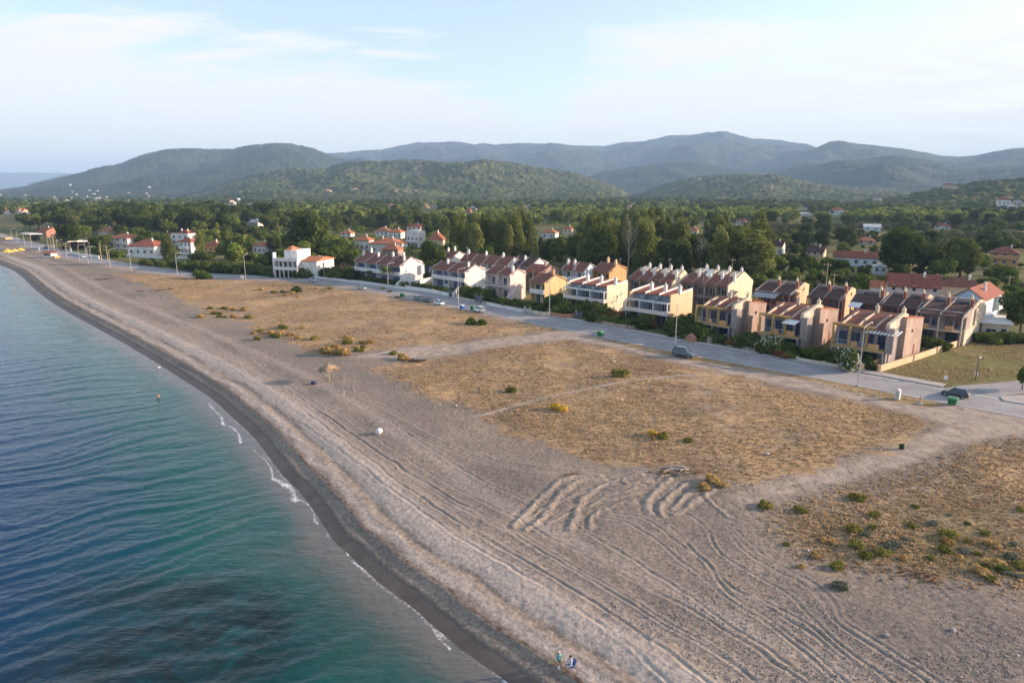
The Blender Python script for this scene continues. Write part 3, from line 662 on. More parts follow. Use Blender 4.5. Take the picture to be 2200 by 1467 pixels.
hill('hills', [(230,445),(350,432),(420,416),(480,396),(540,378),(600,369),(660,366),(710,364),(750,355),(790,351),(850,350),(900,349),(960,352),(1000,350),(1040,346),(1090,351),(1130,358),(1180,366),(1250,379),(1300,393),(1335,408),(1360,422),(1420,440)], 1400, 2900, hm_near, 'wooded hill in the middle with scattered clearings', 0.035, 300, 0.26, canopy=5.5, seed=10, gs=420)
hill('hills', [(1340,440),(1400,405),(1450,391),(1500,381),(1545,376),(1600,375),(1660,377),(1710,386),(1770,398),(1850,408),(1950,412),(2050,418),(2200,430)], 1500, 2700, hm_near, 'wooded foothill beside the valley', 0.035, 260, 0.24, canopy=5.5, seed=11, gs=380)
hill('hills', [(1600,458),(1700,450),(1760,446),(1830,434),(1880,427),(1930,422),(1990,411),(2040,400),(2090,394),(2140,389),(2200,385),(2350,374),(2550,372),(2800,392)], 700, 1350, hm_near, 'dark wooded slope at the right', 0.035, 260, 0.12, canopy=5.0, seed=12, gs=300)
# ---- the air: one closed even box of haze round everything
if True:
    hz_ = MB(); hz_.box(-15500, 15500, -1500, 17200, -48, max(v.co.z for h_ in HILLS for v in h_.data.vertices) + 12)
    hmt = bpy.data.materials.new('haze_air'); hmt.use_nodes = True; nt = hmt.node_tree; nt.nodes.clear()
    o_ = N(nt, 'ShaderNodeOutputMaterial'); v_ = N(nt, 'ShaderNodeVolumePrincipled')
    v_.inputs['Color'].default_value = (0.44, 0.66, 1.0, 1); v_.inputs['Density'].default_value = 0.00011; v_.inputs['Anisotropy'].default_value = 0.0
    nt.links.new(v_.outputs[0], o_.inputs['Volume'])
    ho = tag(hz_.build('haze', hmt), 'thin blue haze in the air', None, None, 'stuff')
# ================================================================== BUILDINGS
m_white = worn('white_render', (0.70,0.68,0.66), 0.85, 0.10, 0.4, streak=0.2)
m_palepink = worn('pale_pink_render', (0.70,0.58,0.54), 0.85, 0.08, 0.5, streak=0.12)
m_yellow = worn('yellow_render', (0.62,0.46,0.24), 0.85, 0.1, 0.5, streak=0.12)
m_cream = worn('cream_render', (0.70,0.60,0.44), 0.85, 0.09, 0.5, streak=0.18)
m_peach = worn('peach_render', (0.68,0.47,0.30), 0.85, 0.07, 0.4, streak=0.14)
m_orange = worn('orange_render', (0.56,0.32,0.15), 0.85, 0.08, 0.5, streak=0.12)
m_ochre = worn('ochre_render', (0.47,0.29,0.11), 0.85, 0.1, 0.5)
m_pink = worn('dusty_pink_render', (0.38,0.285,0.245), 0.9, 0.12, 0.5, streak=0.22)
m_greypk = worn('grey_pink_render', (0.33,0.28,0.265), 0.9, 0.14, 0.5, streak=0.2)
m_dred = worn('dark_red_render', (0.26,0.10,0.07), 0.9, 0.12, 0.6)
m_beige = worn('beige_render', (0.58,0.48,0.38), 0.9, 0.12, 0.5, streak=0.2)
m_lblue = worn('light_blue_render', (0.36,0.55,0.72), 0.85, 0.06, 0.5)
m_pblue = worn('pale_blue_render', (0.62,0.70,0.76), 0.85, 0.06, 0.5, streak=0.15)
m_bluew = worn('blue_paint', (0.08,0.14,0.36), 0.6, 0.08, 1.0)
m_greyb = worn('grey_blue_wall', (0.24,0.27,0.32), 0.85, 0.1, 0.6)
m_brick = worn('brick_red_wall', (0.40,0.20,0.14), 0.9, 0.14, 1.4)
m_metal = worn('galvanised_metal', (0.45,0.45,0.44), 0.5, 0.08, 1.0, spec=0.5)
m_awn = worn('white_awning_cloth', (0.72,0.71,0.70), 0.9, 0.06, 0.7)
m_grey = worn('grey_sheet', (0.30,0.30,0.32), 0.7, 0.12, 0.7)
m_dark = worn('dark_interior', (0.035,0.035,0.04), 0.9, 0.2, 0.8)
m_wood = worn('brown_wood', (0.20,0.115,0.06), 0.85, 0.15, 1.5)
m_lwood = worn('pale_wood', (0.52,0.38,0.24), 0.85, 0.15, 1.5)
m_rooft = tiles('roof_tiles', (0.20,0.085,0.062)); m_roofo = tiles('orange_roof_tiles', (0.38,0.15,0.082)); m_roofr = tiles('red_roof_tiles', (0.26,0.09,0.062)); m_roofd = tiles('dark_roof_tiles', (0.095,0.055,0.047))
m_glass, _nt, _b = principled('window_glass', (0.035,0.05,0.07), 0.12, 0.6)
m_frame = worn('window_frame_paint', (0.62,0.61,0.6), 0.6, 0.06, 1.0)

RECTS = []      # (x0, x1, y0, y1, distance) in the photo where a house shows, so no tree is planted in front of it
FOOT = []       # (x, y, r) footprints
def frame(px, py, left, right, ang, zbase=0.0):
    x, y = G(px, py, zbase); c, s = math.cos(R(ang)), math.sin(R(ang))
    def solve(dx_, dy_, target):
        lo, hi = 0.5, 60.0
        f = lambda t: toPix(x + dx_*t, y + dy_*t, zbase)[0] - target
        if f(lo) * f(hi) > 0: return 10.0
        for _ in range(40):
            m = (lo + hi) / 2
            if f(lo) * f(m) <= 0: hi = m
            else: lo = m
        return (lo + hi) / 2
    Lh = solve(-c, -s, left); D = solve(-s, c, right)
    Lh, D = min(Lh, 34), min(D, 16)
    cx_, cy_ = x + (-c*Lh/2 - s*D/2), y + (-s*Lh/2 + c*D/2)
    FOOT.append((cx_, cy_, max(Lh, D)*0.58))
    for k in (0.15, 0.38, 0.62, 0.85):
        FOOT.append((x - c*Lh*k - s*D/2, y - s*Lh*k + c*D/2, D*0.62))
    return (x, y, zbase), R(ang), Lh, D
def guard(x0, x1, y0, y1, loc): RECTS.append((x0, x1, y0, y1, math.hypot(loc[0], loc[1])))
def win(root, x, y, z, w_, h_, face='f', frame_m=None, shut=None, depth=0.06, name='window', label=None):
    """framed pane on the front ('f', outwards -y) or the right end ('r', outwards +x); shutters beside it if shut"""
    mb = MB(); t = 0.07
    def bb(a0, a1, c0, c1, d0, d1, m):
        if face == 'f': mb.box(x+a0, x+a1, y-d1, y-d0, z+c0, z+c1, m)
        else: mb.box(x+d0, x+d1, y+a0, y+a1, z+c0, z+c1, m)
    bb(0, w_, 0, t, -0.02, depth, 0); bb(0, w_, h_-t, h_, -0.02, depth, 0); bb(0, t, t, h_-t, -0.02, depth, 0); bb(w_-t, w_, t, h_-t, -0.02, depth, 0)
    if w_ > 1.1: bb(w_/2-0.03, w_/2+0.03, t, h_-t, -0.02, depth*0.9, 0)
    bb(t, w_-t, t, h_-t, -0.02, depth*0.4, 1)
    o = mb.build(name, [frame_m or m_frame, m_glass], root)
    if label: o['label'] = label
    if shut:
        for a in (-w_*0.42, w_ + w_*0.02):
            sb = MB(); 
            if face == 'f': sb.box(x+a, x+a+w_*0.4, y-depth-0.03, y+0.01, z, z+h_)
            else: sb.box(x-0.01, x+depth+0.03, y+a, y+a+w_*0.4, z, z+h_)
            so_ = sb.build('shutter', shut, o)
    return o
def chimney(roof, x, y, z0, h=1.5, w_=0.55, mat=None, cap=True):
    mb = MB(); mb.box(x-w_/2, x+w_/2, y-w_/2, y+w_/2, z0-0.4, z0+h)
    if cap:
        mb.box(x-w_*0.62, x+w_*0.62, y-w_*0.62, y+w_*0.62, z0+h-0.05, z0+h+0.1)
        mb.lathe([(w_*0.42, 0), (w_*0.34, 0.28), (0.02, 0.5)], (x, y, z0+h+0.1), 6)
    return mb.build('chimney', mat or m_white, roof)
def gable_roof(root, x0, x1, f, D, e, rg, rp, mat, ov=0.35, t=0.16, name='roof'):
    yr = f + (D-f)*rp; sl1 = (rg-e)/(yr-f); sl2 = (rg-e)/(D-yr+1e-6)
    mb = MB(); a, bb_ = f-ov, D+ov
    mb.prism([(a, e-ov*sl1), (a, e-ov*sl1+t), (yr, rg+t), (bb_, e-ov*sl2+t), (bb_, e-ov*sl2), (yr, rg)], x0, x1)
    return mb.build(name, mat, root)
def roofz(y, f, D, e, rg, rp):
    yr = f + (D-f)*rp
    return e + (rg-e)*(y-f)/(yr-f) if y <= yr else e + (rg-e)*(D-y)/(D-yr)
def gable_wall(mb, x0, x1, f, D, e, rg, rp, z0=-0.3, m=0):
    yr = f + (D-f)*rp
    mb.prism([(f, z0), (f, e+0.05), (yr, rg+0.05), (D, e+0.05), (D, z0)], x0, x1, m)
def verge(root, xs, f, D, e, rg, rp, mat, up=0.22, wd=0.16, ov=0.4):
    """raised bands that cut the roof into units"""
    yr = f + (D-f)*rp; sl1 = (rg-e)/(yr-f); sl2 = (rg-e)/(D-yr+1e-6); mb = MB()
    for x in xs:
        mb.prism([(f-ov, e-ov*sl1-0.12), (f-ov, e-ov*sl1+up), (yr, rg+up), (D+ov, e-ov*sl2+up), (D+ov, e-ov*sl2-0.12), (yr, rg-0.1)], x-wd/2, x+wd/2)
    return mb.build('gable_parapet', mat, root)
def balcony(root, x0, x1, y0, y1, z, mat, solid=True, ph=0.95, slabm=None, railm=None):
    mb = MB(); mb.box(x0, x1, y0, y1, z-0.18, z)
    if solid:
        mb.box(x0, x1, y0, y0+0.12, z, z+ph); mb.box(x0, x0+0.12, y0+0.12, y1, z, z+ph); mb.box(x1-0.12, x1, y0+0.12, y1, z, z+ph)
    o = mb.build('balcony', mat, root)
    if not solid:
        r_ = MB(); r_.box(x0, x1, y0, y0+0.05, z+ph-0.06, z+ph); r_.box(x1-0.05, x1, y0+0.05, y1, z+ph-0.06, z+ph)
        n = int((x1-x0)/0.35)
        for i in range(n+1):
            xx = x0 + (x1-x0-0.04)*i/n; r_.box(xx, xx+0.04, y0+0.005, y0+0.045, z, z+ph-0.06)
        r_.build('railing', railm or m_metal, o)
    return o

# ---------------- white and pastel gabled terraces
def gabled_terrace(corner, left, right, ang, e, rg, rp, wall, roofm, label, units=3, f=0.0, ptop=None, shut=None, balc='solid', chim=((0.2,0.4),), group=None,
                   endwin=(), stair=False, balm=None, chm=None, cat='terrace house', name='terrace_house', guardy=None, endm=None, rec=1.3):
    loc, rz, Lh, D = frame(*corner, left, right, ang)
    root = empty(name, loc, rz, label, cat, group)
    w1 = MB()
    gable_wall(w1, -Lh, 0, f+rec, D, e + (rg-e)*(rec/(D*rp)) if rec else e, rg, (D*rp-rec)/(D-rec) if rec else rp)
    # fin walls bring the ends forward to the eaves and frame the recessed front
    if rec:
        for xx in [0.0] + [-Lh*i/units for i in range(1, units)] + [-Lh+0.25]:
            w1.box(xx-0.25, xx, f, f+rec, -0.3, e-0.02)
        w1.box(-Lh+0.25, -0.25, f+0.02, f+0.14, e-0.38, e-0.03)
    w1.build('wall', wall, root)
    if endm:
        em = MB(); gable_wall(em, 0.003, 0.06, f+0.02, D-0.02, e-0.02, rg-0.03, rp); em.build('end_wall', endm, root)
    ro = gable_roof(root, -Lh-0.15, 0.15, f, D, e, rg, rp, roofm)
    verge(root, [0.0] + [-Lh*i/units for i in range(1, units)] + [-Lh], f, D, e, rg, rp, wall)
    for cx_, cy_ in chim:
        yy = f + (D-f)*cy_; chimney(ro, -Lh*cx_, yy, roofz(yy, f, D, e, rg, rp), 1.25, 0.6, chm or m_white)
    fy = f + rec
    bx = (-Lh+0.05, -0.05)
    zb = e*0.5
    if balc == 'solid': balcony(root, bx[0], bx[1], f-0.35, fy, zb, balm or wall, True)
    elif balc == 'rail': balcony(root, bx[0], bx[1], f-0.6, fy, zb, balm or wall, False)
    un = Lh/units
    for u_ in range(units):
        x0 = -Lh + u_*un
        win(root, x0+un*0.18, fy, 0.05, min(1.5, un*0.3), 2.05, 'f', None, shut, name='window')
        win(root, x0+un*0.62, fy, 0.9, min(1.1, un*0.22), 1.1, 'f', None, shut)
        win(root, x0+un*0.15, fy, zb+0.05, min(1.6, un*0.3), 2.0, 'f', None, shut)
        win(root, x0+un*0.60, fy, zb+0.05, min(1.3, un*0.26), 2.0, 'f', None, shut)
    for (yy, zz, ww, hh) in endwin:
        win(root, 0.0 if not endm else 0.06, D*yy, zz, ww, hh, 'r', None, None)
    if stair:
        mb = MB(); n = 12
        for i in range(n):
            mb.box(0.01, 1.2, D*0.12 + (n-1-i)*0.30-2.6, D*0.12 + (n-i)*0.30-2.6, -0.2, 0.2+(n-1-i)*0.0 + (n-1-i)*0.24) if False else None
        prof = [(-2.6, -0.2), (-2.6, 0.9), (D*0.35, zb+1.1), (D*0.35+1.6, zb+1.1), (D*0.35+1.6, -0.2)]
        mb.prism(prof, 1.25, 1.4); mb.prism([(a, b_-0.9 if b_ > 0.5 else b_) for a, b_ in prof], 0.08, 1.25)
        mb.build('staircase', wall, root)
    guard(left-3, right+6, corner[1] - rg*1467/math.hypot(*loc[:2]) - 8, guardy or corner[1]-8, loc)
    return root, Lh, D
PH2 = 'terraces of white houses by the coast road'
t, Lh, D = gabled_terrace((861,612), 764, 909, -44, 5.6, 7.9, 0.5, m_white, m_rooft, 'long white terrace with brown tiled roof, blue shutters and two palms in front', 4, shut=m_bluew, chim=((0.03,0.25),(0.13,0.45),(0.33,0.4),(0.60,0.3),(0.86,0.5),(0.94,0.3)), group=PH2,
    endwin=((0.22,3.6,0.5,0.7),(0.55,3.2,0.6,0.7)), stair=True, guardy=600)
dd = MB(); dd.box(0.02, 0.09, D*0.48, D*0.60, 0, 2.3); dd.build('door', m_bluew, t)
eb = MB(); eb.box(0, 0.9, D*0.86, D*0.99, 2.7, 5.3); eb.build('bay', m_white, t)
t, Lh, D = gabled_terrace((1000,625), 929, 1043, -45, 5.2, 7.0, 0.5, m_white, m_rooft, 'white house with brown roof and blank right gable, behind the curved garden wall', 2, shut=m_bluew, chim=((0.72,0.35),(0.08,0.3)), group=PH2, guardy=612)
pb = MB(); pb.box(0, 0.9, D-0.2, D-0.08, 4.4, 4.55); pb.box(0.82, 0.92, D-0.2, D-0.08, 2.6, 4.4); pb.box(0, 0.9, D-0.9, D, 2.5, 2.65); pb.build('side_balcony', m_white, t)
gabled_terrace((968,592), 904, 1008, -45, 5.4, 7.6, 0.5, m_white, m_rooft, 'white terrace with four tall chimneys just behind the blank gabled one', 3, shut=m_bluew, chim=((0.9,0.5),(0.75,0.4),(0.3,0.4),(0.15,0.5)), group=PH2, guardy=578)
gabled_terrace((1092,606), 990, 1120, -45, 5.2, 7.4, 0.5, m_white, m_rooft, 'white terrace under one long brown roof, last row before the dark grove', 4, shut=None, chim=((0.93,0.4),(0.55,0.4),(0.2,0.4)), group=PH2, guardy=582)
gabled_terrace((1139,609), 1095, 1178, -45, 5.0, 7.3, 0.5, m_white, m_roofd, 'small white gabled house with blue front above the pale pink one', 2, shut=m_bluew, chim=((0.5,0.3),), group=PH2, guardy=586)
t, Lh, D = gabled_terrace((1096,644), 1046, 1129, -46, 6.4, 7.7, 0.5, m_palepink, m_rooft, 'pale pink house with glazed balconies and an outside staircase', 2, balc='rail', balm=m_palepink, chim=((0.05,0.25),), group='pastel houses', stair=True, guardy=636)
t, Lh, D = gabled_terrace((1170,654), 1139, 1216, -46, 5.3, 7.0, 0.5, m_yellow, m_rooft, 'bright yellow gabled house right of the pale pink one', 1, balc='solid', balm=m_white, chim=((0.1,0.45),), chm=m_orange, group='pastel houses', guardy=640)
gabled_terrace((1165,625), 1128, 1200, -46, 5.2, 6.8, 0.5, m_pink, m_roofr, 'pink house with red roofs tucked behind the yellow house', 2, balc=None, chim=((0.2,0.4),), chm=m_pink, group='pastel houses', guardy=600)
gabled_terrace((1255,626), 1208, 1280, -46, 5.6, 7.6, 0.5, m_pblue, m_rooft, 'pale blue gabled house with brown roof beside the orange gable', 2, chim=((0.6,0.3),(0.9,0.3)), group='pastel houses', guardy=606)
gabled_terrace((1308,628), 1272, 1345, -46, 5.6, 7.6, 0.5, m_orange, m_rooft, 'orange house with gabled end and two stub chimneys', 1, chim=((0.05,0.4),(0.6,0.5)), chm=m_peach, group='pastel houses', guardy=606)

# ---------------- flat fronted peach and cream blocks with pergola balconies
def pergola_block(corner, left, right, ang, h, wall, front, label, units, roofm, group, chn=3, trimm=None, guardy=None, endw=True):
    loc, rz, Lh, D = frame(*corner, left, right, ang)
    root = empty('apartment_block', loc, rz, label, 'apartment block', group)
    rec = 2.4; e = h-0.7
    w1 = MB(); w1.box(-Lh, 0, rec, D, -0.3, e); w1.box(-0.3, 0, 0.7, rec, 2.6, h); w1.box(-0.3, 0, rec, D, e, h); w1.box(-0.3, 0, rec*0.4, rec, -0.3, 2.6)
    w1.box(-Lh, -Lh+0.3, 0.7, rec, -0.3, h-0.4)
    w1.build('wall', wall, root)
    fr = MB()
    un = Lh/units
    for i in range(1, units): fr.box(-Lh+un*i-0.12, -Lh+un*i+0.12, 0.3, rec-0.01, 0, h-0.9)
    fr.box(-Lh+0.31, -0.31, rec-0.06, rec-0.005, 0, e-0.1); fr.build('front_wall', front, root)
    # sloping tiled roofs between raised dividers
    ro = MB(); ro.prism([(rec-0.5, e+0.02), (rec-0.5, e+0.16), (D-0.3, h+0.25), (D-0.3, h+0.1)], -Lh+0.05, -0.32); ro = ro.build('roof', roofm, root)
    dv = MB()
    for i in range(units+1):
        x = min(-Lh + un*i, -0.14) if i < units else -0.15
        dv.prism([(rec-0.7, e-0.1), (rec-0.7, e+0.55), (D-0.1, h+0.62), (D-0.1, e-0.1)], x-0.09+0.002*i, x+0.09+0.002*i)
    dv.build('roof_divider', m_white if trimm is None else trimm, root)
    for k in range(chn):
        chimney(ro, -Lh + un*(k+0.98), D*0.45, h+0.2, 1.1, 0.6, trimm or m_white)
    bl = MB(); bl.box(-Lh, 0, -0.5, rec, 2.6, 2.8); bl.box(-Lh, 0, -0.5, -0.36, 2.8, 3.45); bl.box(-0.14, 0, -0.36, 0.68, 2.8, 3.45); bo = bl.build('balcony', m_palepink, root)
    pg = MB(); pg.box(-Lh, 0.05, -0.45, -0.25, 5.0, 5.22); pg.box(-Lh, 0.05, 0.55, 0.7, 5.0, 5.22)
    for i in range(units+1):
        x = -Lh + 0.1 + (Lh-0.2)*i/units
        pg.box(x-0.09, x+0.09, -0.44, -0.26, 3.45, 4.998); pg.box(x-0.07, x+0.07, -0.25, rec, 5.05, 5.2)
    pg.build('pergola', m_white, root)
    cl = MB()
    for i in range(units+1):
        x = -Lh + 0.15 + (Lh-0.3)*i/units; cl.box(x-0.12, x+0.12, -0.45, -0.2, 0, 2.598)
    cl.build('column', front, root)
    for i in range(units):
        x0 = -Lh + un*i
        win(root, x0+un*0.15, rec-0.06, 0.1, un*0.62, 2.2); win(root, x0+un*0.12, rec-0.06, 2.9, un*0.36, 2.1); win(root, x0+un*0.62, rec-0.06, 2.9, un*0.26, 2.1, shut=None)
    if endw: win(root, 0.0, D*0.5, 3.4, 0.6, 0.6, 'r')
    guard(left-3, right+3, corner[1] - h*1467/math.hypot(*loc[:2]) - 6, guardy or corner[1]-30, loc)
    return root, Lh, D
gr = 'peach and cream blocks with pergola balconies'
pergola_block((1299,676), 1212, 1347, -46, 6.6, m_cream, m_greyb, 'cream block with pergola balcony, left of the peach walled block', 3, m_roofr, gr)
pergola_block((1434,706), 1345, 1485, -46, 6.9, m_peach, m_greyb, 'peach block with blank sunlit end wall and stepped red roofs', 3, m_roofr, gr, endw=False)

# ---------------- rear blocks: long tiled roof with sunken dormer wells and rounded end
def rear_block(corner, left, right, ang, e, rg, wall, label, units, round_=False, group=None, guardy=None, awn=False):
    loc, rz, Lh, D = frame(*corner, left, right, ang)
    root = empty('apartment_block', loc, rz, label, 'apartment block', group)
    rec = 1.8; rp = 0.62
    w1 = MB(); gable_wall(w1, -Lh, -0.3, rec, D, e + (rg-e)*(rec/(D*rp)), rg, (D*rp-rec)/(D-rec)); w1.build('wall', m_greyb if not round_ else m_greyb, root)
    if round_:
        pr = [(0, -0.3), (0, e-1.2)] + [(0.4 + 1.0*(1-math.cos(a)), e-1.2 + 1.6*math.sin(a)) for a in [i*math.pi/12 for i in range(1, 7)]] + [(D*rp, rg+0.35), (D, e+0.3), (D, -0.3)]
    else:
        pr = [(0, -0.3), (0, e+0.1), (D*rp, rg+0.4), (D+0.25, e+0.3), (D+0.25, e-0.7), (D, e-0.9), (D, -0.3)]
    ew = MB(); ew.prism(pr, -0.3, 0.0); ew.build('end_wall', wall, root)
    ro = gable_roof(root, -Lh-0.1, -0.31, 0, D, e, rg, rp, m_rooft)
    verge(root, [-Lh*i/units for i in range(1, units+1)], 0, D, e, rg, rp, m_greypk, up=0.2, wd=0.26)
    un = Lh/units
    for i in range(units):
        x = -Lh + un*(i+0.55); y = D*0.42; z = roofz(y, 0, D, e, rg, rp)
        d_ = MB(); d_.prism([(y-0.3, z+0.05), (y-0.3, z+0.5), (y+2.0, z+1.15), (y+2.0, z+0.1)], x-0.9, x+0.9); d_.build('dormer', m_cream, ro)
        chimney(ro, -Lh+un*(i+0.95), D*0.25, roofz(D*0.25, 0, D, e, rg, rp), 1.5, 0.55, m_white); chimney(ro, -Lh+un*(i+0.8), D*0.6, roofz(D*0.6, 0, D, e, rg, rp), 1.1, 0.5, m_white)
        win(root, -Lh+un*i+un*0.15, rec, 2.9, un*0.5, 2.0); win(root, -Lh+un*i+un*0.2, rec, 0.1, un*0.5, 2.1)
    f_ = MB()
    for i in range(units+1): f_.box(-Lh+un*i*0.98, -Lh+un*i*0.98+0.2, 0.2, rec, -0.2, e-0.1)
    f_.box(-Lh, -0.31, 0.25, 0.45, e-0.5, e-0.25); f_.box(-Lh, -0.31, 0.1, rec, 2.7, 2.9); f_.build('front_frame', m_greypk, root)
    guard(left, right+2, corner[1] - (rg+0.5)*1467/math.hypot(*loc[:2]) - 6, corner[1]-40 if not guardy else guardy, loc)
    return root
rear_block((1440,660), 1349, 1483, -46, 6.0, 8.2, m_cream, 'row with rounded cream end wall behind the peach block', 4, True, 'long tiled rows behind', 632)
rear_block((1561,670), 1462, 1613, -46, 6.0, 8.4, m_cream, 'long tiled row with cream gable end and satellite dishes', 4, False, 'long tiled rows behind', 650)

# ---------------- orange framed modern terraces
def framed_terrace(corner, left, right, ang, h, label, units, group, awning=None, saw=3, main=None, guardy=None, dark=False):
    loc, rz, Lh, D = frame(*corner, left, right, ang)
    root = empty('modern_terrace', loc, rz, label, 'terrace house', group)
    endm = main or m_pink; rec = 2.0; un = Lh/units; ff = 0.42*D
    w1 = MB()
    # end wall steps back: grey front portion, then the curved pink portion behind standing 0.5 m proud
    w1.box(-Lh, -0.001, rec, D*0.98, -0.3, h-1.0); w1.build('wall', m_greypk, root)
    ew = MB(); ew.box(-0.3, 0.0, 0.9, ff, -0.3, h-0.55); ew.build('end_wall', m_greypk, root)
    pw = MB(); n = 8
    prof = [(ff + (D-ff)*i/n, 0.55 + 0.25*abs(math.cos(math.pi*i/n*0.9))) for i in range(n+1)]
    for (a0, p0), (a1, p1) in zip(prof[:-1], prof[1:]):
        z0 = h+0.25 - 1.1*(a0-ff)/(D-ff); z1 = h+0.25 - 1.1*(a1-ff)/(D-ff)
        pw.add([(0.0,a0,-0.3),(p0,a0,-0.3),(p1,a1,-0.3),(0.0,a1,-0.3),(0.0,a0,z0),(p0,a0,z0),(p1,a1,z1),(0.0,a1,z1)], [(0,3,2,1),(4,5,6,7),(0,1,5,4),(1,2,6,5),(2,3,7,6),(3,0,4,7)])
    pw.build('curved_wall', endm, root)
    cp = MB()
    for (a0, p0), (a1, p1) in zip(prof[:-1], prof[1:]):
        z0 = h+0.253 - 1.1*(a0-ff)/(D-ff); z1 = h+0.253 - 1.1*(a1-ff)/(D-ff)
        cp.add([(-0.15,a0,z0),(p0+0.08,a0,z0),(p1+0.08,a1,z1),(-0.15,a1,z1),(-0.15,a0,z0+0.15),(p0+0.08,a0,z0+0.15),(p1+0.08,a1,z1+0.15),(-0.15,a1,z1+0.15)], [(0,3,2,1),(4,5,6,7),(0,1,5,4),(1,2,6,5),(2,3,7,6),(3,0,4,7)])
    cp.build('coping', m_roofo, root)
    ro = MB(); ro.prism([(0.6, h-1.25), (0.6, h-1.1), (D*0.6, h+0.45), (D*0.6, h+0.3)], -Lh, -0.02); ro.prism([(D*0.6, h+0.28), (D*0.6, h+0.42), (D+0.2, h-0.75), (D+0.2, h-0.9)], -Lh, -0.02)
    ro = ro.build('roof', m_rooft, root)
    # triangular party-wall fins
    fn = MB()
    for i in range(saw):
        x = -Lh + un*0.25 + (Lh-0.5)*i/saw
        fn.prism([(rec*0.4, h-1.4), (rec*0.4+0.2, h-0.75), (D*0.26, h-0.02), (D*0.5, h+0.36), (D*0.5, h-0.8)], x-0.08, x+0.08)
    fn.prism([(rec*0.4, h-1.4), (rec*0.4+0.3, h-0.1), (D*0.5, h+0.95), (D*0.62, h+0.5), (D*0.62, h-0.8)], -0.5, 0.05)
    fn.build('parapet_fin', m_beige, root)
    for i in range(units): chimney(ro, -Lh + un*(i+0.9), D*0.55, h+0.35, 1.0, 0.5, m_cream if i % 2 else m_beige)
    # orange frame round the upper floor
    of = MB(); z1, z0 = h-0.95, 2.75
    for i in range(units*2):
        x = -Lh + (Lh-0.25)*i/(units*2-1)
        if i >= units*2-1: continue
        of.box(x, x+0.28, -0.35, -0.05, z0, z1)
    of.box(-Lh, -0.22*Lh, -0.35, -0.05, z1, z1+0.35); of.box(-Lh, 0, -0.35, -0.05, z0-0.3, z0)
    of.build('orange_frame', m_ochre, root)
    bp_ = MB(); bp_.box(-Lh, 0, -0.3, rec, 2.3, 2.44); bo = bp_.build('balcony', m_beige, root)
    pr = MB(); pr.box(-0.30*Lh, -0.10*Lh, -0.37, -0.2, z0+0.01, z0+0.9); pr.box(-Lh*0.62, -Lh*0.5, -0.37, -0.2, z0+0.01, z0+0.9); pr.build('parapet', m_orange, bo)
    rl = MB(); rl.box(-Lh, -Lh*0.62, -0.22, -0.18, z0+0.82, z0+0.88); rl.box(-Lh*0.5, -0.3*Lh, -0.22, -0.18, z0+0.82, z0+0.88)
    for i in range(12): rl.box(-Lh + Lh*0.058*i, -Lh + Lh*0.058*i+0.03, -0.215, -0.185, z0, z0+0.82)
    rl.build('railing', m_metal, bo)
    col_ = MB()
    for i in range(units+1):
        x = -Lh + (Lh-0.3)*i/units; col_.box(x, x+0.26, -0.25, 0.0, -0.2, 2.3)
    col_.build('column', m_greyb, root)
    tw = MB(); tw.box(-0.02, 1.1, 0.1, 0.9, 2.3, h-0.6); tw.box(0.4, 0.65, 0.15, 0.45, -0.2, 2.3); tw.build('corner_bay', m_greypk, root)
    for i in range(units):
        x0 = -Lh + un*i
        win(root, x0+un*0.1, rec, 0.1, un*0.5, 2.1, frame_m=m_bluew); win(root, x0+un*0.08, rec, 2.6, un*0.34, 2.2, frame_m=m_bluew); win(root, x0+un*0.56, rec, 2.6, un*0.34, 2.2, frame_m=m_bluew)
    win(root, prof[3][1]-0.02, prof[3][0]+0.2, h*0.62, 0.7, 0.5, 'r', frame_m=m_dark)
    dm_ = MB(); dm_.box(prof[5][1]-0.3, prof[5][1]+0.05, prof[5][0], prof[5][0]+0.9, -0.1, 2.0); dm_.build('door', m_dred, root)
    if awning:
        aw = MB(); x0 = -Lh*0.36; aw.prism([(-1.6, h-1.75), (-1.6, h-1.68), (rec, h-1.0), (rec, h-1.07)], x0, -0.3)
        if awning == 'slats':
            aw = MB()
            for i in range(9): aw.prism([(-0.7, h-1.6), (-0.7, h-1.5), (rec, h-1.1), (rec, h-1.2)], x0+i*0.55, x0+i*0.55+0.3)
        aw.build('awning', m_awn, root)
    guard(left-3, right+2, corner[1] - h*1467/math.hypot(*loc[:2]) - 8, corner[1]-24 if not guardy else guardy, loc)
    return root, Lh, D
gf_ = 'orange framed terraces along the road'
framed_terrace((1567,731), 1493, 1634, -46, 6.6, 'orange framed terrace nearest the peach block, no awning', 2, gf_, None)
framed_terrace((1714,757), 1628, 1786, -46, 6.8, 'orange framed terrace with a flat white awning over its balcony', 2, gf_, 'cloth')
framed_terrace((1896,790), 1783, 1965, -46, 7.0, 'orange framed terrace at the end of the row with striped awning', 2, gf_, 'slats')

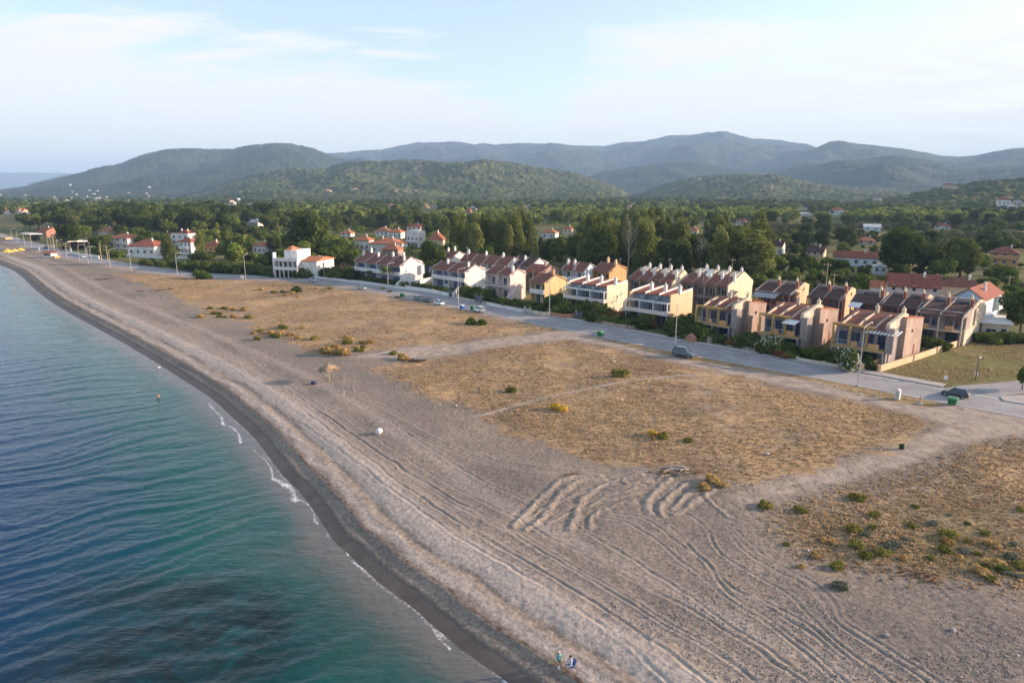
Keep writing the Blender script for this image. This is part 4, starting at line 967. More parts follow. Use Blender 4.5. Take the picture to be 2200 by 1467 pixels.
# ---------------- dark red rear terraces
def rear_terrace(corner, left, right, ang, h, label, units, group, awn=None, bigend=False, guardy=None):
    loc, rz, Lh, D = frame(*corner, left, right, ang)
    root = empty('rear_terrace', loc, rz, label, 'terrace house', group); un = Lh/units; rec = 2.2
    w1 = MB(); w1.box(-Lh, -0.3, rec, D, -0.3, h-0.7)
    if bigend: w1.box(-0.3, 0, rec, D, -0.3, h-0.9)
    w1.build('wall', m_dred if not bigend else m_greypk, root)
    ew = MB(); ew.prism([(D*0.35, -0.3), (D*0.35, h-0.6), (D*0.72, h+1.0), (D, h+0.3), (D, -0.3)], -0.29, 0.02); ew.build('end_gable', m_peach if not bigend else m_beige, root)
    win(root, 0.02, D*0.66, h-0.9, 0.6, 0.8, 'r', frame_m=m_ochre)
    ro = MB(); ro.prism([(-0.2, h-1.4), (-0.2, h-1.25), (D*0.5, h+0.15), (D*0.5, h)], -Lh, -0.31); ro.prism([(D*0.72, h+0.7), (D*0.72, h+0.86), (D+0.2, h+0.2), (D+0.2, h+0.05)], -Lh, -0.31); ro = ro.build('roof', m_roofd, root)
    bk = MB(); bk.box(-Lh, -0.31, D*0.70, D*0.75, h-0.6, h+0.9)
    for i in range(units+1): bk.prism([(0.2, h-1.5), (0.2, h-0.95), (D*0.72, h+0.95), (D*0.72, h-0.6)], -Lh+un*i*0.97, -Lh+un*i*0.97+0.22)
    bk.build('roof_parapet', m_greypk, root)
    for i in range(units):
        s1 = MB(); s1.box(-Lh+un*(i+0.25), -Lh+un*(i+0.8), D*0.56, D*0.63, h+0.05, h+0.55); s1.build('skylight', m_glass, ro)
        c_ = chimney(ro, -Lh+un*(i+0.94), D*0.4, h+0.1, 1.3, 0.55, m_dred, False); 
        chimney(ro, -Lh+un*(i+0.86), D*0.45, h+0.1, 1.7, 0.4, m_cream)
        win(root, -Lh+un*i+un*0.12, rec, 2.8, un*0.34, 2.1, frame_m=m_bluew); win(root, -Lh+un*i+un*0.55, rec, 2.8, un*0.34, 2.1, frame_m=m_bluew)
        win(root, -Lh+un*i+un*0.2, rec, 0.1, un*0.5, 2.2, frame_m=m_bluew)
    fr = MB(); fr.box(-Lh, 0, -0.2, rec, 2.4, 2.6)
    for i in range(units+1):
        x = -Lh + (Lh-0.25)*i/units; fr.box(x, x+0.22, -0.15, 0.1, -0.2, 2.4); fr.box(x, x+0.2, -0.15, 0.1, 2.6, h-1.25)
    fr.build('front_frame', m_brick if not bigend else m_beige, root)
    pp = MB(); pp.box(-Lh*0.95, -Lh*0.7, -0.25, -0.08, 2.6, 3.5); pp.box(-Lh*0.35, -Lh*0.18, -0.25, -0.08, 2.6, 3.5); pp.build('parapet', m_orange, root)
    if bigend:
        bw = MB(); bw.box(0.0, 0.35, 0.6, D, -0.3, 2.9); bw.box(0.0, 0.34, D*0.5, D, 2.9, h-0.5); bw.build('side_wall', m_beige, root)
    if awn:
        a = MB(); a.prism([(-2.2, h-2.1), (-2.2, h-2.0), (0.6, h-1.0), (0.6, h-1.1)], -Lh*0.95, -Lh*0.3 if awn == 'big' else -Lh*0.55); a.build('awning', m_grey if awn == 'big' else m_awn, root)
    guard(left-1, right+2, corner[1] - (h+1)*1467/math.hypot(*loc[:2]) - 4, corner[1]-45 if not guardy else guardy, loc)
    return root
gq = 'dark red terraces in the second row'
rear_terrace((1694,684), 1617, 1733, -46, 6.4, 'dark red terrace with big grey awning roof, left end of the second row', 2, gq, 'big', guardy=650)
rear_terrace((1800,697), 1729, 1832, -46, 6.4, 'dark red terrace second from the left in the second row', 2, gq, None, guardy=655)
rear_terrace((1884,708), 1822, 1903, -46, 6.4, 'dark red terrace with short white awning, behind the striped awning house', 1, gq, 'small', guardy=660)
rear_terrace((1965,720), 1886, 1996, -46, 6.4, 'dark red terrace with timber posts, next to the field end house', 2, gq, None, guardy=665)
rear_terrace((2062,744), 1962, 2106, -46, 6.5, 'last terrace by the dry field with tall beige side wall', 2, gq, None, True, guardy=735)

# ---------------- single houses further off
def cottage(l, r, by, wh, rh, kind, wall, roofm, label, ang=-40, name='house', cat='house', group=None, annex=None, nwin=3, chim=1, top=None, dep=0.8, storeys=1, ridge='x'):
    c_, s_ = math.cos(R(ang)), math.sin(R(ang))
    # width on screen = L*cos + D*|sin| with D = dep*L
    if r-l < 36: e_ = (r-l)*0.2; l -= e_; r += e_; wh = wh*0.72; storeys = 1
    x, y = G((l+r)/2, by); z = toPix(x, y, 0)[2]; wm = (r-l)/FPX*z
    Lh = wm/(abs(c_) + dep*abs(s_)); D = dep*Lh
    ox = x + c_*Lh/2 + s_*D/2; oy = y + s_*Lh/2 + D*0.15
    ox = x + (c_*Lh/2 + s_*D/2)*1.0
    root = empty(name, (ox, oy, 0), R(ang), label, cat, group)
    cxw, cyw = ox - c_*Lh/2 - s_*D/2, oy - s_*Lh/2 + c_*D/2
    FOOT.append((cxw, cyw, max(Lh, D)*0.5))
    o = 0.45
    w1 = MB()
    if kind == 'gable':
        w1.prism([(0, -0.3), (0, wh+0.05), (D/2, wh+rh-0.02), (D, wh+0.05), (D, -0.3)], -Lh, 0); w1.build('wall', wall, root)
        ro = gable_roof(root, -Lh-0.3, 0.3, 0, D, wh, wh+rh, 0.5, roofm, 0.4)
    elif kind == 'hip':
        w1.box(-Lh, 0, 0, D, -0.3, wh); w1.build('wall', wall, root)
        ra = min(D/2, Lh/2)*0.98
        mb = MB(); v = [(-Lh-o,-o,wh-0.12),(o,-o,wh-0.12),(o,D+o,wh-0.12),(-Lh-o,D+o,wh-0.12),(-Lh-o,-o,wh+0.04),(o,-o,wh+0.04),(o,D+o,wh+0.04),(-Lh-o,D+o,wh+0.04),(-Lh+ra,D/2,wh+rh),(-ra,D/2,wh+rh)]
        mb.add(v, [(0,3,2,1),(0,1,5,4),(1,2,6,5),(2,3,7,6),(3,0,4,7),(4,5,9,8),(5,6,9),(6,7,8,9),(7,4,8)]); ro = mb.build('roof', roofm, root)
    else:
        w1.box(-Lh, 0, 0, D, -0.3, wh); w1.build('wall', wall, root)
        mb = MB(); mb.box(-Lh-0.1, 0.1, -0.1, D+0.1, wh+0.002, wh+0.25); mb.box(-Lh*0.7, -Lh*0.25, D*0.3, D*0.8, wh+0.25, wh+rh); ro = mb.build('roof', roofm, root)
    for k in range(chim): chimney(ro, -Lh*(0.3+0.35*k), D*0.4, wh+rh*0.75, 0.9, 0.5, m_white)
    for st in range(storeys):
        z0 = 0.9 + st*2.9
        for k in range(nwin): win(root, -Lh + Lh*(k+0.35)/nwin, 0, z0, min(1.3, Lh/nwin*0.4), 1.2 if k % 2 else 1.9-0.5)
        win(root, 0, D*0.3, z0, 1.1, 1.2, 'r')
    if storeys > 1:
        mb = MB(); mb.box(-Lh, -Lh*0.2, -1.2, -0.01, 2.7, 2.85); mb.box(-Lh, -Lh*0.2, -1.2, -1.08, 2.85, 3.7); mb.build('balcony', wall, root)
    guard(l-2, r+2, by - (wh+rh)*FPX/z - 4, by - wh*FPX/z*0.35, (x, y))
    return root, Lh, D
Cc = cottage
G1 = 'houses among the trees'
Cc(267,343,549,3.9,2.6,'hip',m_white,m_roofr,'white bungalow with wide dark red hip roof beside the green lot', -12, group=G1, nwin=4)
Cc(226,292,536,5.2,1.9,'hip',m_white,m_roofo,'white two storey house with orange roofs left of the red bungalow', -20, group=G1, storeys=2)
Cc(362,420,529,6.2,1.2,'flat',m_white,m_roofr,'white two storey house with stepped roofline behind the poplar', -20, group=G1, storeys=2, chim=2)
Cc(384,420,548,5.6,1.8,'hip',m_white,m_roofr,'small white house with red hip roof in front of the stepped one', -18, group=G1, storeys=2)
Cc(440,471,543,4.2,2.0,'hip',m_orange,m_roofr,'small orange house with red roof among bright trees', -18, group=G1)
Cc(78,112,510,5.0,2.0,'gable',m_brick,m_roofr,'brick red house at the far bend of the road', -30, group=G1)
Cc(106,136,508,5.8,1.2,'flat',m_beige,m_beige,'beige flat roofed house beyond the white canopies', -30, group=G1, storeys=2)
Cc(212,240,506,3.8,2.2,'hip',m_beige,m_roofo,'small house with orange hip roof deep in the left wood', -20, group=G1)
Cc(537,557,487,4.5,2.0,'gable',m_white,m_white,'tiny white gabled house on the far side of the wood', -20, group=G1, nwin=2)
Cc(540,582,546,3.6,1.6,'hip',m_white,m_roofo,'low white house with pale orange roof left of the white villa', -20, group=G1)
Cc(760,800,538,4.6,2.0,'hip',m_white,m_roofo,'orange roofed house at the left of the red roofed cluster', -14, group=G1)
Cc(790,868,545,4.2,2.4,'hip',m_white,m_roofo,'large house under bright orange hip roof behind the white terrace', -14, group=G1, chim=2)
Cc(820,862,556,3.6,2.2,'hip',m_pink,m_roofo,'salmon house with orange roof nearest the brown tiled terrace', -14, group=G1)
Cc(810,834,507,4.0,2.2,'hip',m_white,m_roofo,'small orange roofed house standing highest in the cluster', -14, group=G1)
Cc(838,862,513,5.0,2.2,'hip',m_white,m_roofo,'tall narrow white house with orange roof in the cluster', -14, group=G1)
Cc(735,754,509,3.0,1.8,'hip',m_white,m_roofo,'tiny cottage with orange roof alone among trees', -14, group=G1, nwin=2)
Cc(872,912,533,7.6,1.0,'flat',m_white,m_white,'white three storey block beside the dark round tree', -30, group=G1, storeys=2)
Cc(874,910,507,5.6,1.8,'hip',m_cream,m_roofr,'cream house with red roof above the white block', -14, group=G1, storeys=2)
Cc(926,950,541,7.4,4.2,'hip',m_cream,m_roofo,'tall cream tower house with steep red pyramid roof', -30, group=G1, storeys=2, nwin=2, dep=1.0)
Cc(1168,1196,513,4.6,2.0,'hip',m_white,m_roofo,'white house glimpsed through the poplars', -20, group=G1, nwin=2)
Cc(1213,1230,503,4.2,2.0,'hip',m_cream,m_roofo,'tiny orange roofed house glimpsed through the grove', -20, group=G1, nwin=2)
Cc(1482,1500,506,4.4,2.0,'hip',m_beige,m_roofo,'little beige house behind the bare poplars', -20, group=G1, nwin=2)
Cc(1659,1686,548,5.6,2.0,'gable',m_white,m_roofd,'white gabled house with dark roof at the edge of the grove', -35, group=G1, storeys=2)
Cc(1744,1776,552,3.2,2.0,'gable',m_beige,m_roofd,'small beige house with brown gable among bushes', -35, group=G1)
Cc(1800,1892,572,3.2,2.0,'gable',m_pblue,m_roofr,'long low pale house with dark red roof left of the great round trees', -24, group=G1, nwin=5, dep=0.35)
Cc(1884,1906,590,3.6,0.8,'flat',m_pblue,m_white,'pale blue shed with white roof by the great round trees', -24, group=G1, nwin=2)
Cc(1852,1884,527,3.0,1.8,'hip',m_beige,m_roofo,'small house with orange roof on the path to the valley', -24, group=G1, nwin=2)
Cc(2138,2204,572,4.6,2.4,'hip',m_orange,m_roofr,'bright orange house with red hip roof at the right edge', -34, group=G1, storeys=2)
Cc(1866,1895,497,4,1.6,'gable',m_pblue,m_white,'pale blue farmhouse in the valley fields', -24, group=G1, nwin=2)
Cc(2017,2046,493,3.4,1.8,'hip',m_white,m_roofr,'white farmhouse beside the ploughed field', -24, group=G1, nwin=2)
Cc(1918,2026,660,5.0,2.6,'gable',m_palepink,m_roofr,'pink two storey house with wide red gable roof behind the dark red terraces', -24, group=G1, storeys=2, nwin=5, dep=0.5)
Cc(1874,1922,645,3.6,1.2,'gable',m_white,m_roofo,'low white annexe with orange roof left of the pink gabled house', -24, group=G1, nwin=4, dep=0.5)
Cc(2030,2120,655,4.4,2.0,'hip',m_beige,m_rooft,'beige house with mixed brown roofs behind the light blue house', -24, group=G1, nwin=3, dep=0.6)
# hillside houses
bpy.context.view_layer.update()
def hillhouse(px, py, D1, w_, wh, rh, wall, roofm, label, group='far houses on the hills', wins=True):
    u = (px-1100)/FPX; v = (py-733.5)/FPX
    dr = Vector((u, math.cos(PITCH) - v*math.sin(PITCH), -math.sin(PITCH) - v*math.cos(PITCH))).normalized(); best = None
    for hh in HILLS:
        ok, lc, _, _ = hh.ray_cast((0, 0, CAM_H), dr)
        if ok and lc.z > 0 and (best is None or lc.length < best.length): best = lc.copy()
    if dr.z < 0:
        tg = -CAM_H/dr.z
        if best is None or tg*math.hypot(dr.x, dr.y) < math.hypot(best.x, best.y): best = Vector((dr.x*tg, dr.y*tg, 0))
    if best is None: return
    x, y, z = best; kk = min(1.3, max(0.6, y/D1)); w_ *= kk; hpx = (wh+rh)*FPX/y; RECTS.append((px-w_*.4*FPX/y, px+w_*.4*FPX/y, py-hpx, py-hpx*.2, y))
    root = empty('hill_house', (x, y, z), R(-25), label, 'house', group)
    mb = MB(); mb.box(-w_/2, w_/2, -w_*0.3, w_*0.3, -wh, wh); mb.box(w_*0.5, w_*0.9, -w_*0.2, w_*0.2, -wh, wh*0.6); mb.build('wall', wall, root)
    mb = MB(); o = 0.5; mb.add([(-w_/2-o,-w_*0.3-o,wh+0.01),(w_/2+o,-w_*0.3-o,wh+0.01),(w_/2+o,w_*0.3+o,wh+0.01),(-w_/2-o,w_*0.3+o,wh+0.01),(-w_*0.2,0,wh+rh),(w_*0.2,0,wh+rh)], [(0,3,2,1),(0,1,5,4),(1,2,5),(2,3,4,5),(3,0,4)])
    mb.box(w_*0.5+0.01, w_*0.92, -w_*0.22, w_*0.22, wh*0.6+0.01, wh*0.6+0.3); mb.build('roof', roofm, root)
    for k in ((-0.3, 0.05, 0.3) if wins else ()): win(root, w_*k-0.8, -w_*0.3, wh*0.25, 1.6, 1.6)
for a in [(2155,441,1010,16,5,3,m_white,m_roofr,'white two storey house on the dark right slope'), (2185,443,1000,11,4,2,m_beige,m_grey,'grey house at the right end of the dark slope'), (2172,449,985,8,3,1,m_white,m_white,'small white outbuilding below the pair of slope houses'),
          (2037,404,1240,16,4,3,m_beige,m_roofr,'house with red roof on the crest of the dark slope'), (1883,428,1150,9,3,2,m_palepink,m_roofr,'small pink roofed hut on the lower crest'),
          (1797,460,900,18,4,3,m_white,m_roofo,'white villa with orange roof at the foot of the right slope'), (1730,446,1100,13,4,2,m_white,m_white,'white house on the knoll above the valley'), (1715,447,1110,8,3,2,m_white,m_roofr,'little red roofed house left of the knoll house'),
          (1728,464,900,14,2.5,1,m_white,m_white,'low white walls at the foot of the knoll'), (1976,473,800,10,2.5,1.5,m_pblue,m_pblue,'pale shed in the terraced fields'),
          (320,404,2700,9,4,2,m_white,m_white,'lone white house on the left mountain'), (150,399,3000,7,6,2,m_pblue,m_white,'pale tower house low on the left mountain'), (492,437,1650,20,5,3,m_white,m_roofr,'largest house of the hillside hamlet'), (480,433,1700,14,4,3,m_palepink,m_roofo,'upper pink house of the hillside hamlet'),
          (510,432,1720,12,4,2,m_white,m_white,'white house at the top right of the hamlet'), (359,436,1600,12,4,2,m_white,m_white,'white cottage below the left mountain'), (500,440,1600,10,3,2,m_white,m_roofr,'lower house of the hillside hamlet'), (533,441,1560,10,4,2,m_white,m_white,'white house right of the hamlet'),
          (838,447,1480,15,4,3,m_palepink,m_roofo,'pink house with orange roof at the foot of the middle hill'), (912,447,1480,12,3,2,m_beige,m_roofo,'beige house right of the pink one below the hill'), (934,446,1500,13,3,2,m_white,m_roofo,'white house below the middle hill slopes'), (1016,451,1450,10,3,2,m_white,m_white,'white cottage at the mouth of the valley'),
          (1134,445,1500,10,3,2,m_white,m_roofr,'white cottage with red roof in the valley mouth'), (1350,448,1500,13,3,2,m_white,m_roofo,'white house with orange roof in the valley gap'), (1008,462,1300,9,3,5,m_palepink,m_roofo,'pointed orange roof above the tree belt'),
          (700,411,2100,22,3,2,m_beige,m_roofo,'long low building on the bare hillside clearing'), (760,408,2150,18,3,2,m_beige,m_roofo,'low building at the right of the hillside clearing'), (1592,483,1000,12,3,2,m_white,m_roofr,'white house with red roof beyond the bare poplars')]:
    hillhouse(*a)
rng0 = random.Random(5)
for i in range(26):
    px = rng0.uniform(4, 60); 
    hillhouse(px, 457 + rng0.uniform(-2, 3.5), rng0.uniform(960, 1060), rng0.uniform(9, 15), rng0.uniform(3, 5), 2.2, rng0.choice([m_white, m_cream, m_palepink]), m_roofo, 'orange roofed house of the distant seaside town', 'houses of the distant town', False)
for i in range(22):
    px = rng0.uniform(0, 330)
    py = rng0.uniform(410, 432) + abs(px-120)*0.0
    hillhouse(px, py, 2560 + (432-py)*25, rng0.uniform(6, 11), rng0.uniform(2.2, 3.2), 1.4, rng0.choice([m_white, m_beige, m_palepink]), rng0.choice([m_roofo, m_white]), 'pale house scattered on the lower slope of the left mountain', 'houses scattered under the left mountain', False)

# ---------------- light blue house: ridge runs inland
loc, rz, Lh, D = frame(2107, 697, 2040, 2177, -46)
t = empty('house', loc, rz, 'light blue house with red roof at the right of the terraces', 'house', None)
w1 = MB(); w1.prismy([(-Lh, -0.3), (0, -0.3), (0, 5.2), (-Lh/2, 7.2), (-Lh, 5.2)], 0, D); w1.build('wall', m_pblue, t)
fw = MB(); fw.prismy([(-Lh+0.02, -0.2), (-0.02, -0.2), (-0.02, 5.15), (-Lh/2, 7.1), (-Lh+0.02, 5.15)], -0.05, -0.003); fw.build('gable_wall', m_lblue, t)
ro = MB(); ro.prismy([(-Lh-0.4, 4.95), (-Lh/2, 7.25), (0.4, 4.95), (0.4, 5.15), (-Lh/2, 7.45), (-Lh-0.4, 5.15)], -0.4, D+0.4); ro = ro.build('roof', m_roofr, t)
chimney(ro, -1.5, D*0.4, 6.0, 1.0); chimney(ro, -2.5, D*0.7, 6.3, 1.0)
by_ = MB(); by_.box(0, 1.0, D*0.62, D*0.85, 1.9, 5.0); by_.build('bay', m_white, t)
for yy in (0.66, 0.74): win(t, 1.0, D*yy, 3.0, 0.6, 1.5, 'r')
win(t, 0, D*0.9, 2.6, 0.6, 1.0, 'r'); win(t, -Lh*0.75, -0.05, 2.8, 1.3, 2.0); win(t, -Lh*0.35, -0.05, 2.8, 1.3, 2.0)
guard(2038, 2180, 615, 685, loc)
loc, rz, Lh, D = frame(2165, 730, 2106, 2200, -30)
t = empty('house', loc, rz, 'low beige house with roof terrace below the light blue one', 'house', None)
w1 = MB(); w1.box(-Lh, 0, 0, D, -0.3, 2.9); w1.build('wall', m_beige, t)
ro = MB(); ro.box(-Lh-0.5, 0.5, -0.5, D+0.3, 2.902, 3.1); ro.box(-Lh, -Lh*0.5, D*0.4, D, 3.1, 3.7); ro.build('roof', m_white, t)
win(t, -Lh*0.85, 0, 0.9, 1.8, 1.0); win(t, -Lh*0.3, 0, 0.1, 1.0, 2.0); win(t, 0, D*0.3, 0.9, 1.0, 1.1, 'r')
guard(2104, 2200, 680, 715, loc)
# ---------------- white modern villa by the bend
loc, rz, Lh, D = frame(640, 598, 588, 692, -14)
t = empty('villa', loc, rz, 'white modern villa with columned balconies and roof terrace near the bend', 'house', None)
w1 = MB(); w1.box(-Lh, 0, 1.6, D, -0.3, 5.6); w1.box(-Lh, -Lh+0.4, 0, 1.6, -0.3, 8.0); w1.box(-Lh, -Lh*0.45, D*0.45, D, 5.6, 8.2); w1.box(-Lh*0.05, 0, 0, 1.6, -0.3, 5.4); w1.build('wall', m_white, t)
ro = MB(); ro.box(-Lh+0.4, 0.2, -0.1, 1.59, 5.4, 5.7); ro.box(-Lh+0.4, 0.2, -0.1, 0.05, 5.7, 6.4); ro.box(0.02, 0.2, 0.05, D*0.4, 5.7, 6.3); ro.build('roof_terrace', m_white, t)
tr_ = MB(); tr_.add([(-Lh,D*0.45,8.21),(-Lh*0.7,D*0.45,8.21),(-Lh*0.7,D*0.85,8.21),(-Lh,D*0.85,8.21),(-Lh*0.85,D*0.65,9.6)], [(0,3,2,1),(0,1,4),(1,2,4),(2,3,4),(3,0,4)]); tr_.build('roof', m_roofo, t)
sw_ = MB(); sw_.box(0.0, 5.5, 2.5, D*0.9, -0.3, 5.2); sw_.build('side_wing', m_white, t)
sr_ = MB(); sr_.prism([(2.2, 5.22), (2.2, 5.35), (D*0.5, 6.5), (D*0.95, 5.35), (D*0.95, 5.22)], -0.1, 5.8); sr_.build('wing_roof', m_roofo, t)
balcony(t, -Lh+0.4, 0, -0.1, 1.6, 2.75, m_white, True, 0.8)
cl = MB()
for i in range(6):
    x = -Lh+0.6 + (Lh-1.0)*i/5; cl.box(x, x+0.25, 0, 0.22, 0, 2.55); cl.box(x, x+0.25, 0, 0.22, 3.56, 5.38)
cl.build('column', m_white, t)
for i in range(4): win(t, -Lh+1.0+i*(Lh-1)/4, 1.6, 3.0, 1.4, 2.0); win(t, -Lh+1.0+i*(Lh-1)/4, 1.6, 0.2, 1.4, 2.0)
win(t, 5.5, D*0.4, 2.9, 1.2, 1.6, 'r')
guard(585, 694, 526, 578, loc)
# ================================================================== PLANTS
def leaf_mat(name, cd, cm, cl, trans=0.25):
    m = bpy.data.materials.new(name); m.use_nodes = True; nt = m.node_tree; nt.nodes.clear(); L = nt.links.new
    o = N(nt, 'ShaderNodeOutputMaterial'); d = N(nt, 'ShaderNodeBsdfDiffuse'); t = N(nt, 'ShaderNodeBsdfTranslucent'); mx = N(nt, 'ShaderNodeMixShader'); mx.inputs[0].default_value = trans
    a = N(nt, 'ShaderNodeAttribute'); a.attribute_name = 'tint'
    oi = N(nt, 'ShaderNodeObjectInfo')
    r = ramp(nt, [(0.0, cd), (0.5, cm), (1.0, cl)])
    v = math_(nt, 'MULTIPLY_ADD', oi.outputs['Random'], 0.5, math_(nt, 'MULTIPLY_ADD', a.outputs['Fac'], 0.75, -0.15), clamp=True)
    L(v, r.inputs[0]); L(r.outputs[0], d.inputs[0]); L(r.outputs[0], t.inputs[0])
    L(d.outputs[0], mx.inputs[1]); L(t.outputs[0], mx.inputs[2]); L(mx.outputs[0], o.inputs[0])
    return m
lf_dark = leaf_mat('leaf_dark_green', (0.030,0.052,0.016), (0.078,0.112,0.032), (0.19,0.21,0.062), 0.35)
lf_mid = leaf_mat('leaf_mid_green', (0.048,0.080,0.018), (0.115,0.16,0.036), (0.24,0.27,0.068), 0.35)
lf_brt = leaf_mat('leaf_bright_green', (0.07,0.11,0.022), (0.13,0.18,0.038), (0.22,0.26,0.06))
lf_oliv = leaf_mat('leaf_olive', (0.05,0.06,0.028), (0.09,0.10,0.045), (0.16,0.16,0.08))
lf_pop = leaf_mat('leaf_poplar', (0.065,0.090,0.024), (0.155,0.185,0.052), (0.30,0.30,0.11), 0.38)
lf_scrub = leaf_mat('leaf_scrub', (0.085,0.095,0.026), (0.18,0.18,0.045), (0.34,0.30,0.09))
lf_grey = leaf_mat('leaf_grey_green', (0.10,0.115,0.085), (0.16,0.175,0.13), (0.25,0.26,0.20))
lf_straw = leaf_mat('leaf_straw', (0.24,0.155,0.06), (0.42,0.28,0.11), (0.62,0.46,0.22))
lf_flow = leaf_mat('flower_white', (0.55,0.52,0.45), (0.68,0.65,0.58), (0.8,0.78,0.72), 0.1)
lf_rust = leaf_mat('leaf_rust', (0.12,0.055,0.025), (0.2,0.095,0.04), (0.32,0.17,0.08))
lf_yel = leaf_mat('flower_yellow', (0.36,0.24,0.03), (0.55,0.37,0.05), (0.68,0.5,0.12))
bark = worn('bark', (0.16,0.12,0.09), 0.95, 0.2, 2.0); bark_pale = worn('pale_bark', (0.36,0.31,0.25), 0.95, 0.2, 2.0)

def leafmesh(name, mats, lobes, n, size, seed, flat=0.35, fl=0.0, droop=0.0):
    """leaf clumps on the shells of irregular lobes; lobes: (x, y, z, rx, ry, rz)"""
    g = np.random.default_rng(seed); Lb = np.array(lobes, float)
    wgt = (Lb[:,3]*Lb[:,4]*Lb[:,5])**(2/3); k = g.choice(len(Lb), n, p=wgt/wgt.sum())
    d = g.normal(size=(n,3)); d /= np.linalg.norm(d, axis=1)[:,None]
    # noisy shell radius gives bumps and holes
    hole = np.sin(d[:,0]*5+k*1.7)*np.sin(d[:,1]*5.3+k)*np.sin(d[:,2]*4.7+k*2.3)
    rad = 0.72 + 0.33*g.random(n)**0.6 + 0.22*hole
    c = Lb[k,:3] + d*Lb[k,3:]*rad[:,None]
    nrm = d + g.normal(size=(n,3))*0.55; nrm /= np.linalg.norm(nrm, axis=1)[:,None]
    a = np.cross(nrm, g.normal(size=(n,3))); a /= np.linalg.norm(a, axis=1)[:,None]; b = np.cross(nrm, a)
    sz = size*(0.6+0.8*g.random(n)); a *= sz[:,None]*0.5; b *= (sz*(0.6+0.4*g.random(n)))[:,None]*0.5
    bend = nrm*(sz*0.16)[:,None]
    V = np.stack([c-a-b*0.6, c-b*0.9+bend, c+a-b*0.3, c+a*0.7+b, c-a*0.4+b*0.9+bend*0.5], 1).reshape(-1,3)
    F = np.arange(n*5).reshape(n,5)
    lt = g.random(len(Lb))*0.5
    zn = (c[:,2]-c[:,2].min())/(np.ptp(c[:,2])+1e-6)
    tint = np.clip(lt[k] + g.random(n)*0.5, 0, 1)
    o = np_mesh(name, V, F, mats[0], False, dict(tint=np.repeat(tint, 5)))
    for mm in mats[1:]: o.data.materials.append(mm)
    if len(mats) > 1:
        mi = ((g.random(n) < fl) & (rad > 0.85)).astype(np.int32); o.data.polygons.foreach_set('material_index', mi)
    return o
def lobes_round(r_, h0, h1, n, seed, sq=1.0):
    g = random.Random(seed); out = []
    cz = (h0+h1)/2; hh = (h1-h0)/2
    out.append((0, 0, cz, r_*0.62, r_*0.62, hh*0.7))
    for i in range(n):
        a = g.uniform(0, 6.28); e = g.uniform(-0.75, 1.0); rr_ = r_*g.uniform(0.45, 0.72)*math.sqrt(max(0.1, 1-(e*0.85)**2))
        s = r_*g.uniform(0.26, 0.46)
        out.append((rr_*math.cos(a), rr_*math.sin(a), cz+e*hh*0.66, s, s, s*g.uniform(0.7, 1.0)*min(1.4, hh/r_)*sq))
    return out
def lobes_tall(r_, h0, h1, n, seed):
    g = random.Random(seed); out = []
    for i in range(n):
        t = (i+0.5)/n; z = h0 + (h1-h0)*t; prof = math.sin(math.pi*min(1, 0.16+0.76*t))**0.5*(1 - 0.12*t)
        for _ in range(2):
            a = g.uniform(0, 6.28); o = r_*prof*g.uniform(0.15, 0.62); s = r_*g.uniform(0.30, 0.55)*(0.5+0.5*prof)
            out.append((o*math.cos(a), o*math.sin(a), z+g.uniform(-.5,.5), s, s, s*g.uniform(1.0, 1.9)))
    return out
def trunk_mb(h, r0, seed, lobes, lean=0.03, nb=5):
    g = random.Random(seed); mb = MB()
    top = (h*lean*g.uniform(-1,1)*3, h*lean*g.uniform(-1,1)*3, h)
    pts = [(0,0,-0.4), (top[0]*0.3, top[1]*0.2, h*0.35), (top[0]*0.6, top[1]*0.7, h*0.7), top]
    mb.tube(pts, [r0*1.3, r0, r0*0.7, r0*0.25], 7)
    for lb in (lobes[1:nb+1] if len(lobes) > nb else lobes):
        z = h*g.uniform(0.35, 0.65); mb.tube([(top[0]*0.4, top[1]*0.4, z), (lb[0]*0.5, lb[1]*0.5, (z+lb[2])/2+0.3), (lb[0], lb[1], lb[2])], [r0*0.45, r0*0.3, r0*0.1], 5)
    return mb
def make_tree(name, cat, leaf, lobes, n, size, h, r0, seed, barkm=None, nb=6):
    root = empty(name, (0,0,-500)); root['category'] = cat
    trunk_mb(h, r0, seed, lobes, nb=nb).build('trunk', barkm or bark, root)
    c = leafmesh('crown', [leaf], lobes, n, size, seed); c.parent = root; KIDS.setdefault(root.name, []).append(c)
    return root
PROTO = {
 'dark': [make_tree('broadleaf_tree', 'tree', lf_dark, lobes_round(4.6, 2.2, 11.5, 15, s), 3400, 0.62, 9, 0.28, s) for s in (1, 2, 3)],
 'mid':  [make_tree('leafy_tree', 'tree', lf_mid, lobes_round(3.8, 1.4, 8.6, 13, s), 2600, 0.55, 7, 0.2, s) for s in (4, 5, 6)],
 'brt':  [make_tree('young_tree', 'tree', lf_brt, lobes_round(2.6, 0.8, 5.6, 9, s), 1500, 0.45, 4.5, 0.14, s) for s in (7, 8)],
 'oliv': [make_tree('olive_tree', 'tree', lf_oliv, lobes_round(2.5, 0.8, 4.8, 9, s), 1300, 0.42, 4, 0.18, s) for s in (9, 10)],
 'pop':  [make_tree('poplar_tree', 'tree', lf_pop, lobes_tall(4.4, 1.4, 18.0, 11, s), 4400, 0.62, 17.5, 0.26, s, bark_pale, 9) for s in (11, 12, 13)],
 'great':[make_tree('great_tree', 'tree', lf_dark, lobes_round(8.0, 1.6, 16.5, 30, s), 9500, 0.72, 13, 0.55, s, nb=10) for s in (14, 15)],
}
HT = dict(dark=11.5, mid=8.6, brt=5.6, oliv=4.8, pop=18.5, great=16.5); RD = dict(dark=4.8, mid=4.0, brt=2.7, oliv=2.6, pop=4.2, great=8.0)
used_proto = set(); COUNT = {}
rt = random.Random(77)
PLANTED = []
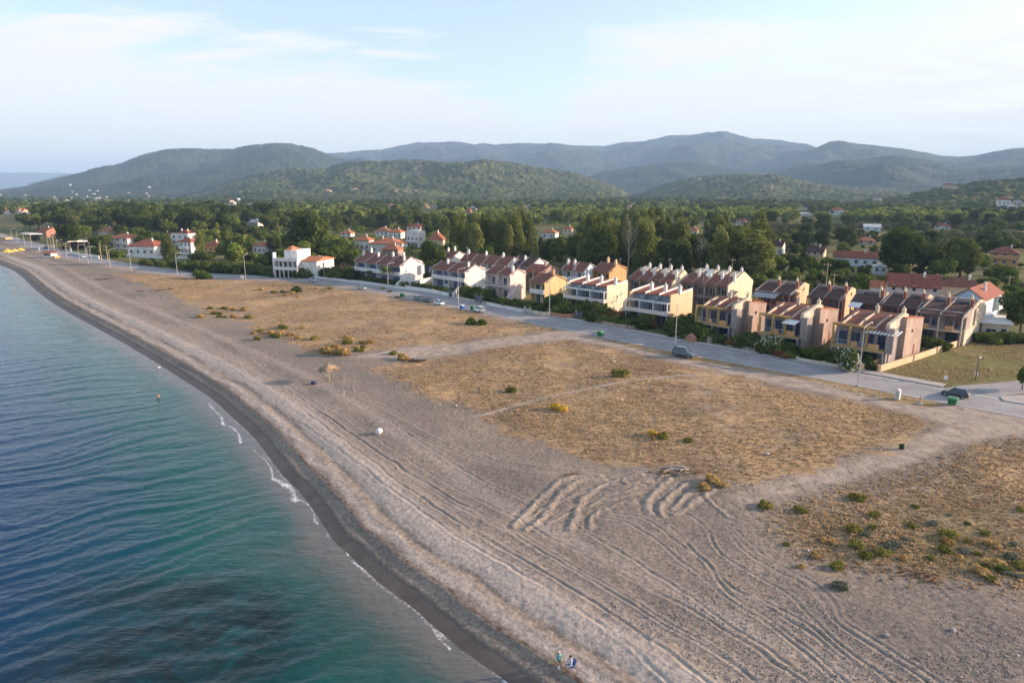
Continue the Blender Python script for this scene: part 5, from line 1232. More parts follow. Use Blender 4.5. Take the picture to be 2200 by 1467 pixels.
def blocked(x, y, h, r_):
    d = math.hypot(x, y)
    for fx, fy, fr in FOOT:
        if (x-fx)**2 + (y-fy)**2 < (fr + r_*0.55)**2: return True
    px, pb, z = toPix(x, y, 0); _, pt, _ = toPix(x, y, h); hw = r_*FPX/z*0.85
    for x0, x1, y0, y1, dist in RECTS:
        if d < dist - 1 and px+hw > x0 and px-hw < x1 and pt < y1 and pb > y0: return True
    return False
def plant(kind, x, y, h, label, group, rz=None, wide=1.0):
    i = rt.randrange(len(PROTO[kind])); p = PROTO[kind][i]; s = h/HT[kind]; rz = rt.uniform(0, 6.28) if rz is None else rz
    if (kind, i) not in used_proto:
        used_proto.add((kind, i)); o = p; o.location = (x, y, 0); o.rotation_euler = (0,0,rz)
    else: o = dup(p, (x, y, 0), rz)
    o.scale = (s*wide, s*wide, s); o['label'] = label; o['group'] = group
    COUNT[kind] = COUNT.get(kind, 0) + 1; PLANTED.append((x, y, RD[kind]*s*wide)); return o
_rdarr = np.array(_rdp)
def roadclear(x, y, r_): return float(segdist(np.array([x]), np.array([y]), _rdp)[0]) > r_ + 6.5
def scatter(kinds, n, poly, hr, label, group, seed, gap=0.62, tries=14):
    g = random.Random(seed); P = GP(poly); lo, hi = P.min(0), P.max(0); k = 0; grid = {}
    for _ in range(n*tries):
        if k >= n: break
        # uniform in the photo's depth rather than in area, so near belts are as full as far ones
        px_ = g.uniform(min(p[0] for p in poly), max(p[0] for p in poly)); py_ = g.uniform(min(p[1] for p in poly), max(p[1] for p in poly))
        if not inside(np.array([px_]), np.array([py_]), poly)[0]: continue
        x, y = G(px_, py_); kind = g.choice(kinds); 
        if COUNT.get(kind, 0) >= 298: continue
        h = g.uniform(*(hr.get(kind, (7, 10)) if isinstance(hr, dict) else hr)); r_ = RD[kind]*h/HT[kind]
        if not roadclear(x, y, r_): continue
        for q_ in (1, 0.8, 0.62, 0.46, 0.34):
            if not blocked(x, y, h*q_, r_*q_): break
        else: continue
        if q_ < 0.6 and kind == 'pop': kind = 'mid'
        h *= q_; r_ = RD[kind]*h/HT[kind]
        if any((x-a)**2 + (y-b)**2 < ((c+r_)*gap)**2 for a, b, c in PLANTED): continue
        nm = dict(dark='dark evergreen ', mid='leafy green tree ', brt='bright young tree ', oliv='olive tree ', pop='slender poplar ', great='huge tree ')[kind]
        hl, hh_ = (hr.get(kind, (5, 12)) if isinstance(hr, dict) else hr); tq = (h-hl)/(hh_-hl+1e-6)
        sz_ = 'low ' if tq < 0.33 else ('tall ' if tq > 0.67 else ''); ys = [q[1] for q in poly]; dq = (py_-min(ys))/(max(ys)-min(ys))
        rk = 'front' if dq > 0.6 else ('back' if dq < 0.3 else 'middle')
        plant(kind, x, y, h, sz_ + nm + label + ', ' + rk + ' rank' + landmark(px_), group, wide=g.uniform(0.9, 1.25)); k += 1
    return k
LM = [(110,'left edge'),(200,'far road bend'),(265,'white canopies'),(350,'red bungalow'),(425,'bushy poplar'),(500,'small orange house'),(580,'pale acacia'),(700,'white villa'),(765,'hedge end'),(860,'orange roofed cluster'),(930,'white block'),(1010,'four tall chimneys'),(1100,'last white row'),(1180,'yellow house'),(1270,'cream block'),(1345,'orange gabled house'),(1430,'rounded cream end wall'),(1490,'peach block'),(1560,'satellite dish roof'),(1640,'ragged tall tree'),(1735,'grey awning roof'),(1835,'long pale low house'),(1900,'bright round tree'),(1980,'tallest round tree'),(2060,'pink gabled house'),(2130,'light blue house'),(9999,'right edge')]
def landmark(px): return ' by the ' + next(n for x, n in LM if px < x)
# hand placed trees that read on their own
def at(kind, px, py, ptop, label, group=None, wide=1.0):
    x, y = G(px, py); h = (py-ptop)/(py-405)*CAM_H*1.0
    return plant(kind, x, y, h, label, group or 'single trees', wide=wide)
at('great', 1936, 596, 486, 'huge round dark tree, tallest behind the terraces at the right', wide=0.9)
at('great', 2062, 600, 502, 'broad leafy tree right of the tallest round tree', wide=0.8)
at('dark', 1995, 592, 520, 'lighter leafy tree between the two great trees', wide=1.3)
at('pop', 1622, 612, 496, 'tall ragged tree at the right end of the poplar grove', wide=1.9)
at('dark', 1560, 592, 520, 'dark tree rising behind the satellite dish roof', wide=1.4)
at('dark', 928, 592, 515, 'dark round tree between the white block and the grove', wide=1.1)
at('dark', 667, 558, 452, 'big round tree above the white villa', wide=1.0)
at('pop', 360, 566, 505, 'bushy poplar in the green lot beside the red bungalow', wide=1.5)
at('pop', 432, 556, 496, 'slim leaning tree behind the stepped white house', wide=1.0)
at('brt', 490, 562, 508, 'bright young tree right of the small orange house', wide=1.0)
at('brt', 508, 574, 520, 'pale green acacia above the dark hedge', wide=1.0)
at('dark', 150, 536, 480, 'dark tree beside the first white canopy', wide=1.2)
at('dark', 136, 524, 484, 'dark tree left of the road beyond the canopies', wide=1.0)
at('brt', 1860, 634, 588, 'bright green round tree behind the dark red terraces', wide=1.1)
at('dark', 2192, 720, 612, 'dark leafy tree cut by the right edge above the low house', wide=1.0)
at('mid', 2196, 838, 780, 'green shrubby tree at the side road, cut by the right edge', wide=0.8)
at('mid', 1715, 600, 552, 'round leafy tree behind the first dark red terrace')
at('dark', 1800, 604, 556, 'wide dark tree left of the bright round one', wide=1.6)
at('mid', 2120, 640, 590, 'leafy tree beside the light blue house roof', wide=1.0)
g_ = 'trees of the left wood'
scatter(['dark','dark','mid'], 150, [(0,470),(560,470),(620,500),(560,515),(330,512),(150,502),(95,500),(0,486)], dict(dark=(13,18), mid=(9,13)), 'in left wood', g_, 1, 0.55)
scatter(['dark','mid','mid','brt'], 110, [(150,508),(330,512),(590,520),(760,520),(760,575),(700,590),(480,575),(420,560),(280,545),(200,540)], dict(dark=(8,11), mid=(6,9), brt=(4,6)), 'at left bend', 'garden trees by the left bend', 2, 0.5)
scatter(['pop','pop','pop','dark','mid'], 190, [(950,584),(940,552),(1000,524),(1300,514),(1600,522),(1640,560),(1640,604),(1500,612),(1345,596),(1190,582),(1030,578)], dict(pop=(13,18), dark=(10,14)), 'in dense grove', 'trees of the dense grove', 3, 0.42)
scatter(['dark','mid','pop'], 70, [(620,470),(940,470),(960,520),(880,500),(780,500),(620,505)], dict(dark=(9,13), mid=(7,10), pop=(12,14)), 'in middle belt', 'trees of the middle belt', 4, 0.6)
scatter(['mid','oliv','dark','brt'], 150, [(1640,500),(2200,500),(2260,610),(2200,640),(2060,606),(1900,610),(1640,610)], dict(dark=(7,10), mid=(5,8), brt=(4,6), oliv=(3.5,5)), 'on right plain', 'garden trees on the right plain', 5, 0.62)
scatter(['mid','brt','oliv'], 40, [(560,545),(760,545),(765,596),(600,592)], dict(mid=(5,8), brt=(3,5), oliv=(3,5)), 'near villa', 'trees around the white villa', 6, 0.6)
scatter(['dark','mid'], 110, [(0,462),(2200,466),(2240,500),(1640,498),(1300,505),(940,510),(620,468),(0,480)], dict(dark=(9,13), mid=(7,11)), 'in far belt', 'trees of the far belt', 7, 0.75)
scatter(['mid','oliv','brt'], 60, [(1480,620),(1740,600),(2030,640),(2200,640),(2240,700),(2110,660),(1900,640),(1640,632)], dict(mid=(4,6), brt=(3,5), oliv=(3,4)), 'behind second row', 'trees close behind the second row', 8, 0.6)
for (k_, i_) in [(k, i) for k in PROTO for i in range(len(PROTO[k])) if (k, i) not in used_proto]: plant(k_, *G(rt.uniform(1300,1600), 500), HT[k_]*0.8, 'tree at the far side of the grove', 'trees of the far belt')
# umbrella pine: flat dark crown on a bare leaning trunk
x, y = G(437, 577); root = empty('umbrella_pine', (x, y, 0), 0, 'umbrella pine with flat dark crown beside the road bend', 'tree', 'single trees')
tb = MB(); tb.tube([(0,0,-.3), (0.3,0,1.6), (0,0.1,3.2)], [0.3,0.24,0.18], 7)
for a in range(7): tb.tube([(0.1,0,2.0), (2.2*math.cos(a*.9), 2.2*math.sin(a*.9), 3.6), (3.9*math.cos(a*.9), 3.6*math.sin(a*.9), 4.4)], [0.14,0.09,0.04], 5)
tb.build('trunk', bark, root)
c = leafmesh('crown', [lf_dark], [(1.9*math.cos(i*1.05)*(1+.55*(i%2)), 1.9*math.sin(i*1.05)*(1+.5*(i%2)), 4.4+0.25*(i%3), 2.2, 2.2, 0.95) for i in range(9)] + [(0,0,4.9,3.0,3.0,1.0)], 4200, 0.42, 31); c.parent = root
# bare trees
def bare(px, py, ptop, label, seed, mat=None):
    g = random.Random(seed); x, y = G(px, py); h = (py-ptop)/(py-405)*CAM_H
    root = empty('bare_tree', (x, y, 0), 0, label, 'tree', 'leafless trees'); mb = MB()
    mb.tube([(0,0,-.3),(0.2,0,h*.4),(0,0.2,h*.8),(0.2,0.1,h)], [0.22,0.17,0.1,0.03], 6); mb.build('trunk', mat or bark_pale, root)
    mb = MB()
    for i in range(34):
        z = h*g.uniform(0.3, 0.95); a = g.uniform(0, 6.28); l = (h-z)*0.35+0.8; mb.tube([(0.1,0.05,z), (l*.5*math.cos(a), l*.5*math.sin(a), z+l*.7), (l*.8*math.cos(a+.3), l*.8*math.sin(a+.3), z+l*1.5)], [0.07,0.045,0.015], 4)
    mb.build('branches', mat or bark_pale, root)
bare(360, 506, 462, 'bare reddish tree standing out of the left wood', 1, m_lwood)
bare(1348, 598, 470, 'tall bare white trunk rising in the grove', 2); bare(1502, 606, 508, 'bare tree at the right of the grove', 3); bare(1474, 560, 474, 'bare tree among the far poplars', 4); bare(1440, 540, 466, 'second bare tree among the far poplars, further left', 5)
# palms
def palm(px, py, ptop, label, seed):
    g = random.Random(seed); x, y = G(px, py); h = (py-ptop)/(py-405)*CAM_H
    root = empty('palm_tree', (x, y, 0), 0, label, 'palm', 'palms'); mb = MB(); hh = h*0.72
    mb.tube([(0,0,-.3),(0.05,0,hh*.5),(0,0,hh)], [0.26,0.2,0.22], 8); mb.build('trunk', bark, root); mb = MB()
    for i in range(34):
        a = g.uniform(0, 6.28); e = g.uniform(-0.5, 1.2); l = h*0.34; pts = []
        for k in range(5):
            t = k/4; pts.append(Vector((math.cos(a)*l*t*math.cos(e*(1-t)), math.sin(a)*l*t*math.cos(e*(1-t)), hh + l*t*math.sin(e)*(1-0.3*t) - l*0.55*t*t)))
        sd_ = Vector((-math.sin(a), math.cos(a), 0))
        for k in range(4):
            w0, w1 = 0.26*math.sin(math.pi*(k/4*.8+.15)), 0.26*math.sin(math.pi*((k+1)/4*.8+.15)); dn = Vector((0,0,-0.12))
            mb.add([pts[k], pts[k+1], pts[k+1]+sd_*w1+dn, pts[k]+sd_*w0+dn], [(0,1,2,3)]); mb.add([pts[k], pts[k+1], pts[k+1]-sd_*w1+dn, pts[k]-sd_*w0+dn], [(0,1,2,3)])
    o = mb.build('crown', lf_mid, root); a_ = o.data.attributes.new('tint', 'FLOAT', 'POINT'); a_.data.foreach_set('value', [g.random() for _ in o.data.vertices])
palm(792, 604, 575, 'short palm at the left of the long white terrace', 1); palm(833, 611, 562, 'taller palm in front of the middle of the long white terrace', 2)
palm(1027, 640, 608, 'small palm between the white house and the pale pink one', 3); palm(1044, 575, 535, 'palm rising among the brown roofs of the last white row', 4); palm(1079, 660, 632, 'young palm at the pavement before the pale pink house', 5)
# bushes
def bush_mesh(leaf, r_, h, n, size, seed, mats=None, fl=0.0, nl=7):
    g = random.Random(seed); lb = [(0,0,h*.45,r_*.7,r_*.7,h*.5)]
    for i in range(nl):
        a = g.uniform(0,6.28); o = r_*g.uniform(.3,.7); s = r_*g.uniform(.3,.5); lb.append((o*math.cos(a), o*math.sin(a), h*g.uniform(.25,.75), s, s, h*.3))
    return leafmesh('bush', mats or [leaf], lb, n, size, seed, fl=fl)
BUSH = dict(mid=[bush_mesh(lf_mid, 1.6, 1.8, 900, 0.30, s) for s in (41,42)], dark=[bush_mesh(lf_dark, 1.6, 1.9, 900, 0.30, s) for s in (43,44)], brt=[bush_mesh(lf_brt, 1.3, 1.4, 700, 0.26, s) for s in (45,)],
  flower=[bush_mesh(lf_mid, 2.1, 3.0, 2600, 0.30, 46, [lf_mid, lf_flow], 0.33, 12)], scrub=[bush_mesh(lf_scrub, 0.75, 0.55, 420, 0.15, s) for s in (47,48)], grey=[bush_mesh(lf_grey, 0.7, 0.42, 380, 0.13, s) for s in (49,)],
  straw=[bush_mesh(lf_straw, 0.7, 0.5, 380, 0.16, s) for s in (50,)], rust=[bush_mesh(lf_rust, 1.3, 1.4, 600, 0.24, 51)], yel=[bush_mesh(lf_yel, 0.45, 0.5, 300, 0.12, 52)])
_bused = set()
def bush(kind, px, py, s, label, group, name='bush', cat='bush', hz=None, z=None):
    i = rt.randrange(len(BUSH[kind])); p = BUSH[kind][i]; x, y = G(px, py); zz = zat(x, y) - 0.05 if z is None else z
    if (kind, i) in _bused: o = p.copy(); sc.collection.objects.link(o)
    else: _bused.add((kind, i)); o = p
    o.name = name; o.location = (x, y, zz); o.rotation_euler = (0, 0, rt.uniform(0, 6.28)); o.scale = (s*rt.uniform(.85,1.2), s*rt.uniform(.85,1.2), hz or s)
    return tag(o, label, cat, group)
gg = 'garden bushes in front of the terraces'
for a in [('flower',1650,757,1.0,'white flowering oleander before the middle orange framed terrace','oleander'),('flower',1820,795,1.15,'white flowering oleander beside the tall street lamp','oleander')]:
    bush(a[0], a[1], a[2], a[3], a[4], 'flowering oleanders', a[5], 'bush', z=0)
rb = random.Random(9)
def ORD(i): return {1:'first',2:'second',3:'third',4:'fourth',5:'fifth'}.get(i, str(i) + ('th' if 4 <= i % 100 <= 20 or i % 10 > 3 or i % 10 == 0 else ['st','nd','rd'][i % 10 - 1]))
def row(kinds, n, x0, y0, x1, y1, sj, label, seed, jit=6, group=gg):
    g = random.Random(seed)
    for i in range(n):
        t = (i+g.uniform(.1,.9))/n; k_ = g.choice(kinds)
        bush(k_, x0+(x1-x0)*t, y0+(y1-y0)*t+g.uniform(-jit,jit*.4), g.uniform(*sj), ORD(i+1) + ' from left, ' + label, group, z=0)
row(['dark','mid','dark'], 34, 1185,664,1300,684,(0.8,1.7), 'green garden bush in front of the cream block', 1, 12)
row(['dark','mid','dark','rust'], 36, 1262,686,1405,706,(0.7,1.6), 'green garden bush in front of the peach block', 2, 12)
row(['dark','mid'], 14, 1450,718,1505,724,(0.9,1.8), 'rounded green bush between the peach block and first orange framed terrace', 3, 14)
row(['mid','dark','brt'], 18, 1440,724,1570,742,(0.4,0.8), 'low garden bush by the first orange framed terrace', 4, 6)
row(['mid','dark','rust','mid'], 30, 1575,742,1705,770,(0.6,1.3), 'garden bush beside the middle orange framed terrace', 5, 12)
row(['mid','dark','brt'], 34, 1725,766,1870,794,(0.5,1.2), 'garden bush in front of the striped awning terrace', 6, 10)
row(['mid','dark','brt'], 30, 1055,648,1180,668,(0.4,0.8), 'garden bush along the pastel houses', 7, 8)
row(['dark','mid'], 16, 1000,636,1050,646,(0.9,1.4), 'bush right of the gated white wall', 8, 8)
row(['dark'], 40, 560,592,762,600,(1.0,1.7), 'dark roadside bush below the white villa', 9, 5)
row(['dark','mid'], 34, 395,580,560,590,(1.2,2.0), 'dark roadside bush near the umbrella pine', 10, 5)
row(['dark'], 10, 305,571,400,577,(0.8,1.4), 'bush on the edge of the green lot', 11, 6)
row(['rust','dark','mid'], 10, 1975,742,2030,752,(0.7,1.1), 'shrub in the yard of the last terrace', 12, 6)
row(['mid','dark'], 14, 2105,735,2200,738,(0.7,1.2), 'shrub along the low beige house', 13, 4)
row(['dark','mid'], 12, 200,545,260,556,(1.0,1.6), 'roadside bush by the white canopies', 14, 4)
# hedges: clipped, one long mass each
def hedge(pts, wd, h, label, seed):
    P = GP(pts); lb = []
    for (a, b) in zip(P[:-1], P[1:]):
        n = max(2, int(np.hypot(*(b-a))/0.9))
        for i in range(n): q = a+(b-a)*i/n; lb.append((q[0], q[1], h*.5, wd*.62, wd*.62, h*.5))
    c = P[0]; lb = [(a-c[0], b-c[1], z, p_, q_, r_) for a, b, z, p_, q_, r_ in lb]
    o = leafmesh('hedge', [lf_dark], lb, len(lb)*130, 0.26, seed); o.location = (c[0], c[1], 0); tag(o, label, 'hedge', 'hedges')
hedge([(724,592),(790,602),(860,613),(900,615)], 2.4, 1.2, 'clipped hedge in front of the long white terrace', 61); hedge([(905,596),(925,592)], 2.5, 0.9, 'short hedge between the two white houses', 62)
hedge([(895,618),(930,622),(962,628)], 1.4, 1.1, 'clipped hedge behind the white wall of the blank gabled house', 63); hedge([(1052,646),(1085,652),(1128,661)], 1.5, 1.1, 'hedge along the pavement before the pale pink house', 64)
# shrubs on the beach and fields
for a in [('scrub',1330,812,2.0,'round green bush alone in the middle field'),('mid',1012,698,0.9,'low spreading bush in the upper field near the parked cars'),('mid',1036,699,0.75,'second dark bush touching the spreading one'),('mid',428,599,1.6,'pale green shrub beside the road past the hedge'),('mid',443,600,1.3,'second pale shrub beside the road'),
 ('dark',637,627,1.0,'small dark shrub near the road in the upper field'),('scrub',1100,842,1.4,'flat dark shrub in the middle field'),('yel',1399,938,1.6,'yellow topped bush beside the burnt stump'),('scrub',1425,944,1.2,'green bush right of the yellow one'),('scrub',1478,952,0.9,'low green clump on the field edge'),
 ('yel',1190,880,1.8,'yellow tuft at the left of the footpath'),('yel',1210,884,1.6,'second yellow tuft by the footpath'),('straw',700,760,2.2,'straw coloured clump at the sand edge, leftmost of three'),('straw',718,763,2.2,'straw coloured clump at the sand edge, middle of three'),('straw',738,765,2.2,'straw coloured clump at the sand edge, rightmost of three'),
 ('straw',866,772,2.0,'yellow clump beside the old log'),('scrub',846,762,1.3,'small shrub left of the yellow clump'),('scrub',1840,1074,1.1,'single bright shrub in the right field'),('scrub',2196,1100,0.8,'shrub at the right edge'),('grey',1802,1260,1.0,'grey green shrub alone on the sand'),('straw',1530,1040,1.2,'tall straw clump right of the driftwood'),('straw',1512,1052,1.1,'straw clump nearest the ploughed sand'),('straw',1552,1050,0.9,'orange straw clump at the end of the driftwood'),
 ('scrub',1645,1092,1.1,'yellow green shrub left edge of the right field'),('scrub',1718,1100,0.9,'yellow green shrub second from the left in the right field')]:
    bush(a[0], a[1], a[2], a[3], a[4], 'shrubs of the dry fields', 'shrub', 'shrub')
gs = random.Random(21)
SCR = [(1875,1136),(1860,1150),(1912,1180),(1920,1172),(1768,1160),(1790,1165),(1690,1168),(1750,1192),(1860,1195),(1895,1190),(1960,1130),(2004,1126),(2035,1150),(2036,1165),(2030,1182),(2080,1128),(2078,1165),(2118,1150),(2130,1172),(2145,1172),(2160,1225),(2175,1200),(2100,1190),(2112,1218),(2135,1214),(2150,1228),(2168,1232),(2180,1170),(2195,1218),(2190,1240),(2075,1185),(1830,1140),(1950,1160),(1968,1092),(2040,1108),(1880,1110),(2060,1200),(1940,1200),(1720,1215),(1800,1215),(2130,1245),(2110,1232),(2000,1200),(1840,1172)]
for i, (px, py) in enumerate(SCR):
    k = gs.choice(['scrub','scrub','scrub','grey','straw'])
    bush(k, px, py, gs.uniform(0.45, 1.05), {'scrub':'yellow green scrub plant in the right field' + (', near its left tip' if px < 1800 else ', in its middle' if px < 2000 else ', in the dense patch') + (', upper part' if py < 1150 else ', lower part' if py > 1195 else ''),'grey':'grey leaved scrub plant in the right field','straw':'dry straw coloured plant in the right field'}[k], 'scrub plants of the right field', 'scrub_plant', 'shrub')
for i in range(60):
    t = gs.random(); px, py = [(430+gs.uniform(0,110), 672+gs.uniform(-14,14)), (540+gs.uniform(0,120), 700+gs.uniform(0,30)), (640+gs.uniform(0,160), 735+gs.uniform(-10,25)), (560+gs.uniform(0,300), 620+gs.uniform(0,20))][i % 4]
    if inside(np.array([px]), np.array([py]), [(480,705),(700,790),(480,790)])[0]: continue
    bush('straw' if gs.random() < .6 else 'scrub', px, py, gs.uniform(0.8,1.5), ('dry tuft ' if i % 2 else 'greenish tuft ') + 'on the upper field edge' + (', near the far tip' if px < 470 else ', near the three straw clumps' if px > 640 else ', half way along') + (', on the grass side' if py < 700 else ', on the sand side'), 'tufts along the upper field edge', 'grass_tuft', 'grass tuft')
# dry grass, one mass
def tufts(poly, n, seed, h, wd):
    g = np.random.default_rng(seed); P = np.array(poly); pts = []
    px = g.uniform(P[:,0].min(), P[:,0].max(), n*4); py = g.uniform(P[:,1].min(), P[:,1].max(), n*4)
    k = inside(px, py, P); px, py = px[k], py[k]; den = fbm(px/9, py/9, 3, seed); sdp = sdpoly(px, py, P); k = (den + 0.25*g.random(len(den)) > 0.52) & (sdp > g.random(len(den))*2.5); return px[k][:n], py[k][:n]
TX, TY = [], []
for poly, n, sd_ in [(fieldA, 26000, 1), (fieldB, 22000, 2), (fieldC, 14000, 3), (verge_poly, 1500, 4), (fieldD, 6000, 5)]:
    a, b = tufts(poly, n, sd_, .3, .3); TX.append(a); TY.append(b)
TX = np.concatenate(TX); TY = np.concatenate(TY); gN = np.random.default_rng(4)
fclear = segdist(TX, TY, [tuple(p) for p in foot]) > 0.5; TX, TY = TX[fclear], TY[fclear]
TZ = terrain(TX, TY, False)[0]; n = len(TX)
Vt, Ft, Tt = [], [], []
cl_ = fbm(TX/6, TY/6, 3, 99)
hh = (0.04 + 0.15*gN.random(n)**3) * (0.5 + 1.0*cl_); ww = 0.03 + 0.08*gN.random(n)
for q in range(3):
    a = gN.random(n)*6.28; c_, s_ = np.cos(a)*ww, np.sin(a)*ww; lx, ly = gN.normal(size=n)*0.12, gN.normal(size=n)*0.12
    Vt.append(np.stack([np.stack([TX-c_, TY-s_, TZ-0.03], 1), np.stack([TX+c_, TY+s_, TZ-0.03], 1), np.stack([TX+c_*0.7+lx, TY+s_*0.7+ly, TZ+hh], 1), np.stack([TX-c_*0.8+lx, TY-s_*0.8+ly, TZ+hh*0.8], 1)], 1).reshape(-1, 3))
    Tt.append(np.repeat(np.clip(0.1+0.9*cl_ + gN.normal(size=n)*0.2, 0, 1), 4))
Vt = np.concatenate(Vt); Ft = np.arange(len(Vt)).reshape(-1, 4)
lf_dry = leaf_mat('dry_grass_blades', (0.26,0.185,0.11), (0.42,0.31,0.19), (0.60,0.46,0.29), 0.35)
o = np_mesh('dry_grass', Vt, Ft, lf_dry, False, dict(tint=np.concatenate(Tt))); tag(o, 'dry straw grass covering the fields', None, None, 'stuff')
# far woodland, one mass
def woodland(n, poly, hr, seed, leaf, name, label, per=46, rs=0.42, sz=2.3):
    g = np.random.default_rng(seed); P = np.array(poly, float); px = g.uniform(P[:,0].min(), P[:,0].max(), n*6); py = g.uniform(P[:,1].min(), P[:,1].max(), n*6)
    k = inside(px, py, P); px, py = px[k], py[k]
    XY = np.array([G(a, b) for a, b in zip(px, py)])
    den = fbm(XY[:,0]/70, XY[:,1]/70, 3, seed+4); keep = den > 0.40 + 0.1*g.random(len(den)); XY = XY[keep][:n]
    ok = []
    for x, y in XY:
        if not blocked(x, y, hr[1], 4): ok.append((x, y))
    XY = np.array(ok); m = len(XY); H = g.uniform(hr[0], hr[1], m); Rr = H*rs*g.uniform(0.8, 1.2, m)
    d = g.normal(size=(m, per, 3)); d /= np.linalg.norm(d, axis=2)[:,:,None]; d[:,:,2] = np.abs(d[:,:,2])*0.9 - 0.25
    rad = 0.7 + 0.45*g.random((m, per))
    c = np.stack([XY[:,0,None] + d[:,:,0]*Rr[:,None]*rad, XY[:,1,None] + d[:,:,1]*Rr[:,None]*rad, H[:,None]*0.55 + d[:,:,2]*H[:,None]*0.5*rad], 2).reshape(-1, 3)
    dn = d.reshape(-1, 3); N_ = len(c)
    nrm = dn + g.normal(size=(N_,3))*0.45; nrm /= np.linalg.norm(nrm, axis=1)[:,None]; a = np.cross(nrm, g.normal(size=(N_,3))); a /= np.linalg.norm(a, axis=1)[:,None]; b = np.cross(nrm, a)
    s_ = sz*(0.6+0.7*g.random(N_))*0.5; a *= s_[:,None]; b *= s_[:,None]
    V = np.stack([c-a-b*.7, c+a-b, c+a*.8+b, c-a+b*.8], 1).reshape(-1,3)
    tint = np.clip(np.repeat(g.random(m), per)*0.7 + g.random(N_)*0.35, 0, 1)
    o = np_mesh(name, V, np.arange(len(V)).reshape(-1,4), leaf, False, dict(tint=np.repeat(tint, 4))); tag(o, label, None, None, 'stuff')
woodland(2600, [(0,446),(420,446),(1000,440),(1400,440),(1800,452),(2210,462),(2210,482),(1600,486),(900,482),(100,476),(60,462)], (6,11), 1, lf_mid, 'woodland', 'mixed far woodland on the valley floor')
woodland(2800, [(0,432),(300,430),(900,428),(1400,427),(1700,440),(2200,452),(2200,470),(1500,462),(700,462),(0,458)], (7,12), 2, lf_dark, 'woodland', 'dark far woodland under the hills', sz=3.0)
woodland(900, [(1640,490),(2205,486),(2205,540),(1640,540)], (2.5,5), 3, lf_oliv, 'orchard_cover', 'low orchards and scrub on the right plain', per=40, rs=0.6, sz=1.1)
woodland(1300, [(80,470),(640,465),(1640,470),(1640,560),(1200,560),(900,550),(640,550),(200,500)], (2,4.5), 4, lf_mid, 'undergrowth', 'undergrowth below the trees', per=36, rs=0.8, sz=1.0)
# ================================================================== THINGS ON THE ROAD, THE GARDENS AND THE BEACH
def paint(name, col, rough=0.25): 
    m, nt, b = principled(name, col, rough, 0.5); b.inputs['Coat Weight'].default_value = 0.5
    n = noise(nt, N(nt, 'ShaderNodeTexCoord').outputs['Object'], 3.0, 4); r = ramp(nt, [(0.3, rough), (0.7, rough+0.2)]); nt.links.new(n, r.inputs[0]); nt.links.new(r.outputs[0], b.inputs['Roughness']); return m
p_white = paint('car_paint_white', (0.75,0.75,0.76)); p_black = paint('car_paint_black', (0.012,0.013,0.018)); p_navy = paint('car_paint_dark_blue', (0.045,0.055,0.075)); p_grey = paint('car_paint_grey', (0.12,0.13,0.14)); p_silver = paint('car_paint_silver', (0.42,0.43,0.45)); p_red = paint('car_paint_red', (0.3,0.03,0.03))
m_tyre = worn('tyre_rubber', (0.02,0.02,0.02), 0.9, 0.1, 3); m_rim = worn('alloy_rim', (0.45,0.45,0.46), 0.4, 0.08, 3, 0.5); m_lamp, _, _b = principled('headlamp_lens', (0.8,0.8,0.8), 0.1, 0.6); m_rear, _, _b = principled('tail_lamp', (0.45,0.03,0.03), 0.2, 0.5)
def loft(mb, secs, m=0):
    n = len(secs[0]); b = len(mb.v)
    for s in secs: mb.v += [tuple(p) for p in s]
    for i in range(len(secs)-1):
        for k in range(n): mb.f.append((b+i*n+k, b+i*n+(k+1) % n, b+(i+1)*n+(k+1) % n, b+(i+1)*n+k)); mb.m.append(m)
    mb.f.append(tuple(b+k for k in range(n))[::-1]); mb.m.append(m); mb.f.append(tuple(b+(len(secs)-1)*n+k for k in range(n))); mb.m.append(m)
SC = 0.78   # measured against the cars' length in the photo
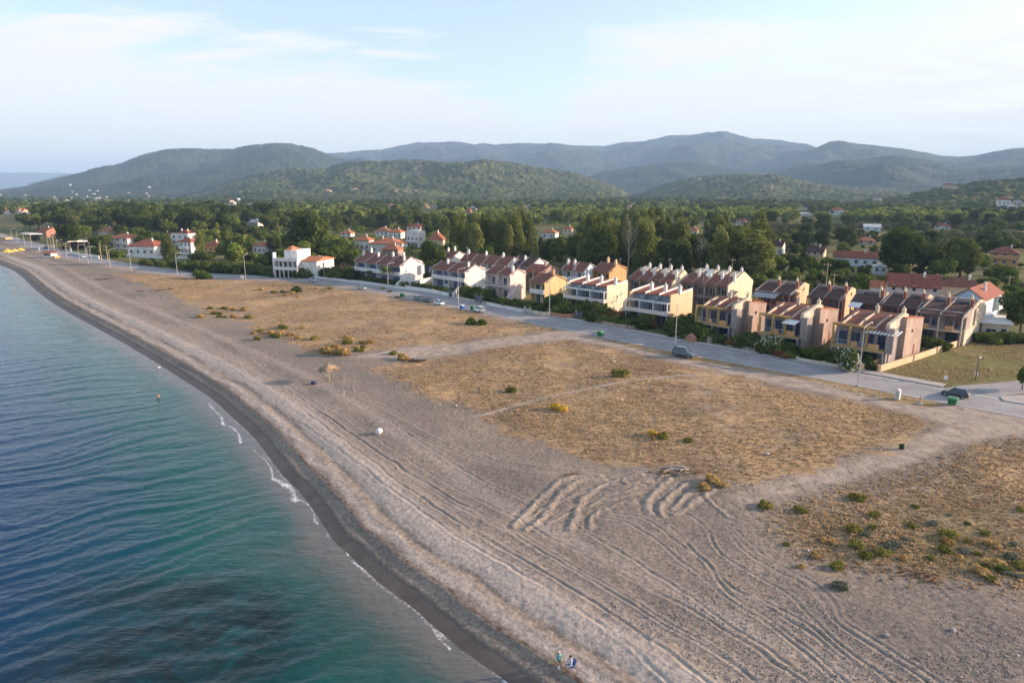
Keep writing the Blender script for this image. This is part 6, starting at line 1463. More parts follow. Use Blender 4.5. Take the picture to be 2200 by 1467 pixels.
def make_car(x, y, rz, mat, label, group='cars', kind='hatch', z=0.05):
    root = empty('car', (x, y, z), rz, label, 'car', group); root.scale = (SC, SC, SC*1.12)
    suv = kind == 'suv'; Lc = 4.5 if suv else (4.4 if kind == 'sedan' else 4.15); W = 0.9; hb = 0.95 if suv else 0.86; ht = 1.68 if suv else 1.44
    def sec(xx, w_, z0, z1, r_=0.12): return [(xx,-w_,z0),(xx,-w_-0.02,(z0+z1)/2),(xx,-w_+0.06,z1-0.04),(xx,-w_+r_,z1),(xx,w_-r_,z1),(xx,w_-0.06,z1-0.04),(xx,w_+0.02,(z0+z1)/2),(xx,w_,z0)]
    h = Lc/2; mb = MB()
    loft(mb, [sec(-h,W*.82,.42,hb-.16), sec(-h+.12,W*.95,.27,hb-.04), sec(-h+.6,W,.24,hb), sec(0,W,.24,hb), sec(h-1.3,W,.24,hb), sec(h-.55,W*.97,.25,hb-.10), sec(h-.15,W*.9,.28,hb-.22), sec(h,W*.78,.40,hb-.34)])
    c0 = -h+0.12 if kind != 'sedan' else -h+0.6; c1 = h-1.15
    tp0 = c0+(0.32 if kind != 'sedan' else 0.75); tp1 = c1-0.85
    def cs(xx, w_, zz): return [(xx,-w_,zz),(xx,w_,zz)]
    roof = [(tp0,-W*.70,ht-.04),(tp1,-W*.68,ht-.05),(tp1,W*.68,ht-.05),(tp0,W*.70,ht-.04)]; top = [(tp0+.12,-W*.6,ht),(tp1-.12,-W*.58,ht),(tp1-.12,W*.58,ht),(tp0+.12,W*.6,ht)]
    mb.add(roof+top, [(4,5,6,7),(0,1,5,4),(1,2,6,5),(2,3,7,6),(3,0,4,7),(3,2,1,0)])
    base = [(c0,-W*.93,hb-.02),(c1,-W*.92,hb-.02),(c1,W*.92,hb-.02),(c0,W*.93,hb-.02)]
    for (p, q) in ((0,0),(1,1),(2,2),(3,3)): mb.tube([base[p], roof[q]], 0.045, 5)
    mid0 = (c0+c1)/2-0.1; 
    for s in (-1, 1): mb.tube([(mid0,s*W*.93,hb-.02), (mid0-.02,s*W*.70,ht-.05)], 0.045, 5)
    mb.build('body', mat, root, False)
    gb = MB(); i_ = 0.985
    gb.add([(a*1, b*i_, c) for a, b, c in base] + [(a, b*i_, c-.005) for a, b, c in roof], [(0,1,5,4),(1,2,6,5),(2,3,7,6),(3,0,4,7)]); gb.build('windows', m_glass, root)
    for s in (-1, 1):
        for xx in (-h+.78, h-.82):
            wb = MB(); prof = [(0.0,-.1),(0.30,-.1),(0.33,-.06),(0.33,.06),(0.30,.1),(0,.1)]
            n = 14; b0 = len(wb.v)
            for r_, yy in prof:
                for k in range(n): t = 6.2832*k/n; wb.v.append((xx+r_*math.cos(t), s*W*.93+yy, 0.33+r_*math.sin(t)))
            for a in range(len(prof)-1):
                for k in range(n): wb.f.append((b0+a*n+k, b0+a*n+(k+1) % n, b0+(a+1)*n+(k+1) % n, b0+(a+1)*n+k)); wb.m.append(0)
            wo = wb.build('wheel', m_tyre, root)
            rb_ = MB(); 
            for k in range(n): t = 6.2832*k/n; rb_.v.append((xx+.2*math.cos(t), s*(W*.93+.105), 0.33+.2*math.sin(t)))
            rb_.v.append((xx, s*(W*.93+.09), 0.33)); rb_.f = [(k, (k+1) % n, n) for k in range(n)]; rb_.m = [0]*n; rb_.build('rim', m_rim, wo)
        l_ = MB(); l_.ball((h-.14, s*W*.68, hb-.33), 0.13, 8, 4, 0, (0.8,1.4,.7)); l_.build('headlight', m_lamp, root)
        l_ = MB(); l_.ball((-h+.06, s*W*.74, hb-.18), 0.12, 8, 4, 0, (0.6,.8,1.4)); l_.build('tail_light', m_rear, root)
    return root
def rdir(x, y):
    d = [((p[0]-x)**2 + (p[1]-y)**2) for p in road_c]; i = min(range(1, len(d)-1), key=lambda k: d[k]); t = road_c[i+1]-road_c[i-1]; return math.atan2(t[1], t[0])
def carpx(px, py, mat, label, kind, flip=False, extra=0.0, z=0.04):
    x, y = G(px, py); a = rdir(x, y) + (math.pi if flip else 0) + extra; return make_car(x, y, a, mat, label, 'cars on and beside the coast road', kind, z)
SC = 0.9
carpx(1470, 767, p_navy, 'dark blue grey estate car parked on the dirt strip beside a street lamp', 'suv')
SC = 0.80
carpx(2052, 852, p_black, 'black hatchback driving away from the junction at the right', 'hatch', True)
SC = 0.72
carpx(899, 645, p_grey, 'dark grey car, leftmost of the parked trio', 'sedan'); carpx(920, 650, p_black, 'black car in the middle of the parked trio', 'sedan'); carpx(944, 655, p_white, 'white saloon, rightmost of the parked trio', 'sedan')
carpx(1029, 670, p_white, 'white estate car parked in front of a green bin', 'suv', True)
carpx(671, 605, p_silver, 'silver car driving on the bend below the white villa', 'hatch'); carpx(779, 622, p_silver, 'pale car on the road before the long white terrace', 'hatch')
carpx(99, 534, p_navy, 'dark car near the orange beach kiosk', 'hatch'); carpx(114, 531, p_silver, 'silver car passing the white canopies', 'hatch'); carpx(135, 534, p_red, 'dark red car beside the second canopy', 'sedan', True); carpx(178, 554, p_white, 'white car on the road past the kiosk', 'hatch', True); carpx(143, 540, p_grey, 'grey car parked under the second canopy', 'hatch')

SC = 0.76
# ---- bins
m_bin = worn('green_bin_plastic', (0.045,0.20,0.085), 0.5, 0.15, 2.0); m_binl = worn('green_bin_lid', (0.16,0.36,0.20), 0.45, 0.1, 2.0); m_bblue = worn('blue_bin_plastic', (0.03,0.16,0.50), 0.5, 0.15, 2.0)
def bin_(px, py, label, mat=m_bin, lid=m_binl, name='waste_container', cat='waste bin'):
    x, y = G(px, py); rz = rdir(x, y); root = empty(name, (x, y, zat(x, y)), rz, label, cat, 'large roadside bins'); root.scale = (SC, SC, SC)
    mb = MB(); v = [(-.62,-.45,.2),(.62,-.45,.2),(.62,.45,.2),(-.62,.45,.2),(-.72,-.55,1.15),(.72,-.55,1.15),(.72,.55,1.15),(-.72,.55,1.15)]
    mb.add(v, [(0,3,2,1),(4,5,6,7),(0,1,5,4),(1,2,6,5),(2,3,7,6),(3,0,4,7)])
    for i in range(5): mb.box(-.55+i*.25, -.50+i*.25, -.60, -.50, .35, 1.05)
    mb.box(-.78,-.72,-.12,.12,.85,1.0); mb.box(.72,.78,-.12,.12,.85,1.0); mb.build('body', mat, root)
    lb = MB(); lb.prism([(-.6,1.152),(-.58,1.26),(-.2,1.42),(.2,1.42),(.58,1.26),(.6,1.152)], -.75, .75); lb.build('lid', lid, root)
    for sx_ in (-.5, .5):
        for sy_ in (-.35, .35):
            w_ = MB(); w_.prism([(sy_+.1*math.cos(t*.785), .1+.1*math.sin(t*.785)) for t in range(8)], sx_-.04, sx_+.04); w_.build('wheel', m_tyre, root)
bin_(2046, 869, 'green bin on the dirt in front of the black hatchback'); bin_(1290, 722, 'green bin alone by the road where the dirt tracks meet'); bin_(864, 638, 'green bin left of the parked trio of cars'); bin_(1016, 666, 'green bin behind the white estate car')
bin_(993, 664, 'blue and white bin at the foot of a street lamp', m_bblue, p_white)

# ---- street lamps
m_post = worn('lamp_post_steel', (0.40,0.40,0.39), 0.5, 0.06, 1.0, 0.5); m_postd = worn('dark_lamp_post', (0.10,0.09,0.09), 0.6, 0.1, 1.0)
def lamp(px, py, ptop, label, arm=1.6, plate=False, mat=None, side=1):
    x, y = G(px, py); h = (py-ptop)/(py-405)*CAM_H; rz = rdir(x, y); root = empty('street_lamp', (x, y, zat(x, y)), rz, label, 'street lamp', 'street lamps along the coast road'); mat = mat or m_post
    mb = MB(); mb.tube([(0,0,-.2),(0,0,h*.5),(0,0,h)], [0.095,0.075,0.055], 8); mb.box(-.2,.2,-.2,.2,-.2,.12); mb.build('pole', mat, root)
    mb = MB(); mb.tube([(0,0,h-.05),(0,side*arm*.35,h+.22),(0,side*arm,h+.35)], [0.06,0.05,0.045], 6); mb.build('arm', mat, root)
    mb = MB(); mb.ball((0, side*(arm+.35), h+.36), 0.4, 8, 4, 0, (0.42,1,0.25)); mb.build('lamp_head', m_metal, root)
    if plate: mb = MB(); mb.box(-.35,.35,-.16,-.12,h*.25,h*.25+1.0); mb.build('plate', p_white, root)
lamp(1843,829,698,'tall street lamp by the oleander bush, arm over the road',2.4); lamp(1450,755,650,'street lamp behind the dark blue grey car',1.8); lamp(1180,694,600,'street lamp in front of the yellow and cream houses'); lamp(985,662,578,'street lamp with a small white plate by the blue bin',plate=True)
lamp(834,622,567,'street lamp before the taller palm on the white terrace lawn'); lamp(697,598,550,'street lamp on the inland side before the white villa',side=-1); lamp(528,603,548,'street lamp by the dark hedge'); lamp(381,590,545,'street lamp near the pale roadside shrubs'); lamp(282,581,535,'street lamp on the bend by the green lot')
for i, (px, py) in enumerate([(237,572),(190,566),(171,560),(144,553),(125,547),(105,542),(86,538),(68,532),(53,526),(38,520),(26,516)]):
    lamp(px, py, py-30*(py-405)/150-2, ['street lamp level with the white tower house','street lamp before the second white canopy','street lamp beside the flagpoles','street lamp just past the white box sign','street lamp by the beach kiosk','street lamp left of the kiosk','street lamp behind the yellow parasols','street lamp where the first canopy begins','street lamp at the far road bend','second lamp past the far bend','farthest visible street lamp'][i])
lamp(2096,816,772,'short dark street lamp with round head on the dry field',0.3,mat=m_postd)
# ---- utility poles
def upole(px, py, ptop, label):
    x, y = G(px, py); h = (py-ptop)/(py-405)*CAM_H; root = empty('utility_pole', (x, y, 0), R(-40), label, 'utility pole', 'wooden utility poles')
    mb = MB(); mb.tube([(0,0,-.2),(0,0,h)], [0.14,0.1], 7); mb.build('pole', m_lwood, root); mb = MB(); mb.box(-.9,.9,-.06,.06,h-.6,h-.45)
    for s in (-.8,0,.8): mb.tube([(s,0,h-.45),(s,0,h-.25)], .05, 5)
    mb.build('crossarm', m_lwood, root)
for a in [(1772,640,563,'utility pole behind the middle dark red terrace'),(1788,640,585,'shorter utility pole beside the taller one'),(1717,640,590,'lone pole behind the first dark red terrace'),(2163,640,590,'utility pole at the right beyond the light blue house'),(1570,618,553,'pole among trees behind the satellite dish roof'),(713,562,520,'utility pole among trees above the villa'),(735,565,525,'second utility pole right of the villa'),
          (112,545,508,'slanting pole by the flagpoles, left of pair'),(118,545,506,'slanting pole by the flagpoles, right of pair'),(218,560,522,'timber pole in the green lot edge'),(232,562,528,'timber pole beside the low white tower')]: upole(*a)
# ---- garden walls
def wallrun(pts, h, th, mat, label, name='garden_wall', cap=None, z0=0.0):
    P = GP(pts); c = P[0]; mb = MB(); root_loc = (c[0], c[1], z0)
    for (a, b) in zip(P[:-1], P[1:]):
        d = (b-a)/np.linalg.norm(b-a); n_ = np.array((-d[1], d[0]))*th/2; q = [a-n_-c, b-n_-c, b+n_-c, a+n_-c]
        mb.add([(p[0], p[1], -.3) for p in q] + [(p[0], p[1], h) for p in q], [(0,3,2,1),(4,5,6,7),(0,1,5,4),(1,2,6,5),(2,3,7,6),(3,0,4,7)])
    for p in P: mb.box(p[0]-c[0]-th*.7, p[0]-c[0]+th*.7, p[1]-c[1]-th*.7, p[1]-c[1]+th*.7, -.3, h+.12)
    o = mb.build(name, mat); o.location = root_loc; return tag(o, label, 'wall', 'garden walls')
wallrun([(662,596),(720,602),(800,612),(868,622)], 0.6, 0.25, m_white, 'low white wall before the lawn of the long white terrace')
wallrun([(872,622),(930,631),(965,638)], 1.1, 0.28, m_white, 'white wall with gate pillars before the blank gabled house'); wallrun([(880,615),(905,609),(935,603)], 1.3, 0.25, m_white, 'white wall sweeping back beside the blank gabled house')
wallrun([(973,640),(980,632),(984,626)], 1.2, 0.25, m_white, 'short white sloping wall right of the gate'); wallrun([(988,643),(1030,651),(1042,653)], 0.5, 0.3, m_beige, 'low beige wall with hedge above it')
wallrun([(1048,655),(1090,664),(1122,671)], 0.5, 0.25, m_white, 'low white picket base by the pale pink house'); wallrun([(1128,672),(1160,678),(1180,680)], 0.9, 0.3, m_beige, 'beige stone wall before the yellow house')
wallrun([(1180,678),(1215,684),(1240,680)], 0.8, 0.3, m_brick, 'brick red wall before the cream block'); wallrun([(1272,692),(1318,703),(1345,707)], 0.8, 0.3, m_pink, 'long pink wall before the peach block'); wallrun([(1352,709),(1392,704),(1405,701)], 0.8, 0.3, m_pink, 'pink wall turning back beside the peach block')
wallrun([(1440,722),(1480,730),(1520,735)], 0.5, 0.3, m_beige, 'low kerb wall of the first orange framed garden'); wallrun([(1522,737),(1552,732),(1565,727)], 1.0, 0.3, m_pink, 'pink wall at the foot of the first orange framed terrace'); wallrun([(1565,744),(1620,754),(1662,762)], 0.5, 0.3, m_beige, 'low planter wall between the first two orange framed terraces')
wallrun([(1668,766),(1712,754)], 1.1, 0.3, m_brick, 'brick red wall running back beside the middle orange framed terrace'); wallrun([(1712,774),(1770,784),(1828,794)], 0.5, 0.3, m_beige, 'low planter wall before the striped awning terrace')
wallrun([(1850,797),(1893,783)], 1.1, 0.3, m_peach, 'orange wall at the corner of the striped awning terrace'); wallrun([(1888,799),(1960,776),(2010,759),(2062,741)], 1.0, 0.28, m_peach, 'long orange wall between the last terrace and the dry field')
wallrun([(150,546),(212,556)], 1.2, 0.3, m_white, 'white wall by the road below the second canopy'); wallrun([(222,552),(275,552),(345,556),(420,556)], 1.1, 0.3, m_white, 'long pale wall at the back of the green lot')
m_gate = worn('gate_steel', (0.13,0.15,0.19), 0.6, 0.1, 2)
def gate(px, py, w_, h, label, mat=None):
    x, y = G(px, py); o = MB(); o.box(-w_/2, w_/2, -.03, .03, h-.1, h); o.box(-w_/2, w_/2, -.03, .03, .1, .2); n = int(w_/.14)
    for i in range(n+1): o.box(-w_/2+w_*i/n-.03, -w_/2+w_*i/n+.03, -.028, .028, .2, h-.1)
    for s in (-1, 1): o.box(s*w_/2-.12+.05*s, s*w_/2+.12+.05*s, -.12, .12, -.1, h+.35)
    o = o.build('gate', mat or m_gate); o.location = (x, y, .1); o.rotation_euler = (0, 0, rdir(x, y)); tag(o, label, 'gate', 'garden gates')
gate(969, 639, 1.3, 1.6, 'blue grey gate between white pillars'); gate(1028, 651, 2.2, 1.8, 'dark blue grey gate at the beige wall'); gate(1243, 683, 1.6, 1.2, 'small gate before the cream block'); gate(1133, 674, 1.8, 1.1, 'pale gate below the yellow house', m_metal)
# barbecue and little brick kiln in the garden
x, y = G(1484, 735); o = MB(); o.prismy([(-.9,0),(.9,0),(.9,.9),(0,1.7),(-.9,.9)], -.5, .5); o = o.build('garden_oven', m_brick); o.location = (x, y, 0); o.rotation_euler = (0,0,R(-46)); tag(o, 'small brick oven shaped like a house in the first orange framed garden', 'garden oven')
# ---- white wayside box, short post, little field signs
x, y = G(1928, 857); root = empty('utility_cabinet', (x, y, zat(x, y)), R(-46), 'tall white rounded cabinet standing on the grass verge', 'cabinet', None); root.scale = (SC, SC, SC)
mb = MB(); mb.prismy([(-.38,0),(.38,0),(.38,1.5),(.28,1.75),(.1,1.86),(-.1,1.86),(-.28,1.75),(-.38,1.5)], -.35, .35); mb.build('body', m_white, root); mb = MB(); mb.box(-.3,.3,-.37,-.345,.15,1.45); mb.build('door', m_metal, root)
x, y = G(1976, 868); root = empty('marker_post', (x, y, zat(x, y)), 0, 'short pale post on a stone foot beside the cabinet', 'post', None)
mb = MB(); mb.tube([(0,0,0),(.05,0,1.3)], [.06,.05], 7); mb.build('post', m_lwood, root); mb = MB(); mb.lathe([(.42,-.1),(.4,.12),(.22,.26),(0,.28)], (0,0,0), 9); mb.build('foot', m_conc, root)
for px, py, lb in [(2031,820,'small white plate on a stick at the edge of the dry field'),(2097,812,'white plate at the foot of the dark lamp')]:
    x, y = G(px, py); root = empty('field_sign', (x, y, 0), R(-20), lb, 'sign', None); mb = MB(); mb.tube([(0,0,-.1),(0,0,.6)], .03, 5); mb.build('post', m_metal, root); mb = MB(); mb.box(-.22,.22,-.03,.03,.35,.95); mb.build('plate', p_white, root)
# road side signs near the far bend
for px, py, hh_, lb in [(153,546,2.6,'white road sign board by the second canopy'),(84,541,2.0,'white box sign on the sand near the kiosk'),(520,602,1.5,'white waist high sign by the hedge lamp')]:
    x, y = G(px, py); root = empty('road_sign', (x, y, 0), R(-30), lb, 'sign', None); mb = MB(); mb.tube([(0,0,-.1),(0,0,hh_*.6)], .06, 6); mb.build('post', m_metal, root); mb = MB(); mb.box(-.7,.7,-.05,.05,hh_*.4,hh_); mb.build('board', p_white, root)
# ---- canopies of the beach bars at the left
def canopy(px, py, w_, d_, h, label, rz=-35):
    x, y = G(px, py); root = empty('canopy', (x, y, 0), R(rz), label, 'canopy', 'white bar canopies'); mb = MB(); mb.box(-w_/2, w_/2, -d_/2, d_/2, h, h+.35); mb.build('roof', m_awn, root); mb = MB()
    n = max(2, int(w_/4))
    for i in range(n+1):
        for s in (-1, 1): xx = -w_/2+.2+(w_-.4)*i/n; mb.box(xx-.06, xx+.06, s*(d_/2-.3)-.06, s*(d_/2-.3)+.06, -.1, h)
    mb.build('post', m_wood, root); mb = MB(); mb.box(-w_/2+.5, w_/2-.5, d_/2-1.4, d_/2-1.2, 0, h-.4); mb.build('back_wall', m_dark, root)
canopy(69, 517, 13, 6, 3.6, 'first white flat canopy beyond the road bend'); canopy(150, 534, 14, 6, 3.6, 'second white flat canopy beside the road', -38); canopy(172, 534, 9, 5, 3.4, 'short white canopy joined at the right of the second', -38)
# kiosk with orange roof on the beach
x, y = G(108, 553); root = empty('beach_kiosk', (x, y, zat(x, y)), R(-20), 'white beach kiosk with orange roof left of the road', 'kiosk', None)
mb = MB(); mb.box(-2.4,2.4,-1.4,1.4,-.3,1.9); mb.build('wall', m_white, root); mb = MB(); mb.prism([(-2.0,1.8),(-2.0,1.95),(0,2.75),(2.0,1.95),(2.0,1.8),(0,2.6)], -2.9, 3.1); mb.build('roof', m_roofo, root); mb = MB(); mb.box(-1.6,1.6,-1.5,-1.38,.9,1.6); mb.build('counter_window', m_glass, root); mb = MB(); mb.box(2.4,4.2,-1.2,-1.1,-.2,.8); mb.box(4.1,4.2,-1.1,1.4,-.2,.8); mb.build('side_fence', m_orange, root)
# wooden beach platform at the left edge
x, y = G(4, 514); root = empty('beach_platform', (x, y, 0), R(-20), 'low orange timber platform cut by the left edge', 'platform', None)
mb = MB(); mb.box(-7,6,-2,2,.1,.5); mb.build('deck', m_lwood, root); mb = MB(); mb.box(-7,6,-2.1,-1.95,.5,1.2); mb.box(5.9,6.05,-1.95,2,.5,1.2); mb.build('railing', m_orange, root)
# flags poles
for px, py, lb in [(186,559,'tall white mast beside the sand boat shape, left of two'),(196,560,'tall white mast, right of two')]:
    x, y = G(px, py); mb = MB(); mb.tube([(0,0,-.2),(0,0,7.0)], [.09,.05], 6); mb.ball((0,0,7.05), .1, 6, 4); o = mb.build('mast', m_metal); o.location = (x, y, 0); tag(o, lb, 'mast', 'masts by the road')
# ---- yellow parasols
m_yelc = worn('yellow_parasol_cloth', (0.72,0.47,0.09), 0.8, 0.1, 1.0)
def parasol(px, py, r_, h, label, rz=0, tilt=0.0):
    x, y = G(px, py); root = empty('beach_parasol', (x, y, zat(x, y)), rz, label, 'parasol', 'yellow parasols at the far beach'); mb = MB(); mb.tube([(0,0,-.2),(0,0,h)], .05, 6); mb.build('pole', m_metal, root)
    mb = MB(); n = 8; top = (0,0,h+.1); rim = [(r_*math.cos(6.283*k/n), r_*math.sin(6.283*k/n), h-r_*.42) for k in range(n)]; low = [(a, b, c-.25) for a, b, c in rim]
    mb.v = [top]+rim+low; mb.f = [(0, 1+k, 1+(k+1) % n) for k in range(n)] + [(1+k, 1+n+k, 1+n+(k+1) % n, 1+(k+1) % n) for k in range(n)]; mb.m = [0]*len(mb.f); o = mb.build('canopy', m_yelc, root)
parasol(17,549,2.4,2.9,'large yellow parasol, leftmost of three on the far beach'); parasol(32,547,1.7,2.6,'smaller yellow parasol, middle of three'); parasol(45,546,1.8,2.8,'yellow parasol, rightmost of three')
# ---- thatched umbrella
m_thatch = worn('dry_reed_thatch', (0.34,0.235,0.155), 0.95, 0.25, 3.0, bump=0.8)
x, y = G(707, 816); root = empty('thatched_umbrella', (x, y, zat(x, y)), 0.3, 'thatched beach umbrella with sagging reed roof on the sand', 'umbrella', None)
mb = MB(); mb.tube([(0,0,-.2),(.03,0,1.1),(0,0,2.25)], [.07,.06,.05], 7); mb.build('pole', m_lwood, root)
g = random.Random(3); n = 18; mb = MB(); rings = [(0.05,2.55),(0.5,2.38),(1.0,2.12),(1.5,1.86)]
for ri, (r_, z_) in enumerate(rings):
    for k in range(n): a = 6.2832*k/n; f_ = 1+.08*math.sin(3*a+1)+(g.uniform(-.1,.1) if ri == 3 else 0); mb.v.append((r_*f_*math.cos(a), r_*f_*math.sin(a), z_-(0.28*max(0, -math.cos(a)) if ri == 3 else 0)-(g.uniform(0,.1) if ri == 3 else 0)))
for i in range(3):
    for k in range(n): mb.f.append((i*n+k, i*n+(k+1) % n, (i+1)*n+(k+1) % n, (i+1)*n+k)); mb.m.append(0)
for k in range(60):
    a = g.uniform(0, 6.28); p0 = (1.2*math.cos(a), 1.2*math.sin(a), 2.02); p1 = (1.72*math.cos(a+.05), 1.72*math.sin(a+.05), 1.62-.25*max(0,-math.cos(a))); mb.tube([p0, p1], [.03,.01], 4)
mb.build('thatch', m_thatch, root); mb = MB(); mb.lathe([(.14,2.48),(.1,2.62),(.02,2.8)], (0,0,0), 8); mb.build('cap', m_thatch, root); mb = MB()
for k in range(8): a = 6.2832*k/8; mb.tube([(.05*math.cos(a),.05*math.sin(a),1.6),(1.1*math.cos(a),1.1*math.sin(a),1.98)], .02, 4)
mb.build('rib', m_wood, root)
# blue bundle
x, y = G(677, 823); g = random.Random(8); mb = MB()
for i in range(6): mb.ball((g.uniform(-.3,.3), g.uniform(-.2,.2), .18+g.uniform(0,.15)), g.uniform(.18,.3), 8, 5, 0, (1.2,1,.8))
m_bundle = worn('blue_beach_cloth', (0.06,0.07,0.16), 0.9, 0.25, 3.0); o = mb.build('beach_bag', m_bundle, None, True); o.location = (x, y, zat(x, y)); tag(o, 'dark blue bundle on the sand left of the thatched umbrella', 'bag')
# white float drum
x, y = G(814, 929); root = empty('drum', (x, y, zat(x, y)), R(20), 'big white drum lying on the sand between wheel tracks', 'drum', None); root.scale = (.7, .7, .7)
mb = MB(); prof = [(0,-.5),(.42,-.48),(.47,-.42),(.47,.42),(.42,.48),(0,.5)]; n = 18
for r_, yy in prof:
    for k in range(n): a = 6.2832*k/n; mb.v.append((r_*math.cos(a), yy, .45+r_*math.sin(a)))
for i in range(5):
    for k in range(n): mb.f.append((i*n+k, (i+1)*n+k, (i+1)*n+(k+1) % n, i*n+(k+1) % n)); mb.m.append(0)
mb.build('body', m_white, root, True); root.rotation_euler = (0, 0, R(-25)); mb = MB(); mb.lathe([(.06,0),(.06,.05),(0,.05)], (0,0,0), 8); o = mb.build('plug', m_metal, root); o.location = (.2,-.49,.6); o.rotation_euler = (R(90),0,0)
# dark bucket
x, y = G(1937, 965); mb = MB(); mb.lathe([(0,0),(.24,0),(.31,.5),(.28,.5),(.22,.06),(0,.06)], (0,0,0), 14); m_bk = worn('dark_green_plastic', (0.02,0.05,0.025), 0.5, 0.2, 3); o = mb.build('bucket', m_bk, None, True); o.location = (x, y, zat(x, y)); tag(o, 'dark green bucket on the dirt track', 'bucket')
# driftwood, logs, stump
m_drift = worn('driftwood', (0.38,0.30,0.25), 0.95, 0.2, 2.0, bump=0.4); m_rubble = worn('rubble_stone', (0.42,0.38,0.36), 0.95, 0.15, 2.0)
def logs(px, py, n, spread, lmax, label, seed, mat=None, group=None, name='driftwood_log', cat='driftwood'):
    g = random.Random(seed); cx_, cy_ = G(px, py)
    for i in range(n):
        x, y = cx_+g.gauss(0, spread), cy_+g.gauss(0, spread*.5); l = g.uniform(.5, 1)*lmax; a = g.uniform(-.7,.7)
        mb = MB(); r_ = l*.06; mb.tube([(-l/2,0,0),(-l*.15,g.uniform(-.1,.1)*l,.03),(l*.2,g.uniform(-.08,.08)*l,.05),(l/2,0,.02)], [r_,r_*1.1,r_*.8,r_*.4], 6); mb.tube([(l*.1,0,.02),(l*.2,l*.15,l*.12)], [r_*.5,r_*.2], 5)
        o = mb.build(name, mat or m_drift); o.location = (x, y, zat(x, y)+r_*.7+g.uniform(0,.1)); o.rotation_euler = (g.uniform(-.1,.1), g.uniform(-.12,.12), a); tag(o, label, cat, group)
logs(1440, 1019, 16, .9, 1.3, 'dark broken branch in the driftwood heap', 11, m_wood, 'dark branches of the heap'); logs(1436, 1016, 14, 1.0, 1.7, 'grey log in the driftwood heap at the top of the ploughed sand', 1, None, 'driftwood heap'); logs(1456, 1012, 8, .5, 1.6, 'pale thick branch on the driftwood heap', 2, m_rubble, 'driftwood heap')
logs(1238, 1020, 6, .5, .9, 'reddish twig bundle at the top of the ridged sand', 3, m_wood, 'twigs on the sand'); logs(1560, 1062, 16, 1.4, .5, 'broken stick on the dirt by the tall straw clumps', 4, None, 'sticks on the dirt'); logs(1700, 1045, 14, 1.2, .5, 'stick scattered on the dirt track', 5, m_wood, 'sticks on the track')
logs(1990, 1240, 12, .8, 1.2, 'dark dead branch at the lower edge of the right field', 6, m_wood, 'dead branches'); logs(2060, 1230, 16, 1.5, .5, 'pinkish stick below the green scrub', 7, None, 'sticks below the scrub'); logs(226, 600, 8, 2, 2.2, 'reddish driftwood on the far beach', 8, m_wood, 'far driftwood'); logs(345, 626, 8, 2.4, 2.5, 'brown driftwood near the upper field tip', 9, m_wood, 'driftwood near the upper field tip')
x, y = G(896, 776); root = empty('old_log', (x, y, zat(x, y)), R(-8), 'old dark boat shaped log with pale edge right of the yellow clump', 'log', None)
mb = MB(); mb.tube([(-1.6,0,.2),(-.6,.1,.3),(.8,.05,.3),(1.7,0,.45)], [.16,.26,.28,.12], 9); mb.build('trunk', m_wood, root); mb = MB(); mb.tube([(-.4,-.2,.5),(.8,-.2,.55),(1.6,-.1,.62)], [.05,.07,.05], 6); mb.build('pale_edge', m_white, root)
x, y = G(1402, 950); root = empty('burnt_stump', (x, y, zat(x, y)), 0, 'burnt reddish stump with bare twigs in the middle field', 'stump', None)
mb = MB(); mb.tube([(0,0,-.1),(.05,0,.3),(0,.05,.6)], [.22,.16,.08], 8); mb.build('trunk', m_wood, root); mb = MB(); g = random.Random(4)
for i in range(12): a = g.uniform(0,6.28); mb.tube([(0,0,.2),(.35*math.cos(a),.35*math.sin(a),.45),(.6*math.cos(a+.2),.6*math.sin(a+.2),.5+g.uniform(-.2,.3))], [.04,.025,.01], 4)
mb.build('twigs', m_wood, root)
# litter and stones on verge
g = random.Random(12)
for i, (px, py) in enumerate([(1798,832),(1812,841),(1830,838),(1850,848),(1864,842),(1880,852),(1893,848),(1770,826),(1735,882),(1748,940),(1885,1000),(1736,1180),(1320,780),(1170,790),(980,872),(945,870),(1648,978),(2068,880),(2076,881),(770,756),(870,942),(1336,863),(2048,1356),(1905,1366)]):
    x, y = G(px, py); mb = MB(); s = g.uniform(.12,.3); mb.ball((0,0,s*.3), s, 6, 4, 0, (1, g.uniform(.6,1), .6)); o = mb.build('stone', m_rubble if i % 3 else m_white); o.location = (x, y, zat(x, y)); o.rotation_euler = (0,0,g.uniform(0,3))
    tag(o, 'pale stone or litter on the rubbly verge before the cabinet' if px > 1760 and py < 860 else 'pale stone lying on the open ground', 'stone', 'pale stones on the verge' if px > 1760 and py < 860 else 'scattered pale stones')
# pebbles of the beach, one mass
gP = np.random.default_rng(2); n = 30000
px = gP.uniform(380, 2250, n*2); py = gP.uniform(820, 1500, n*2); XY = np.array([G(a, b) for a, b in zip(px, py)]); s_ = shore_s(XY[:,0], XY[:,1])
dn = fbm(XY[:,0]/5, XY[:,1]/5, 3, 7); k = (s_ > 8.2) & (s_ < 60) & ((dn > .50) | (gP.random(len(dn)) < .12)) & (sdpoly(XY[:,0], XY[:,1], fieldB) < 0) & (sdpoly(XY[:,0], XY[:,1], fieldC) < 0); XY = XY[k][:n]; m_ = len(XY)
Z = terrain(XY[:,0].copy(), XY[:,1].copy())[0]; sz = 0.025 + 0.05*gP.random(m_)**3
oct_ = np.array([(1,0,0),(0,1,0),(-1,0,0),(0,-1,0),(0,0,.6),(0,0,-.6)]); a = gP.random(m_)*6.28; ca, sa = np.cos(a), np.sin(a)
